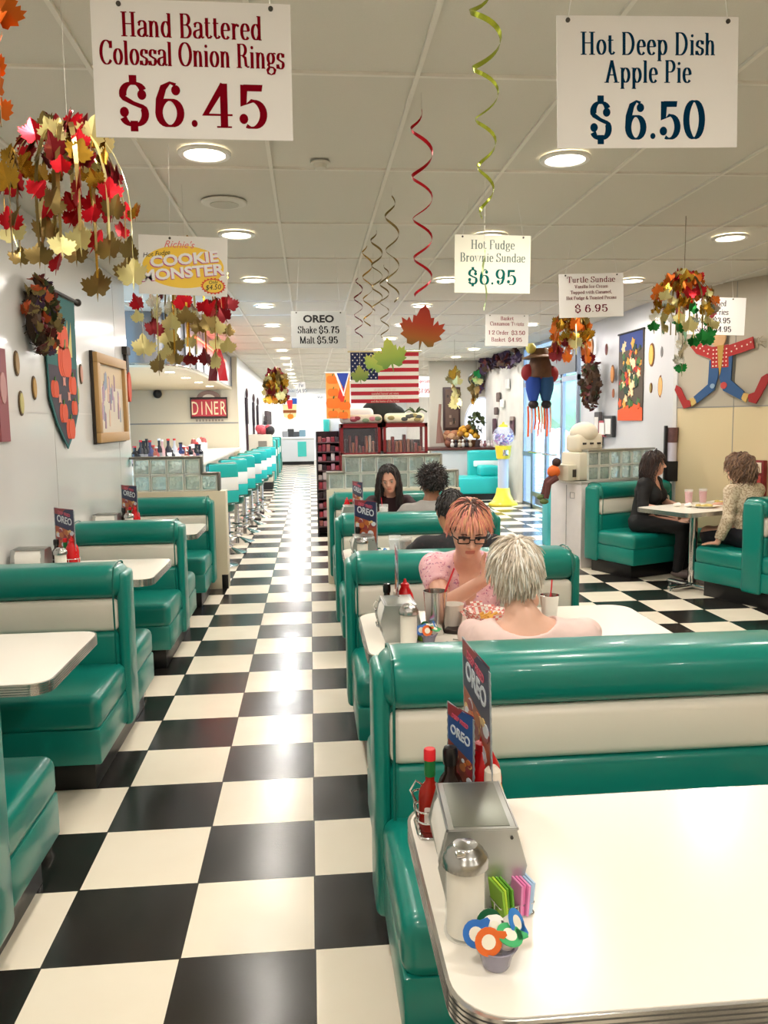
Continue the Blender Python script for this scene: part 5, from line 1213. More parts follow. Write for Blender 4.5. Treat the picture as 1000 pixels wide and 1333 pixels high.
cut('shoe', [(.36, -.37), (.44, -.39), (.5, -.3), (.58, -.16), (.55, -.11), (.49, -.14), (.42, -.28), (.34, -.3)], ['9c1f1c'])
m = MB()
for k in range(7): a_ = k*.9; m.tube([Ms @ Vector((.4, .19, .006)), Ms @ Vector((.45+.03*cos(a_), .2+.04*sin(a_), .01)), Ms @ Vector((.5+.03*cos(a_*2), .19+.06*sin(a_*1.7), .008))], .003, 5)
m.build('straw_hand', C('a89c84', .6), t)
# scarecrow windsock in the entrance
p = at_y(703, 462, 9.3)
t = thing('scarecrow_windsock', 'hanging windsock figure with straw hat, blue trousers and orange streamers before the entrance', 'windsock', p)
m = MB(); m.lathe([(0, .08), (.09, .07), (.12, 0), (.2, -.03), (.2, -.045), (.1, -.03), (.0, -.03)], n=24); m.build('straw_hat', C('6a4a2a', .7), t)
m = MB(); m.sph((-.12, -.05, .07), .06, n=12, m=8); m.build('sunflower', C('d8cf6a', .6), t)
m = MB(); m.lathe([(.1, -.02), (.13, -.12), (.14, -.25), (.12, -.26), (0, -.26)], n=20); m.build('head', C('5a3a22', .7, var=.4, scale=20), t)
m = MB(); m.sph((-.13, 0, -.2), .09, .07, .1); m.sph((.13, 0, -.22), .09, .07, .1); m.box(-.13, .13, -.07, .07, -.28, -.15, .04); m.build('red_shirt', C('8e1f22', .7), t)
for s_, cc in ((-1, '2347a0'), (1, '1f4a78')):
    m = MB(); m.lathe([(0, 0), (.09, -.01), (.085, -.15), (.05, -.28), (0, -.29)], c=(s_*.075, 0, -.24), n=16); m.build('trouser_leg', C(cc, .7), t)
    m = MB(); m.sph((s_*.075, -.01, -.56), .06, .07, .05, 12, 8); m.build('shoe', C('1a1214', .6), t)
for k in range(8):
    x = -.13+.26*k/7; m = MB(); m.ribbon([((x, .02*cos(k), -.58), (1, .3, 0)), ((x+.01, .03*cos(k), -.75), (1, -.2, 0)), ((x, .01, -.93+.04*(k % 3)), (1, .2, 0))], .022, .001); m.build('streamer', C('f0642c' if k % 3 != 1 else 'f0c8bc', .5), t, 0)
m = MB(); m.tube([(0, 0, .08), (0, 0, CEIL-p.z)], .002, 5); m.build('cord', C('d8d4c8', .5), t)
# purple leaf garland above the ornament wall
t = thing('leaf_swag', 'dark purple leaf swag running along the ceiling left of the entrance', 'garland', (3.9, 15.2, 2.62)); rnd = random.Random(2)
m = MB(); pts = [Vector((0, .0+i*.35, .16-.08*sin(i*1.3)-(.0 if i < 9 else .25*(i-8)))) for i in range(11)]; m.tube(pts, .05, 8); m.build('vine', FO['lpu'], t)
for k in range(95): i = rnd.randrange(10); p = pts[i].lerp(pts[i+1], rnd.random()); put_leaf(t, rnd.choice(('lpu', 'lpu', 'lb', 'lr')), p+Vector((rnd.uniform(-.12, .05), rnd.uniform(-.1, .1), rnd.uniform(-.14, .1))), .17*rnd.uniform(.7, 1.3), (rnd.uniform(0, 3), rnd.uniform(0, 3), rnd.uniform(0, 6)), 'silk_leaf')
# red lit object on the hood
p = at_y(284, 474, 11.2); t = thing('red_bow', 'long red ribbon bow hanging from the steel hood beneath the leaf dome', 'bow', p)
for x, r_ in ((-.05, .1), (.04, -.12)):
    m = MB(); m.ribbon([((x*.3, 0, .2), (1, .4, 0)), ((x, -.02, .0), (1, .2, .1)), ((x*1.6, 0, -.22), (1, .5, 0))], [.05, .11, .12], .004); m.build('ribbon_tail', C('c41c26' if x > 0 else '5c1018', .4), t, 0)
m = MB(); m.sph((0, 0, .2), .05, n=10, m=8); m.tube([(0, 0, .2), (0, 0, CEIL-p.z)], .002, 5); m.build('knot', C('c41c26', .4), t)
# jointed paper dolls on the corridor wall
for k, (y, z0, lb) in enumerate(((19.0, 1.9, 'nearest dark paper figure hanging on the white corridor wall'), (21.3, 1.85, 'middle dark paper figure on the white corridor wall'), (22.9, 1.8, 'farthest dark paper figure on the white corridor wall'))):
    t = thing('paper_figure', lb, 'wall decoration', (-1.44, y, z0)); m = MB(); m.sph((.03, 0, .35), .03, .12, .12, 12, 8); m.build('head', C('3a2226', .7), t)
    m = MB(); m.box(0, .04, -.2, .2, -.35, .25, .02); m.build('coat', C('2a1c26', .7), t)
    m = MB(); m.box(0, .03, -.12, .0, -1.0+.1*k, -.33, .015); m.box(0, .03, .04, .14, -.95+.1*k, -.33, .015); m.build('legs', C('3c2028', .7), t)
# ------------------------------------------------------------------ behind the middle row: candy cases and merchandise rack
M_dred = mat('dark_red_frame', '6e1216', .35)
def px_box(x0, y0, x1, y1, Y):
    a = at_y(x0, y0, Y); b = at_y(x1, y1, Y); return a.x, b.x, b.z, a.z
CANDY = ['5a2420', '7a342c', '4a1a18', '8a5a44', '5c443a', '7a2422', '9a8470', '34201c', '8a4a2c']
def case(label, x0, x1, Y, top, seed, rows=4):
    t = thing('candy_case', label, 'display case', ((x0+x1)/2, Y, 0)); w = x1-x0; d = .5
    m = MB(); b = .035
    for x in (-w/2, w/2-b): 
        for y in (0, d-b): m.box(x, x+b, y, y+b, 0, top)
    for z in (top-.05, top-.40, top-.85, .35, .05):
        m.box(-w/2, w/2, 0, b, z, z+b); m.box(-w/2, w/2, d-b, d, z, z+b); m.box(-w/2, -w/2+b, 0, d, z, z+b); m.box(w/2-b, w/2, 0, d, z, z+b)
    m.box(-w/2, w/2, 0, d, top-.02, top); m.build('red_frame', M_dred, t, 0)
    m = MB()
    for z in (.35, top-.85, top-.42): m.box(-w/2+b, w/2-b, .01, d-.01, z, z+.02)
    m.build('shelves', mat('case_shelf', '6b2a26', .4), t, 0)
    rnd = random.Random(seed)
    for zb in (.37, top-.83, top-.40):
        for k in range(9):
            x = -w/2+.06+(w-.12)*k/9; hh = rnd.uniform(.09, .26); m = MB(); m.box(x, x+(w-.12)/9-.01, .08, .2, zb, zb+hh, .01); m.build('candy_jar', C(rnd.choice(CANDY), .35), t, 0)
    m = MB(); m.box(-w/2+b, w/2-b, d-.02, d-.01, .05, top-(.05 if seed == 1 else .22)); m.build('back_panel', mat('case_back', '2e1614', .5), t, 0)
    m = MB(); m.box(-w/2+b, w/2-b, .005, .01, .08, top-.06); m.build('front_pane', mat('case_glass', 'c8c0c0', .15, alpha=.04), t, 0)
    return t
x0, x1, z0, z1 = px_box(443, 552, 498, 600, 10.4); case('left dark red glass-fronted candy case behind the glass block divider', x0, x1-.02, 10.4, z1, 1)
x2, x3, _, _ = px_box(499, 552, 557, 600, 10.4); case('right dark red glass-fronted candy case behind the glass block divider', x2, x3, 10.4, z1, 6)
def boxthing(name, label, cat, x0, x1, y0, y1, z0, z1, col, bev=.01, group=None, extra=None):
    m = MB(); m.m = 0; m.box(x0, x1, y0, y1, z0, z1, bev)
    cols = [C(col, .55)]
    if extra:
        for i, (q, cc) in enumerate(extra): m.m = i+1; m.box(*q); cols.append(C(cc, .5))
    return tag(m.build(name, cols, None, 30), label, cat, group)
z = z1
def cushion(label, px0, py0, px1, py1, Y, col, spots, seed=1):
    x0, x1, za, zb = px_box(px0, py0, px1, py1, Y); m = MB(); m.m = 0; m.box(x0, x1, Y-.02, Y+.3, z, zb, .05, 3); rnd = random.Random(seed)
    for k in range(7): m.m = 1+k % len(spots); m.sph((rnd.uniform(x0+.06, x1-.06), Y-.015, rnd.uniform(z+.04, zb-.03)), .05, .012, .028, 10, 6)
    return tag(m.build('printed_box', [C(col, .7)]+[C(c_, .7) for c_ in spots]), label, 'box')
cushion('pale box printed with pink and dark ovals on top of the left candy case', 443, 540, 498, 552, 10.45, 'b8a890', ('b06a70', '7a2a30', '6a7a5a'), 3)
cushion('cream box with dark printing on top of the right candy case', 502, 538, 553, 552, 10.45, 'd9cfa8', ('4a4a44', '8a7a4a'), 5)
p = at_y(498, 545, 10.62); m = MB(); m.sph((0, 0, .0), .26, .16, .20, 18, 12); m.sph((.12, 0, .0), .2, .14, .12, 14, 10)
o = m.build('black_cloth_bundle', mat('black_cloth', '1a1c18', .8, bump=.5, bscale=14)); o.location = (p.x, 10.84, z+.13); tag(o, 'black rounded cloth bundle on top of the candy cases under the flag', 'cloth')
m = MB(); m.box(-.22, .22, -.12, .12, 0, .2, .06, 3); o = m.build('white_paper_bag', C('dcd9d4', .7)); q = at_y(463, 540, 10.9); o.location = (q.x, 10.72, z); tag(o, 'white paper bundle on the left candy case beside the black cloth', 'bag')
m = MB()
for k in range(8): m.tube([(0, 0, 0), (.08*cos(k), .06*sin(k), .06), (.15*cos(k), .1*sin(k), .02+.03*(k % 3))], .01, 5)
o = m.build('dark_leaf_sprig', FO['lg']); q = at_y(541, 540, 10.6); o.location = (q.x, 10.6, z+.12); tag(o, 'dark green leaf sprig on the cream box on the right candy case', 'plant')
# merchandise rack
x0, x1, z0, z1 = px_box(413, 562, 443, 640, 11.4)
t = thing('merchandise_rack', 'tall shelf rack crammed with small red and pink goods left of the candy cases', 'rack', ((x0+x1)/2, 11.4, 0)); w = x1-x0; rnd = random.Random(9)
m = MB(); m.box(-w/2-.02, -w/2, 0, .35, 0, z1); m.box(w/2, w/2+.02, 0, .35, 0, z1); m.build('side_panel', C('3a3436', .5), t, 0)
nsh = 10
m = MB(); m.box(-w/2, w/2, .33, .35, 0, z1); m.build('back_panel', C('3c2428', .5), t, 0)
for s_ in range(nsh):
    zz = .12+(z1-.15)*s_/nsh; m = MB(); m.box(-w/2, w/2, 0, .33, zz, zz+.015); m.build('shelf', C('6b4a4a', .5), t, 0)
    for k in range(5):
        m = MB(); x = -w/2+w*k/5; m.box(x+.004, x+w/5-.004, .02, .12, zz+.015, zz+.07+.05*rnd.random(), .006); m.build('packaged_toy', C(rnd.choice(('b03a44', '8a2a34', 'c98a94', 'd9c8c0', '4a3a3c', '9c5a52', '3a2226', 'a86a70')), .45), t, 0)
q = px_box(421, 548, 429, 562, 11.45); boxthing('teal_box', 'small turquoise box on top of the merchandise rack', 'box', q[0], q[1], 11.45, 11.6, z1+.001, z1+.17, '3fc2b4')
q = px_box(429, 545, 443, 562, 11.5); boxthing('white_box', 'white box on top of the merchandise rack', 'box', q[0], q[1], 11.5, 11.7, z1+.001, z1+.19, 'eceeee')
# small chrome topped bin in front of the rack
x0, x1, z0, z1 = px_box(427, 613, 447, 650, 9.3)
# far end of the aisle
x0, x1, z0, z1 = px_box(322, 566, 355, 632, 19.5)
boxthing('host_stand', 'cream boxy host stand at the end of the soda counter stools', 'counter', -1.44, x1, 19.5, 20.1, 0, z1, 'd8cfbb', .01, None, ((( -1.44, x1, 19.48, 20.1, .0, .18), '1d1a18'), ((x0+.25, x0+.45, 19.48, 19.5, z1-.3, z1-.15), '8a8478')))
for i, (px, cc, lb) in enumerate(((343, 'c9505a', 'pink and red flower heap on top of the cream host stand'), (351, '2c2628', 'small dark jar on top of the cream host stand'))):
    q = at_y(px, 560, 19.7); m = MB()
    for k in range(6 if i == 0 else 1): m.sph((q.x+.12*cos(k*2)*(i == 0), 19.75+.06*sin(k), z1+.09+(.05*(k % 2))*(i == 0)), .09 if i == 0 else .12, n=10, m=8)
    m.cyl((q.x, 19.75, z1), (q.x, 19.75, z1+.05), .06, n=10)
    tag(m.build(('flower_heap', 'dark_jar')[i], C(cc, .6)), lb, ('flowers', 'jar')[i])
x0, x1, z0, z1 = px_box(368, 572, 399, 598, 30.5)
t = thing('service_counter', 'pale service counter closing the far end of the aisle', 'counter', ((x0+x1)/2, 30.5, 0)); w = x1-x0+.6
m = MB(); m.box(-w/2, w/2, 0, .7, .12, .96, .01); m.build('counter_body', C('c9ced2', .4), t, 0)
m = MB(); m.box(-w/2-.03, w/2+.03, -.04, .74, .96, 1.02, .01); m.build('worktop', C('eef0f0', .3), t, 0)
m = MB(); m.box(-w/2+.02, w/2-.02, .02, .68, 0, .12); m.build('kick_base', M_black, t, 0)
m = MB(); m.box(w*.08, w*.3, -.02, 0, .3, .85); m.build('turquoise_panel', C('3fb8b0', .4), t, 0)
for i, (px, hh, cc, lb) in enumerate(((372, .22, '8a8c90', 'grey appliance at the left of the far service counter'), (379, .3, '2a2c30', 'dark appliance in the middle of the far service counter'), (386, .2, '3a3e44', 'low dark register on the far service counter'), (394, .26, '6a8a9a', 'blue-grey item at the right of the far service counter'))):
    q = at_y(px, 575, 30.8); boxthing('counter_appliance', lb, 'appliance', q.x-.12, q.x+.12, 30.75, 31.0, 1.021, 1.02+hh, cc, .02)
# shelf with dark figures on the corridor wall
t = thing('wall_shelf', 'narrow shelf with dark knick-knacks on the white corridor wall', 'shelf', (-1.44, 26.5, 1.5))
m = MB(); m.box(0, .2, -1.2, 2.2, -.03, 0); m.build('board', C('d0d4d8', .5), t, 0)
for k in range(9): m = MB(); m.box(.03, .14, -1.1+k*.36, -.9+k*.36, .0, .12+.16*((k*7) % 3), .02); m.build('knick_knack', C(('26242a', '3c3436', '54484a')[k % 3], .6), t)
# teal booths on the right of the far aisle corridor left side (seen edge-on)
for i in range(5):
    y = 21.2+i*1.5; xx_ = -1.0
    t = thing('far_booth_seat', 'teal booth end beyond the host stand, %s along the corridor' % ('first', 'second', 'third', 'fourth', 'fifth')[i], 'booth bench', (xx_, y, 0))
    m = MB(); m.box(-.42, .05, 0, .16, 0, 1.1, .04); m.build('backrest', M_cyan if i % 2 else M_vinyl, t); m = MB(); m.box(-.42, .05, .16, .6, 0, .45, .04); m.build('seat', M_vinyl, t)
    m = MB(); m.box(-.4, .03, -.01, .02, .6, .8, .01); m.build('white_band', M_sw, t)
# ------------------------------------------------------------------ entrance side: half wall, ledge display
t = thing('framed_dark_picture', 'tall dark framed picture on the beige wall behind the ledge', 'picture', at_y(588, 530, 18.58))
m = MB(); m.box(-.2, .2, -.03, .0, -.52, .45, .01); m.build('frame', C('3a2420', .5), t); m = MB(); m.m = 0; m.box(-.15, .15, -.04, -.02, -.46, .40)
rnd = random.Random(3)
for k in range(18): m.m = 1+k % 2; x = rnd.uniform(-.12, .1); zz = rnd.uniform(-.42, .34); m.box(x, x+.05, -.043, -.03, zz, zz+.06)
m.build('print', [C('5a4438', .6), C('8a7460', .6), C('3a2c26', .6)], t, 0)
q = at_y(629, 560, 18.5); t = thing('oval_mirror', 'white oval mirror with painted-in glow on the beige wall behind the topiary', 'window', (q.x, 18.57, q.z+.12))
m = MB(); m.prism(arc(0, 0, .42, .62, 0, 350, 36), 0, .04, facing((0, 0, 0), (1, 0, 0))); m.build('oval_pane', mat('mirror_painted_glow', 'eef4ff', .2, emit=.6), t, 0)  # mirror is no lamp; its brightness is put in as emission
m = MB(); m.tube([(x, -.04, z_) for x, z_ in arc(0, 0, .42, .62, 0, 350, 36)], .02, 6, closed=True); m.build('rim', C('d8dce4', .4), t)
LZ = .981
def onledge(px): q = at_y(px, 585, 17.95); return q.x
t = thing('topiary_plant', 'small round-leaved topiary in front of the white oval panel', 'plant', (onledge(625)-.08, 17.95, LZ)); m = MB(); m.lathe([(0, 0), (.09, 0), (.12, .16), (.1, .16), (0, .14)], n=16); m.build('pot', C('5a4a48', .6), t)
m = MB(); m.tube([(0, 0, .12), (.01, 0, .4)], .015, 6); m.build('stem', C('4a3a28', .7), t); rnd = random.Random(6)
for k in range(40): a = rnd.random()*6.28; b = rnd.uniform(-1.2, 1.5); put_leaf(t, 'lg', (.17*cos(a)*cos(b), .17*sin(a)*cos(b), .52+.2*sin(b)), .12, (rnd.uniform(0, 3), rnd.uniform(0, 3), rnd.uniform(0, 6)), 'leaf')
t = thing('mum_basket', 'basket of golden yellow flowers on the ledge left of the topiary', 'flowers', (onledge(608), 17.95, LZ)); m = MB(); m.lathe([(0, 0), (.17, 0), (.22, .16), (0, .16)], n=18); m.build('basket', C('6a4226', .7), t)
for k in range(22):
    m = MB(); a = k*2.4; r_ = .05+.2*math.sqrt(k/22); m.sph((r_*cos(a), r_*sin(a)*.6, .22+.2*(1-(r_/.25)**2)+.03*(k % 3)), .06, n=8, m=6); m.build('bloom', C(('c9962a', 'b8841e', '8a5a1c')[k % 3], .7), t)
t = thing('twig_display', 'brown dried leaf and gourd arrangement at the left of the ledge', 'decoration', (onledge(588), 17.95, LZ)); 
for k in range(11): m = MB(); a = k*2.1; m.sph((.22*cos(a)*(k/11), .1*sin(a), .1+.06*(k % 4)), .1, .09, .1, 10, 8); m.build('gourd', C(('7a4a36', '5c3426', 'a07a58', '8c5a3c')[k % 4], .7), t)
m = MB(); m.tube([(-.25, 0, .1), (-.28, 0, .5), (-.25, 0, .95)], [.1, .04, .03], 8); m.build('tall_neck', C('7a5648', .6), t)
t = thing('figurine_group', 'cluster of small pale figurines on the ledge right of the flowers', 'figurines', (onledge(636), 17.75, LZ))
for k in range(6): m = MB(); m.sph((-.2+.08*k, .02*(k % 2), .05), .04, .04, .05, 8, 6); m.sph((-.2+.08*k, .02*(k % 2), .12), .028, n=8, m=6); m.build('figurine', C(('d8c4c4', '8a5a60', 'e4dcd8')[k % 3], .6), t)
t = thing('figurine_group', 'cluster of small white and black figurines at the front of the ledge', 'figurines', (onledge(598), 17.7, LZ))
for k in range(6): m = MB(); m.sph((-.2+.08*k, .02*(k % 2), .06), .045, .04, .06, 8, 6); m.sph((-.2+.08*k, .02*(k % 2), .15), .03, n=8, m=6); m.build('figurine', C(('cfcac0', '2c2a2c', 'b8a890')[k % 3], .6), t)
q = at_y(617, 487, 16.8); m = MB(); m.sph((0, 0, 0), .17, .17, .14, 14, 10); m.tube([(0, 0, 0), (0, 0, CEIL-q.z)], .004, 5); o = m.build('hanging_planter', C('1c2a1c', .7)); o.location = at_y(617+3, 497, 16.6); o.location.z = 2.4; tag(o, 'dark round hanging planter above the oval panel', 'planter')
# ornaments on the stone wall
for k, (px, py, cc, hh, lb) in enumerate(((650, 517, '6a5a52', .2, 'small brown bird ornament on the stone wall, upper'), (647, 535, '5a4a44', .16, 'tiny brown ornament on the stone wall below the bird'), (662, 500, 'd8d4cc', .2, 'pale square ornament high on the stone wall'), (655, 525, 'f0ece4', .16, 'white round ornament in the middle of the stone wall'), (668, 548, '8a7a70', .18, 'grey ornament low on the stone wall'), (645, 555, '4a2c34', .34, 'dark narrow bottle ornament on the stone wall near the gumball machine'), (668, 556, '5a3a44', .3, 'dark mauve ornament right of the gumball globe'))):
    q = at_x(px, py, 3.98); m = MB(); m.box(-.04, 0, -.14, .14, -hh/2, hh/2, .02, 2); o = m.build('wall_ornament', C(cc, .6)); o.location = q; tag(o, lb, 'wall ornament')
# teal waiting bench
q0 = at_z(605, 640, 0); bx = 3.05; by = 16.0
t = thing('waiting_bench', 'turquoise cushioned waiting bench beside the gumball machine', 'bench', (3.35, 16.2, 0))
m = MB(); m.box(-.55, .45, -.3, .5, .12, .45, .04, 3); m.build('seat_box', M_cyan, t); m = MB(); m.box(-.1, .6, .5, .72, .12, .95, .05, 3); m.build('backrest', M_cyan, t)
m = MB(); m.box(-.5, .4, -.25, .5, 0, .13); m.build('kick_base', M_black, t); m = MB(); m.box(.0, .55, .46, .52, .62, .74, .02); m.build('white_band', M_sw, t); m = MB(); m.box(.05, .45, -.0, .48, .44, .66, .06, 3); m.build('arm_cushion', M_cyan, t)
# gumball machine
q = at_z(657, 655, 0)
t = thing('gumball_machine', 'tall gumball machine with yellow flared base and clear column by the entrance', 'gumball machine', (q.x-.1, q.y-.3, 0)); S_ = 1.0
m = MB(); m.lathe([(0, 0), (.27, 0), (.27, .03), (.2, .08), (.14, .2), (.12, .32), (0, .32)], n=28); m.build('yellow_base', C('e9d23a', .3), t)
m = MB(); m.lathe([(.0, .31), (.1, .31), (.1, .86), (.0, .86)], n=24); m.build('clear_column', mat('frosted_column', 'dfe6f2', .15, trans=.4), t)
m = MB()
for k in range(5): a = 2*PI*k/5; m.cyl((.085*cos(a), .085*sin(a), .31), (.085*cos(a), .085*sin(a), .87), .012, n=8)
m.build('column_rods', C('c9cedb', .3), t)
m = MB(); m.lathe([(0, .86), (.12, .86), (.13, .9), (.15, 1.08), (.16, 1.1), (0, 1.1)], n=24); m.build('yellow_body', C('e9d23a', .3), t)
m = MB(); m.box(-.05, .05, -.2, -.12, .92, 1.03, .01); m.build('coin_plate', M_chrome, t)
m = MB(); m.sph((0, 0, 1.27), .2, n=24, m=16); m.build('glass_globe', mat('globe_glass', 'e8ecff', .05, alpha=.25), t)
m = MB(); m.m = 0; rnd = random.Random(3)
for k in range(90):
    a = rnd.random()*6.28; zz = rnd.uniform(-.9, .25); r_ = .165*math.sqrt(max(0, 1-zz*zz)); m.m = k % 4; m.sph((r_*cos(a), r_*sin(a), 1.27+.165*zz), .024, n=6, m=4)
o = m.build('gumballs', [C('7a58b0', .4), C('f0ecf6', .4), C('b86aa8', .4), C('4a3a90', .4)], t); o['kind'] = 'stuff'
m = MB(); m.lathe([(0, 1.45), (.09, 1.44), (.07, 1.48), (.02, 1.5), (.02, 1.53), (0, 1.54)], n=18); m.build('yellow_cap', C('e9d23a', .3), t)
# things on the divider behind the corner booth
def onb(u, v, z): return bl_pt(u, v, z)
t = thing('cash_register', 'cream coloured cash register with draped cover on the divider glass blocks', 'cash register', onb(.42, -.98, 1.262), TH)
t.location = onb(.22, -.98, 0) ; t.location.z = .933
m = MB(); m.box(-.2, .22, -.17, .13, 0, .30, .02, 2); m.build('drawer_body', C('d8cfba', .45), t)
m = MB(); m.box(-.17, .2, -.1, .12, .30, .50, .05, 3); m.build('keyboard_body', C('e2d8c2', .45), t); m = MB(); m.sph((0, 0, .5), .17, .13, .12, 16, 10); m.build('draped_cover', mat('ivory_cloth', 'e8dcc6', .8, bump=.4, bscale=12), t)
m = MB()
for k in range(3): m.box(-.1+.1*k, -.06+.1*k, -.115, -.095, .38, .40)
m.box(-.05, .16, -.18, -.165, .22, .25); m.build('dark_keys', C('2c2622', .5), t, 0)
t = thing('receipt_printer', 'low beige printer box at the left end of the divider cabinet', 'printer', onb(.0, -1.0, .933), TH)
t.location = onb(-.0, -1.02, 0); t.location.z = .933
m = MB(); m.box(-.09, .1, -.16, .14, 0, .17, .015, 2); m.build('housing', C('c9c2ac', .5), t); m = MB(); m.box(-.03, .05, -.163, -.158, .04, .12); m.build('dark_slot', C('3a322a', .5), t, 0)
t = thing('harvest_doll', 'sitting harvest doll with an orange body dangling its legs off the cabinet', 'doll', onb(-.17, -1.0, 0)); t.location.z = .93
m = MB(); m.sph((0, 0, .1), .07, .07, .07, 12, 8); m.build('pumpkin_body', C('d9641e', .6), t); m = MB(); m.sph((.03, 0, .2), .05, n=10, m=8); m.build('head', C('3a2620', .7), t)
m = MB(); m.tube([(0, 0, .05), (-.08, -.02, .0), (-.12, -.03, -.14)], [.04, .035, .03], 8); m.tube([(.02, -.04, .04), (-.07, -.06, -.02), (-.1, -.07, -.18)], [.04, .035, .03], 8); m.build('legs', C('5a2e2a', .7), t)
m = MB(); m.sph((-.14, -.03, -.17), .05, .03, .03, 10, 6); m.sph((-.12, -.07, -.21), .05, .03, .03, 10, 6); m.build('shoes', C('5a6a3a', .7), t)
q = at_z(700, 690, 0); boxthing('teal_bin', 'narrow turquoise bin standing between the cabinet and the doors', 'bin', 2.92, 3.12, 9.9, 10.15, 0, .72, '3fa8a8', .02)
# ------------------------------------------------------------------ clutter on the soda counter
rnd = random.Random(17); CT = 1.091
adj = ('black', 'dark glass', 'clear', 'white-labelled', 'tall clear', 'blue-labelled', 'amber', 'red-topped', 'tall dark', 'small pink')
ncl = 0
for k in range(22):
    px = 176+4.0*k; Y = 10.1+.03*k; q = at_y(px, 600, Y); hh = rnd.uniform(.14, .3); r_ = rnd.uniform(.035, .05); m = MB()
    cc = ('1d1c1e', '24222a', '2c2a30', 'd8d4d8', 'e8e6e8', '3a3f6a', '9a5a4a', 'b85a5a', '1d1d24', 'd8a8a8')[k % 10 if k > 4 else k % 3]
    m.m = 0; m.lathe([(0, 0), (r_, 0), (r_, hh*.65), (r_*.4, hh*.8), (r_*.4, hh), (0, hh)], n=14); m.m = 1; m.lathe([(r_+.001, hh*.15), (r_+.001, hh*.5)], n=14, caps=False); m.m = 2; m.lathe([(0, hh), (r_*.5, hh), (r_*.5, hh*1.08), (0, hh*1.08)], n=12)
    o = m.build('syrup_bottle', [C(cc, .25), C(rnd.choice(('e8e4e4', '3a3a5a', 'c9a8a8', '8a8a8c')), .5), C(rnd.choice(('1a1a1a', 'c82a2a', 'e8e8e8')), .4)]); o.location = (q.x, Y, CT)
    tag(o, 'small bottle in the crowded row behind the left glass blocks, %s, place %s' % (adj[k % 10], ('left end', 'left', 'middle', 'right', 'right end')[min(4, k//5)]), 'bottle')
for k in range(10):
    px = 236+3.4*k; Y = 11.2+.2*k; q = at_y(px, 600, Y); m = MB(); hh = rnd.uniform(.12, .22); m.lathe([(0, 0), (.04, 0), (.055, hh), (.05, hh), (.036, .01), (0, .01)], n=14); m.m = 1; m.lathe([(0, hh*.9), (.05, hh*.9), (.03, hh*1.3), (0, hh*1.4)], n=12)
    o = m.build('sundae_glass', [C('e8e0e0', .2), C(('c84a4a', 'e8c8c0', '8a3a34')[k % 3], .5)]); o.location = (q.x, Y, CT); tag(o, None, 'glass', 'glasses lined up at the right of the soda counter'); o['label'] = 'small pink and white topped glass standing on the right of the soda counter'
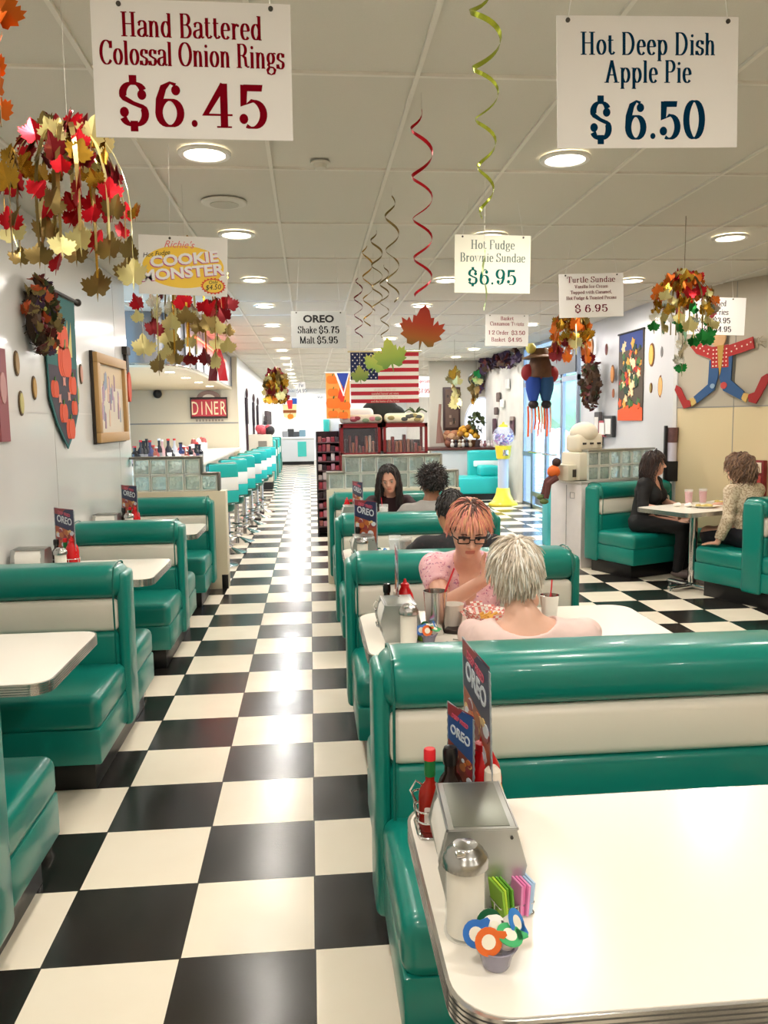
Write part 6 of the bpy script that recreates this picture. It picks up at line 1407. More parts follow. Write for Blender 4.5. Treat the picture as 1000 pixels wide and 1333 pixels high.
# ------------------------------------------------------------------ people: smooth bodies from blended solids
def V3(*a): return np.array(a, dtype=np.float64)
class Vol:
    def __init__(s, lo, hi, h):
        s.lo = np.array(lo, float); s.h = h; s.n = np.ceil((np.array(hi)-s.lo)/h).astype(int)+1
        s.D = np.full(tuple(s.n), .2, np.float32)
    def sub(s, lo, hi):
        a = np.clip(np.floor((lo-s.lo)/s.h).astype(int), 0, s.n-1); b = np.clip(np.ceil((hi-s.lo)/s.h).astype(int)+1, 0, s.n)
        if (b <= a).any(): return None, None
        sl = tuple(slice(i, j) for i, j in zip(a, b))
        g = np.meshgrid(*[s.lo[i]+s.h*np.arange(a[i], b[i]) for i in range(3)], indexing='ij')
        return sl, np.stack(g, -1)
    def mix(s, sl, d, k, op):
        A = s.D[sl]; d = d.astype(np.float32)
        if op == 'sub':
            d = -d
            if k <= 0: s.D[sl] = np.maximum(A, d); return
            hh = np.clip(.5-.5*(A-d)/k, 0, 1); s.D[sl] = A+(d-A)*hh+k*hh*(1-hh)
        else:
            if k <= 0: s.D[sl] = np.minimum(A, d); return
            hh = np.clip(.5+.5*(A-d)/k, 0, 1); s.D[sl] = A+(d-A)*hh-k*hh*(1-hh)
    def cone(s, a, b, ra, rb, k=.02, op='add', flat=False, infl=0):
        a = np.array(a, float); b = np.array(b, float); ra += infl; rb += infl
        R_ = max(ra, rb)+.03+k; sl, P = s.sub(np.minimum(a, b)-R_, np.maximum(a, b)+R_)
        if sl is None: return
        ab = b-a; L = ab@ab+1e-12; t = np.clip(((P-a)@ab)/L, 0, 1)
        d = np.linalg.norm(P-(a+t[..., None]*ab), axis=-1)-(ra+(rb-ra)*t)
        if flat: d = np.maximum(d, ((P-b)@ab)/math.sqrt(L))
        s.mix(sl, d, k, op)
    def ell(s, c, r, R=None, k=.02, op='add', infl=0):
        c = np.array(c, float); r = np.array(r, float)+infl; R = np.eye(3) if R is None else R
        q = r.max()+.03+k; sl, P = s.sub(c-q, c+q)
        if sl is None: return
        L = (P-c) @ R   # columns of R are the local axes
        k0 = np.linalg.norm(L/r, axis=-1); k1 = np.linalg.norm(L/(r*r), axis=-1)+1e-9
        s.mix(sl, np.where(k0 < 1e-6, -r.min(), k0*(k0-1)/k1), k, op)
    def mesh(s):
        D = s.D; I = D < 0; nx, ny, nz = D.shape
        cnt = np.zeros((nx-1, ny-1, nz-1), np.int8)
        for dx in (0, 1):
            for dy in (0, 1):
                for dz in (0, 1): cnt += I[dx:nx-1+dx, dy:ny-1+dy, dz:nz-1+dz]
        act = (cnt > 0) & (cnt < 8); idx = np.full(act.shape, -1, np.int64); ijk = np.argwhere(act); idx[act] = np.arange(len(ijk))
        acc = np.zeros((len(ijk), 3)); w = np.zeros(len(ijk))
        corners = [(0, 0, 0), (1, 0, 0), (0, 1, 0), (1, 1, 0), (0, 0, 1), (1, 0, 1), (0, 1, 1), (1, 1, 1)]
        val = [D[ijk[:, 0]+c[0], ijk[:, 1]+c[1], ijk[:, 2]+c[2]] for c in corners]
        for a in range(8):
            for b in range(a+1, 8):
                if sum(abs(corners[a][q]-corners[b][q]) for q in range(3)) != 1: continue
                m = (val[a] < 0) != (val[b] < 0); t = val[a][m]/(val[a][m]-val[b][m])
                ca = np.array(corners[a], float); cb = np.array(corners[b], float)
                acc[m] += ca+(cb-ca)*t[:, None]; w[m] += 1
        V = s.lo+s.h*(ijk+acc/np.maximum(w, 1)[:, None])
        F = []
        for ax in range(3):
            o = [q for q in range(3) if q != ax]
            sh = [slice(0, D.shape[q]) for q in range(3)]
            s0 = list(sh); s1 = list(sh); s0[ax] = slice(0, D.shape[ax]-1); s1[ax] = slice(1, D.shape[ax])
            cr = I[tuple(s0)] != I[tuple(s1)]; e = np.argwhere(cr)
            e = e[(e[:, o[0]] > 0) & (e[:, o[1]] > 0) & (e[:, o[0]] < D.shape[o[0]]-1) & (e[:, o[1]] < D.shape[o[1]]-1)]
            if not len(e): continue
            q = []
            for (u, v) in ((0, 0), (1, 0), (1, 1), (0, 1)):
                g = e.copy(); g[:, o[0]] -= u; g[:, o[1]] -= v; q.append(idx[g[:, 0], g[:, 1], g[:, 2]])
            q = np.stack(q, 1); F.append(q[(q >= 0).all(1)])
        return V, np.concatenate(F)
def vol_object(vol, name, mats, parent, noise_amp=0, noise_sc=10, smooth_it=1, matfn=None, seed=0):
    V, F = vol.mesh()
    for _ in range(smooth_it):
        S_ = np.zeros_like(V); c = np.zeros(len(V))
        for i in range(4):
            a, b = F[:, i], F[:, (i+1) % 4]
            for u, v in ((a, b), (b, a)):
                for q in range(3): S_[:, q] += np.bincount(u, V[v, q], len(V))
                c += np.bincount(u, minlength=len(V))
        V = V*.5+.5*S_/np.maximum(c, 1)[:, None]
    me = bpy.data.meshes.new(name); me.vertices.add(len(V)); me.vertices.foreach_set('co', V.astype(np.float32).ravel())
    me.loops.add(len(F)*4); me.loops.foreach_set('vertex_index', F.astype(np.int32).ravel()); me.polygons.add(len(F)); me.polygons.foreach_set('loop_start', np.arange(0, len(F)*4, 4, dtype=np.int32)); me.polygons.foreach_set('loop_total', np.full(len(F), 4, dtype=np.int32))
    me.update(calc_edges=True)
    bm = bmesh.new(); bm.from_mesh(me); bmesh.ops.recalc_face_normals(bm, faces=bm.faces[:]); bm.to_mesh(me); bm.free()
    if noise_amp:
        nr = np.zeros(len(V)*3, np.float32); me.vertices.foreach_get('normal', nr); nr = nr.reshape(-1, 3)
        off = seed*3.7; amp = np.array([noise.noise(Vector((p[0]*noise_sc+off, p[1]*noise_sc, p[2]*noise_sc*1.7)))+.5*noise.noise(Vector((p[0]*noise_sc*2.3, p[1]*noise_sc*2.3+off, p[2]*noise_sc*3))) for p in V])
        V = V+nr*(amp*noise_amp)[:, None]; me.vertices.foreach_set('co', V.astype(np.float32).ravel())
    me.polygons.foreach_set('use_smooth', [True]*len(me.polygons))
    for m in (mats if isinstance(mats, list) else [mats]): me.materials.append(m)
    if matfn is not None:
        cen = V[F].mean(1); me.polygons.foreach_set('material_index', matfn(cen).astype(np.int32))
    me.update(); o = bpy.data.objects.new(name, me); COL.objects.link(o)
    if parent is not None: o.parent = parent; o.matrix_parent_inverse = parent.matrix_world.inverted()
    return o
def nz(v): return v/(np.linalg.norm(v)+1e-12)
def rotv(v, ax, a): ax = nz(ax); return v*cos(a)+np.cross(ax, v)*sin(a)+ax*(ax@v)*(1-cos(a))
def hand(vol, w, d, n, t, curl=.5, s=1.0, spread=.0):
    """w wrist, d direction of fingers, n palm normal, t towards the thumb"""
    d = nz(d); t = nz(t-d*(t@d)); n = nz(np.cross(d, t))*np.sign(np.cross(d, t)@n+1e-9)
    for j, (ln, off) in enumerate(((.066, .028), (.074, .0095), (.069, -.009), (.054, -.026))):
        kn = w+d*(.088-.006*abs(j-1))*s+t*off*s
        vol.cone(w+d*.012*s+t*off*.6*s, kn, .0125*s, .0105*s, .012)
        dd = nz(d+t*spread*(1.5-j)); p = kn; ax = np.cross(dd, n)
        for q, (f_, r0, r1) in enumerate(((.45, .0098, .009), (.32, .009, .008), (.25, .008, .0068))):
            dd = rotv(dd, ax, curl*(.7 if q == 0 else .9)); e = p+dd*ln*f_*s; vol.cone(p, e, r0*s, r1*s, .004); p = e
    a = w+d*.02*s+t*.022*s; b = a+nz(d*.7+t*.75+n*.25)*.042*s; c = b+nz(d*.9+t*.35+n*.4*curl)*.032*s; e = c+nz(d+t*.1+n*.5*curl)*.026*s
    vol.cone(a, b, .0145*s, .0115*s, .012); vol.cone(b, c, .011*s, .0095*s, .005); vol.cone(c, e, .0095*s, .0075*s, .004)
SKIN = {'fair': mat('skin_fair', 'dba890', .5, var=.06, scale=30), 'pale': mat('skin_pale', 'd8a890', .5, var=.06, scale=30), 'tan': mat('skin_tan', 'c08a66', .5, var=.06, scale=30), 'brown': mat('skin_brown', '8e5f45', .5, var=.06, scale=30)}
LIP = mat('lips', 'bd7566', .5)
def person(label, base, F, J, skin='fair', h=.0075, bw=1.0, male=False, shirt=None, pants=None, shoes=None, hair=None, glasses=False, extra=None, age=0):
    """base: floor point below the pelvis; J joints in (forward, left, up)"""
    F = nz(np.array([F[0], F[1], 0.])); L = np.array([-F[1], F[0], 0.]); U = V3(0, 0, 1); B = np.array([base[0], base[1], 0.])
    W = lambda p: B+F*p[0]+L*p[1]+U*p[2]
    t = thing('person', label, 'person', (B[0], B[1], 0)); bpy.context.view_layer.update()
    j = {k: W(v) for k, v in J.items() if k not in ('head_rot', 'hl', 'hr')}
    yaw, pit, rol = J.get('head_rot', (0, 0, 0))
    hf = rotv(F, U, yaw); hl = rotv(L, U, yaw); hu = U.copy(); hf = rotv(hf, hl, pit); hu = rotv(hu, hl, pit); hl = rotv(hl, hf, rol); hu = rotv(hu, hf, rol)
    RH = np.stack([hf, hl, hu], 1); hc = j['head']; HP = lambda a, b, c: hc+hf*a+hl*b+hu*c
    allp = np.array(list(j.values())); lo = allp.min(0)-.22; hi = allp.max(0)+.2; lo[2] = max(lo[2], -.01)
    td = nz(j['neck']-j['pelvis']); tl = nz(j['sl']-j['sr']); tf = np.cross(tl, td); RT = np.stack([tf, tl, td], 1)
    ch = j['pelvis']+(j['neck']-j['pelvis'])*.66; ab = j['pelvis']+(j['neck']-j['pelvis'])*.3
    def torso(v, i=0, k=.05):
        v.ell(j['pelvis'], (.115*bw, .165*bw, .11), RT, k, infl=i); v.ell(ab, (.105*bw, .135*bw, .14), RT, k, infl=i)
        v.ell(ch, (.105*bw, .15*bw, .15), RT, k, infl=i); sm = (j['sl']+j['sr'])/2
        v.cone(j['sl']-tl*.02, j['sr']+tl*.02, .052*bw, .052*bw, .05, infl=i)
        v.cone(sm-td*.03, j['neck']+td*.01, .075, .055, .04, infl=i)
        if not male:
            for s_ in (1, -1): v.ell(ch+tf*.085*bw+tl*s_*.07*bw-td*.01, (.06*bw, .062*bw, .062*bw), RT, .04, infl=i)
    def uarm(v, s_, i=0, frac=1., flat=False):
        a, b = j['s'+s_], j['e'+s_]; v.cone(a, a+(b-a)*frac, .047*bw, .047*bw+(.036-.047)*frac*bw, .03, flat=flat, infl=i)
    def farm(v, s_, i=0, f0=0, f1=1., flat=False):
        a, b = j['e'+s_], j['w'+s_]; v.cone(a+(b-a)*f0, a+(b-a)*f1, .038, .038-.013*f1, .02, flat=flat, infl=i)
    def legs(v, i=0, kn=1.):
        for s_ in 'lr':
            hp = j['pelvis']+L*(.085 if s_ == 'l' else -.085)*bw; v.cone(hp, j['k'+s_], .082*bw, .058*bw, .04, infl=i)
            v.cone(j['k'+s_], j['a'+s_], .055, .036, .03, infl=i)
    v = Vol(lo, hi, h)
    torso(v); legs(v)
    for s_ in 'lr':
        uarm(v, s_); farm(v, s_)
        v.ell(j['a'+s_]+F*.06-U*.03, (.12, .042, .035), np.stack([F, L, U], 1), .02)
        hd = J.get('h'+s_, ((1, 0, 0), (0, 0, -1), (0, 0, 1), .5)); D3 = lambda q: F*q[0]+L*q[1]+U*q[2]
        hand(v, j['w'+s_], D3(hd[0]), D3(hd[1]), D3(hd[2]), hd[3], .95 if not male else 1.05)
    v.cone(j['neck']-td*.02, HP(-.018, 0, -.06), .056*(1.08 if male else .96), .050*(1.1 if male else .96), .03)
    v.ell(HP(-.012, 0, .022), (.094, .074, .094), RH, .02); v.ell(HP(.018, 0, -.045), (.068, .056, .07), RH, .03)
    v.ell(HP(.055, 0, -.092), (.024, .024, .018), RH, .02)
    for s_ in (1, -1):
        v.ell(HP(.045, s_*.032, -.03), (.032, .026, .028), RH, .02); v.ell(HP(-.006, s_*.073, -.012), (.018, .008, .03), RH, .008)
        v.ell(HP(.094, s_*.030, .002), (.016, .017, .011), RH, .008, 'sub')
    v.cone(HP(.076, -.026, .020), HP(.076, .026, .020), .011, .011, .012)
    v.cone(HP(.080, 0, .012), HP(.106, 0, -.027), .008, .0125, .006)
    for s_ in (1, -1): v.ell(HP(.092, s_*.011, -.031), (.010, .0085, .008), RH, .004)
    v.cone(HP(.081, -.018, -.0585), HP(.081, .018, -.0585), .006, .006, .004); v.cone(HP(.079, -.015, -.068), HP(.079, .015, -.068), .0075, .0075, .004)
    lipc = HP(.084, 0, -.063)
    def mf(c): q = (c-lipc) @ RH; return ((np.abs(q[:, 1]) < .019) & (np.abs(q[:, 2]) < .009) & (q[:, 0] > -.014) & (np.abs(q[:, 0]) < .03)).astype(int)
    vol_object(v, 'body', [SKIN[skin], LIP], t, smooth_it=1, matfn=mf)
    for s_ in (1, -1):
        p = HP(.0765, s_*.030, .0015); m = MB(); m.m = 0; m.sph(p, .0118, n=14, m=10); q = p+hf*.0083-hu*.003; m.m = 1; m.sph(q, .0060, n=10, m=6)
        o = m.build('eye', [C('b8a89e', .6), C('2c1c14', .3)], t); o.matrix_parent_inverse = t.matrix_world.inverted()
        m = MB(); m.tube([HP(.0895, s_*.014, .019), HP(.091, s_*.03, .0245), HP(.082, s_*.045, .019)], [.0022, .003, .0015], 6); o = m.build('eyebrow', C(hair['cols'][0] if hair else '3a2a20', .8), t); o.matrix_parent_inverse = t.matrix_world.inverted()
    # clothing
    if shirt:
        v = Vol(lo, hi, h); I_ = .011; torso(v, I_)
        for s_ in 'lr':
            sl = shirt.get('sleeve', 1.5)
            uarm(v, s_, I_+.002, min(1, sl), flat=sl < 1)
            if sl > 1: farm(v, s_, I_+.004, 0, sl-1, flat=True)
        nb = j['neck']
        if shirt.get('neck') == 'v':
            v.cone(nb+td*.06, nb+tf*.05+td*.02, .085, .075, .01, 'sub')
            for q in range(7): u = q/6; v.cone(nb+tf*(.06+.06*u)-td*(.0+.16*u)+tl*(.05*(1-u)), nb+tf*(.06+.06*u)-td*(.0+.16*u)-tl*(.05*(1-u)), .03-.01*u, .03-.01*u, .006, 'sub')
        elif shirt.get('neck') == 'scoop': v.cone(nb+td*.10, nb+td*.02, .13, .105, .01, 'sub'); v.ell(nb-tf*.03+td*.03, (.09, .10, .05), RT, .01, 'sub')
        else: v.cone(nb+td*.12, nb+td*.035, .09, .068, .01, 'sub')
        if 'hem' in shirt: pass
        lowc = j['pelvis']-td*.0
        sl_, P = v.sub(lo, hi); v.D = np.maximum(v.D, (-((P-(j['pelvis']-td*.06))@td)).astype(np.float32))
        o = vol_object(v, shirt.get('name', 'shirt'), shirt['mat'], t, shirt.get('amp', .006), shirt.get('nsc', 9), 1, seed=len(label))
    if pants:
        v = Vol(lo, hi, h*1.2); I_ = .012; v.ell(j['pelvis']-td*.01, (.118*bw, .168*bw, .115), RT, .04, infl=I_); legs(v, I_)
        sl_, P = v.sub(lo, hi); v.D = np.maximum(v.D, (((P-(j['pelvis']+td*.09))@td)).astype(np.float32)); v.D = np.maximum(v.D, (.07-P[..., 2]).astype(np.float32))
        vol_object(v, 'trousers', pants, t, .006, 8, 1)
    if shoes:
        for s_ in 'lr':
            v = Vol(j['a'+s_]-.2, j['a'+s_]+.25, h*1.3); v.ell(j['a'+s_]+F*.06-U*.03, (.128, .048, .042), np.stack([F, L, U], 1), .02); v.D = np.maximum(v.D, (.0-v.sub(j['a'+s_]-.2, j['a'+s_]+.25)[1][..., 2]).astype(np.float32)) if False else v.D
            vol_object(v, 'shoe', shoes, t, 0, 8, 1)
    if hair: make_hair(t, HP, RH, hc, hf, hl, hu, U, **hair)
    if glasses:
        m = MB()
        for s_ in (1, -1):
            m.tube([HP(.106-.012*abs(y)/.05, s_*(.034)+s_*(.024*max(-1, min(1, 1.25*cos(a)))), .003+.0125*max(-1, min(1, 1.25*sin(a)))) for a in [2*PI*q/16 for q in range(16)] for y in (0,)], .0026, 6, closed=True)
            m.tube([HP(.103, s_*.060, .008), HP(.08, s_*.077, .01), HP(.0, s_*.080, .008), HP(-.02, s_*.078, -.008)], .0026, 6)
        m.tube([HP(.107, -.01, .008), HP(.110, 0, .01), HP(.107, .01, .008)], .0026, 6)
        for s_ in (1, -1): m.tube([HP(.105, s_*.010, .018), HP(.106, s_*.034, .021), HP(.102, s_*.058, .018)], .0042, 6)
        o = m.build('glasses', C('1c1416', .25), t); o.matrix_parent_inverse = t.matrix_world.inverted()
    return t
def make_hair(t, HP, RH, hc, hf, hl, hu, U, cols, length=.07, n=420, grav=.15, rad=.0036, wave=0, wfreq=30, crown=(-.2, 0, 1), hairline=.62, puff=.012, bangs=True, cap=True, curly=0, nape=-.35, seed=1, root=None, part=None, jit=.12):
    rnd = random.Random(seed); m = MB(); er = np.array([.094, .074, .094])+puff; c0 = HP(-.012, 0, .022)
    cr = nz(np.array(crown, float))
    mats_ = [mat('hair_'+c_, c_, .5, var=.25, scale=60, sheen=.2) for c_ in cols]
    if cap:
        v = Vol(hc-.2, hc+.2, .006); v.ell(c0-hf*.004, er-.004, RH, .01)
        # open the face and neck
        v.ell(c0+hf*.115-hu*.075, (.095, .078, .125*hairline/.62), RH, .012, 'sub'); v.cone(c0-hu*.10+hf*.02, c0-hu*.17+hf*.03, .085, .09, .01, 'sub')
        if not curly and length < .12: v.cone(c0+hl*.075+hf*.02-hu*.03, c0+hl*.1+hf*.03-hu*.08, .02, .03, .01, 'sub'); v.cone(c0-hl*.075+hf*.02-hu*.03, c0-hl*.1+hf*.03-hu*.08, .02, .03, .01, 'sub')
        vol_object(v, 'hair_cap', mats_[0], t, .004, 40, 1)
    k = 0; tries = 0
    while k < n and tries < n*8:
        tries += 1
        z = rnd.uniform(-.75, 1); a = rnd.uniform(-PI, PI); q = math.sqrt(1-z*z); lv = np.array([q*cos(a), q*sin(a), z])
        if lv[0] > .25 and lv[2] < .50*hairline/.62+.0: continue
        if lv[0] > -.1 and lv[2] < -.1: continue
        if lv[2] < nape-.1*lv[0]: continue
        k += 1
        p = c0+RH @ (lv*er*.97)
        tan = lv-cr*(lv@cr); away = -cr+lv*(lv@cr); dl = nz(away+rnd.uniform(-jit, jit)*np.cross(lv, cr)*3+np.array([rnd.uniform(-jit, jit) for _ in range(3)]))
        d = RH @ dl; nrm = RH @ nz(lv/er)
        d = nz(d*1.0+nrm*.25)
        Ls = length*rnd.uniform(.75, 1.2)
        if lv[0] > .3 and bangs is not True: Ls *= bangs
        st = 9 if length < .12 else 14
        pts = [p]; ph = rnd.uniform(0, 6.28); side = np.cross(d, nrm)
        for i in range(st):
            d = nz(d*(1-grav)-U*grav+np.array([rnd.uniform(-1, 1) for _ in range(3)])*.05*(1+curly*6))
            p = p+d*Ls/st
            lq = (p-c0) @ RH; e = np.linalg.norm(lq/(er*1.0))
            if e < 1.02: p = c0+RH @ (lq/e*1.02)
            off = side*wave*math.sin(ph+i*Ls/st*wfreq)+nrm*wave*.6*cos(ph+i*Ls/st*wfreq)
            pts.append(p+off)
        rr = [rad*(.8+.4*math.sin(PI*min(1, i/st*1.1))) * (1-.75*(i/st)**2) for i in range(len(pts))]
        m.m = rnd.randrange(len(cols)) if root is None else (1+rnd.randrange(len(cols)-1))
        if root is not None and lv @ cr > root:
            m.m = 0
            if rnd.random() < .5: m.m = 1+rnd.randrange(len(cols)-1)
        m.tube([Vector(x) for x in pts], rr, 4)
    o = m.build('hair', mats_, t, 60); o.matrix_parent_inverse = t.matrix_world.inverted()

def seated(lean=.1, sh=.17, neck_u=.98, head=(.12, 0, 1.15), rot=(0, .15, 0), pel=.545, knee=.42, kz=.50, ku=.10, af=.42, **kw):
    J = {'pelvis': (0, 0, pel), 'neck': (lean, 0, neck_u), 'sl': (lean*.95, sh, neck_u-.055), 'sr': (lean*.95, -sh, neck_u-.055), 'head': head, 'head_rot': rot,
         'el': (lean+.06, sh+.06, neck_u-.31), 'er': (lean+.06, -sh-.06, neck_u-.31), 'wl': (lean+.28, sh-.02, neck_u-.30), 'wr': (lean+.28, -sh+.02, neck_u-.30),
         'kl': (knee, ku, kz), 'kr': (knee, -ku, kz), 'al': (af, ku, .085), 'ar': (af, -ku, .085)}
    J.update(kw); return J
def wj(base, F, pt):   # world point -> joint coordinates
    F = nz(np.array([F[0], F[1], 0.])); L = np.array([-F[1], F[0], 0.]); d = np.array(pt, float)-np.array([base[0], base[1], 0]); return (float(d@F), float(d@L), float(pt[2]))
def fabric(name, c1, c2=None, sc=40, thr=.5, rough=.8):
    m = bpy.data.materials.new(name); m.use_nodes = True; nt = m.node_tree; b = nt.nodes['Principled BSDF']; b.inputs['Roughness'].default_value = rough
    b.inputs['Base Color'].default_value = (*lin(c1), 1)
    tc = nt.nodes.new('ShaderNodeTexCoord')
    if c2:
        cs = c2 if isinstance(c2, (list, tuple)) else [c2]; prev = None
        for i, cc in enumerate(cs):
            n = nt.nodes.new('ShaderNodeTexNoise'); n.inputs['Scale'].default_value = sc*(1+.4*i); n.inputs['Detail'].default_value = 2
            mp = nt.nodes.new('ShaderNodeMapping'); mp.inputs['Location'].default_value = (i*3.3, i*1.7, i)
            nt.links.new(tc.outputs['Object'], mp.inputs[0]); nt.links.new(mp.outputs[0], n.inputs['Vector'])
            r = nt.nodes.new('ShaderNodeValToRGB'); r.color_ramp.elements[0].position = thr; r.color_ramp.elements[1].position = thr+.04; nt.links.new(n.outputs['Fac'], r.inputs[0])
            x = nt.nodes.new('ShaderNodeMix'); x.data_type = 'RGBA'; nt.links.new(r.outputs[0], x.inputs[0])
            if prev is None: x.inputs[6].default_value = (*lin(c1), 1)
            else: nt.links.new(prev, x.inputs[6])
            x.inputs[7].default_value = (*lin(cc), 1); prev = x.outputs[2]
        nt.links.new(prev, b.inputs['Base Color'])
    n = nt.nodes.new('ShaderNodeTexNoise'); n.inputs['Scale'].default_value = 14; nt.links.new(tc.outputs['Object'], n.inputs['Vector']); bp = nt.nodes.new('ShaderNodeBump'); bp.inputs['Strength'].default_value = .3; bp.inputs['Distance'].default_value = .02
    nt.links.new(n.outputs['Fac'], bp.inputs['Height']); nt.links.new(bp.outputs['Normal'], b.inputs['Normal'])
    return m
# 1 pink haired woman
b0 = (.705, 3.90); Fd = (0, -1); w = lambda x, y, z: wj(b0, Fd, (x, y, z))
J = seated(pelvis=w(.705, 3.90, .55), neck=w(.69, 3.57, .985), sl=w(.855, 3.64, .93), sr=w(.54, 3.64, .93), head=w(.648, 3.33, 1.150), rot=(-.05, .40, -.03),
           er=w(.555, 3.40, .812), wr=w(.70, 3.235, .955), el=w(.93, 3.42, .815), wl=w(.80, 3.24, .93))
J['hr'] = ((.5, .45, .75), (.5, .6, -.3), (.3, .2, .9), .55); J['hl'] = ((.4, -.6, .6), (.3, -.6, -.5), (.2, .2, .9), .55)
person('woman with short pink hair and glasses in a pink patterned top leaning over her food', b0, Fd, J, 'fair', .0062, 1.07, shirt={'mat': fabric('pink_floral', 'e0b0b6', ['ecc8cc', 'a8708c', 'c06a88'], 38, .62), 'sleeve': .52, 'neck': 'v'}, pants=fabric('blue_denim', '2c3852'), shoes=C('d8d4d0', .5),
       hair=dict(cols=['5a3428', 'df907a', 'e3a088', 'd98a7e', 'e0a87c'], length=.062, n=900, grav=.12, rad=.0034, crown=(.1, .0, 1), root=.91, puff=.007, hairline=.62, bangs=.9, nape=.02, seed=4, jit=.05), glasses=True)
# 2 white haired woman
b0 = (.735, 2.70); Fd = (0, 1)
J = seated(pelvis=w(.735, 2.70, .53), neck=w(.725, 2.72, .895), sl=w(.56, 2.73, .835), sr=w(.91, 2.72, .825), head=w(.70, 2.80, 1.072), rot=(.12, .12, .06),
           el=w(.49, 2.93, .80), wl=w(.57, 3.10, .80), er=w(.985, 2.95, .80), wr=w(.86, 3.06, .80))
w = lambda x, y, z: wj(b0, Fd, (x, y, z))
J = seated(pelvis=w(.735, 2.70, .53), neck=w(.725, 2.72, .895), sl=w(.605, 2.73, .835), sr=w(.93, 2.72, .830), head=w(.705, 2.80, 1.062), rot=(.12, .12, .06),
           el=w(.59, 2.96, .80), wl=w(.62, 3.12, .80), er=w(1.01, 2.92, .80), wr=w(.87, 3.07, .80))
J['hl'] = ((.8, -.5, .05), (0, 0, -1), (0, -1, .2), .35); J['hr'] = ((.6, .7, .05), (0, 0, -1), (0, 1, .2), .35)
person('white-haired woman in a pale pink top seen from behind over the near bench', b0, Fd, J, 'pale', .0062, 1.16, shirt={'mat': fabric('pale_pink_knit', 'e9cbc4'), 'sleeve': 1.1, 'neck': 'scoop', 'amp': .005}, pants=fabric('grey_slacks', '4a4a50'), shoes=C('3a3634', .5),
       hair=dict(cols=['b3a592', 'e8decf', 'dbcfbe', 'f2ece2', 'c2b5a4'], length=.065, n=950, grav=.12, rad=.0044, crown=(-.35, .1, 1), puff=.010, nape=-.78, seed=7, jit=.16))
# 3 dark shirted diner behind the second bench
b0 = (.86, 4.56); Fd = (0, 1); w = lambda x, y, z: wj(b0, Fd, (x, y, z))
J = seated(pelvis=w(.86, 4.55, .54), neck=w(.83, 4.60, .935), sl=w(.63, 4.60, .865), sr=w(1.05, 4.60, .86), head=w(.80, 4.68, 1.075), rot=(.1, .1, .1), el=w(.58, 4.76, .80), wl=w(.72, 4.92, .80), er=w(1.12, 4.78, .80), wr=w(.95, 4.92, .80))
J['hl'] = ((.7, -.6, .05), (0, 0, -1), (0, -1, .2), .4); J['hr'] = ((.7, .6, .05), (0, 0, -1), (0, 1, .2), .4)
person('dark-haired person in a black shirt mostly hidden behind the pink-haired woman', b0, Fd, J, 'tan', .008, 1.25, True, shirt={'mat': fabric('black_shirt', '17161a', '2a1c22', 30, .6), 'sleeve': .7, 'amp': .006}, pants=fabric('dark_jeans', '22242c'), shoes=C('1a1a1a', .5),
       hair=dict(cols=['1a1412', '241c18'], length=.03, n=300, grav=.1, rad=.004, puff=.008, nape=-.6, seed=2))
# 4 curly haired diner in grey
b0 = (.95, 6.34); Fd = (0, 1); w = lambda x, y, z: wj(b0, Fd, (x, y, z))
J = seated(pelvis=w(.95, 6.34, .54), neck=w(.94, 6.40, .945), sl=w(.75, 6.42, .87), sr=w(1.13, 6.40, .885), head=w(.955, 6.46, 1.10), rot=(.35, .05, 0), el=w(.70, 6.58, .80), wl=w(.82, 6.74, .80), er=w(1.18, 6.60, .80), wr=w(1.05, 6.76, .80))
J['hl'] = ((.7, -.6, .05), (0, 0, -1), (0, -1, .2), .4); J['hr'] = ((.7, .6, .05), (0, 0, -1), (0, 1, .2), .4)
person('person with short dark curly hair in a grey shirt seen from behind', b0, Fd, J, 'brown', .008, 1.12, True, shirt={'mat': fabric('grey_tee', '94908c'), 'sleeve': .65}, pants=fabric('dark_trousers', '2a2a30'), shoes=C('2a2a2a', .5),
       hair=dict(cols=['1c1210', '2a1a16', '140e0e'], length=.07, n=520, grav=.0, rad=.0046, wave=.008, wfreq=190, puff=.018, curly=1, nape=-.5, seed=5, jit=.5))
# 5 long haired young woman facing the camera
b0 = (.70, 7.50); Fd = (0, -1); w = lambda x, y, z: wj(b0, Fd, (x, y, z))
J = seated(pelvis=w(.70, 7.48, .54), neck=w(.70, 7.30, .93), sl=w(.86, 7.32, .865), sr=w(.54, 7.32, .865), head=w(.685, 7.18, 1.085), rot=(-.18, .28, .12), el=w(.93, 7.12, .80), wl=w(.80, 6.95, .80), er=w(.50, 7.10, .80), wr=w(.62, 6.95, .80))
J['hl'] = ((.7, -.6, .05), (0, 0, -1), (0, -1, .2), .4); J['hr'] = ((.7, .6, .05), (0, 0, -1), (0, 1, .2), .4)
person('young woman with long dark hair in a maroon top facing the camera, looking down', b0, Fd, J, 'fair', .0075, 1.0, shirt={'mat': fabric('dark_maroon', '2c1218'), 'sleeve': 1.7}, pants=fabric('dark_jeans2', '23242e'), shoes=C('2a2a2a', .5),
       hair=dict(cols=['1f1412', '2c1c18', '150e0e'], length=.30, n=520, grav=.32, rad=.0055, wave=.006, wfreq=45, crown=(.25, .15, 1), puff=.014, hairline=.8, bangs=.12, nape=-.6, seed=8, part=1))
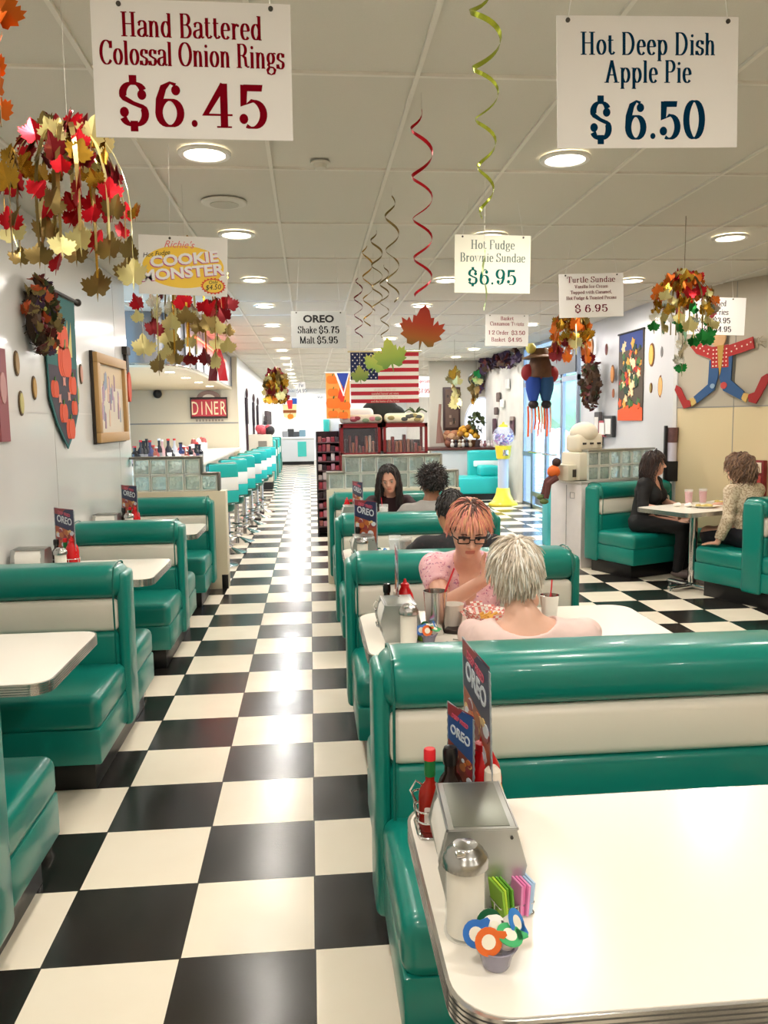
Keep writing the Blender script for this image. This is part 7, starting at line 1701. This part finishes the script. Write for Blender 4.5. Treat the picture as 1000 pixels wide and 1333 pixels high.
# 6 woman in black in the corner booth
pb_ = bl_pt(.36, -.22); b0 = (pb_.x, pb_.y); Fd = (BV.x*cos(.45)-BV.y*sin(.45), BV.x*sin(.45)+BV.y*cos(.45)); w = lambda x, y, z: wj(b0, Fd, (x, y, z))
J = seated(lean=.06, sh=.175, neck_u=.985, head=(.10, .0, 1.13), rot=(.25, .02, 0), pel=.54, knee=.43, kz=.53, ku=.09, af=.38)
J['er'] = (.08, -.25, .72); J['wr'] = (.30, -.13, .68); J['el'] = (.10, .24, .74); J['wl'] = (.32, .12, .70); J['hr'] = ((.8, .2, -.4), (0, 0.3, -1), (.2, 1, .2), .45); J['hl'] = ((.8, -.2, -.4), (0, -.3, -1), (.2, -1, .2), .45)
person('woman with wavy dark brown hair in black clothes sitting sideways in the corner booth', b0, Fd, J, 'fair', .0078, 1.1, shirt={'mat': fabric('black_top', '0f0e10'), 'sleeve': 1.15, 'neck': 'v'}, pants=fabric('black_trousers', '0e0d10'), shoes=C('6a5a56', .5),
       hair=dict(cols=['1f1210', '2e1a16', '3a221c'], length=.22, n=520, grav=.28, rad=.0052, wave=.01, wfreq=45, crown=(0, .1, 1), puff=.018, hairline=.66, bangs=.35, nape=-.6, seed=12))
# 7 curly haired woman in a knit sweater
pb_ = bl_pt(.40, .74+.30); b0 = (pb_.x, pb_.y); Fd = (-BV.x, -BV.y)
J = seated(lean=.10, sh=.17, neck_u=.985, head=(.17, .0, 1.135), rot=(.35, .05, 0), pel=.54, knee=.40, kz=.53, ku=.09, af=.30)
J['el'] = (.05, .25, .70); J['wl'] = (.12, .29, .485); J['hl'] = ((.95, .25, -.12), (0, 0, -1), (.2, -1, .1), .15); J['er'] = (.18, -.22, .77); J['wr'] = (.34, -.08, .79); J['hr'] = ((1, .3, 0), (0, 0, -1), (0, 1, .2), .3)
person('woman with curly light brown hair in a beige knit sweater, one hand on the seat', b0, Fd, J, 'fair', .0078, 1.05, shirt={'mat': fabric('beige_knit', 'cdbda2', 'a8937a', 70, .5), 'sleeve': 1.85}, pants=fabric('navy_trousers', '14141f'), shoes=C('8a7a72', .5),
       hair=dict(cols=['5a4030', '7a5a44', '8e6e54'], length=.19, n=620, grav=.22, rad=.0052, wave=.014, wfreq=75, crown=(0, 0, 1), puff=.022, hairline=.62, bangs=.5, nape=-.6, curly=.4, seed=15))
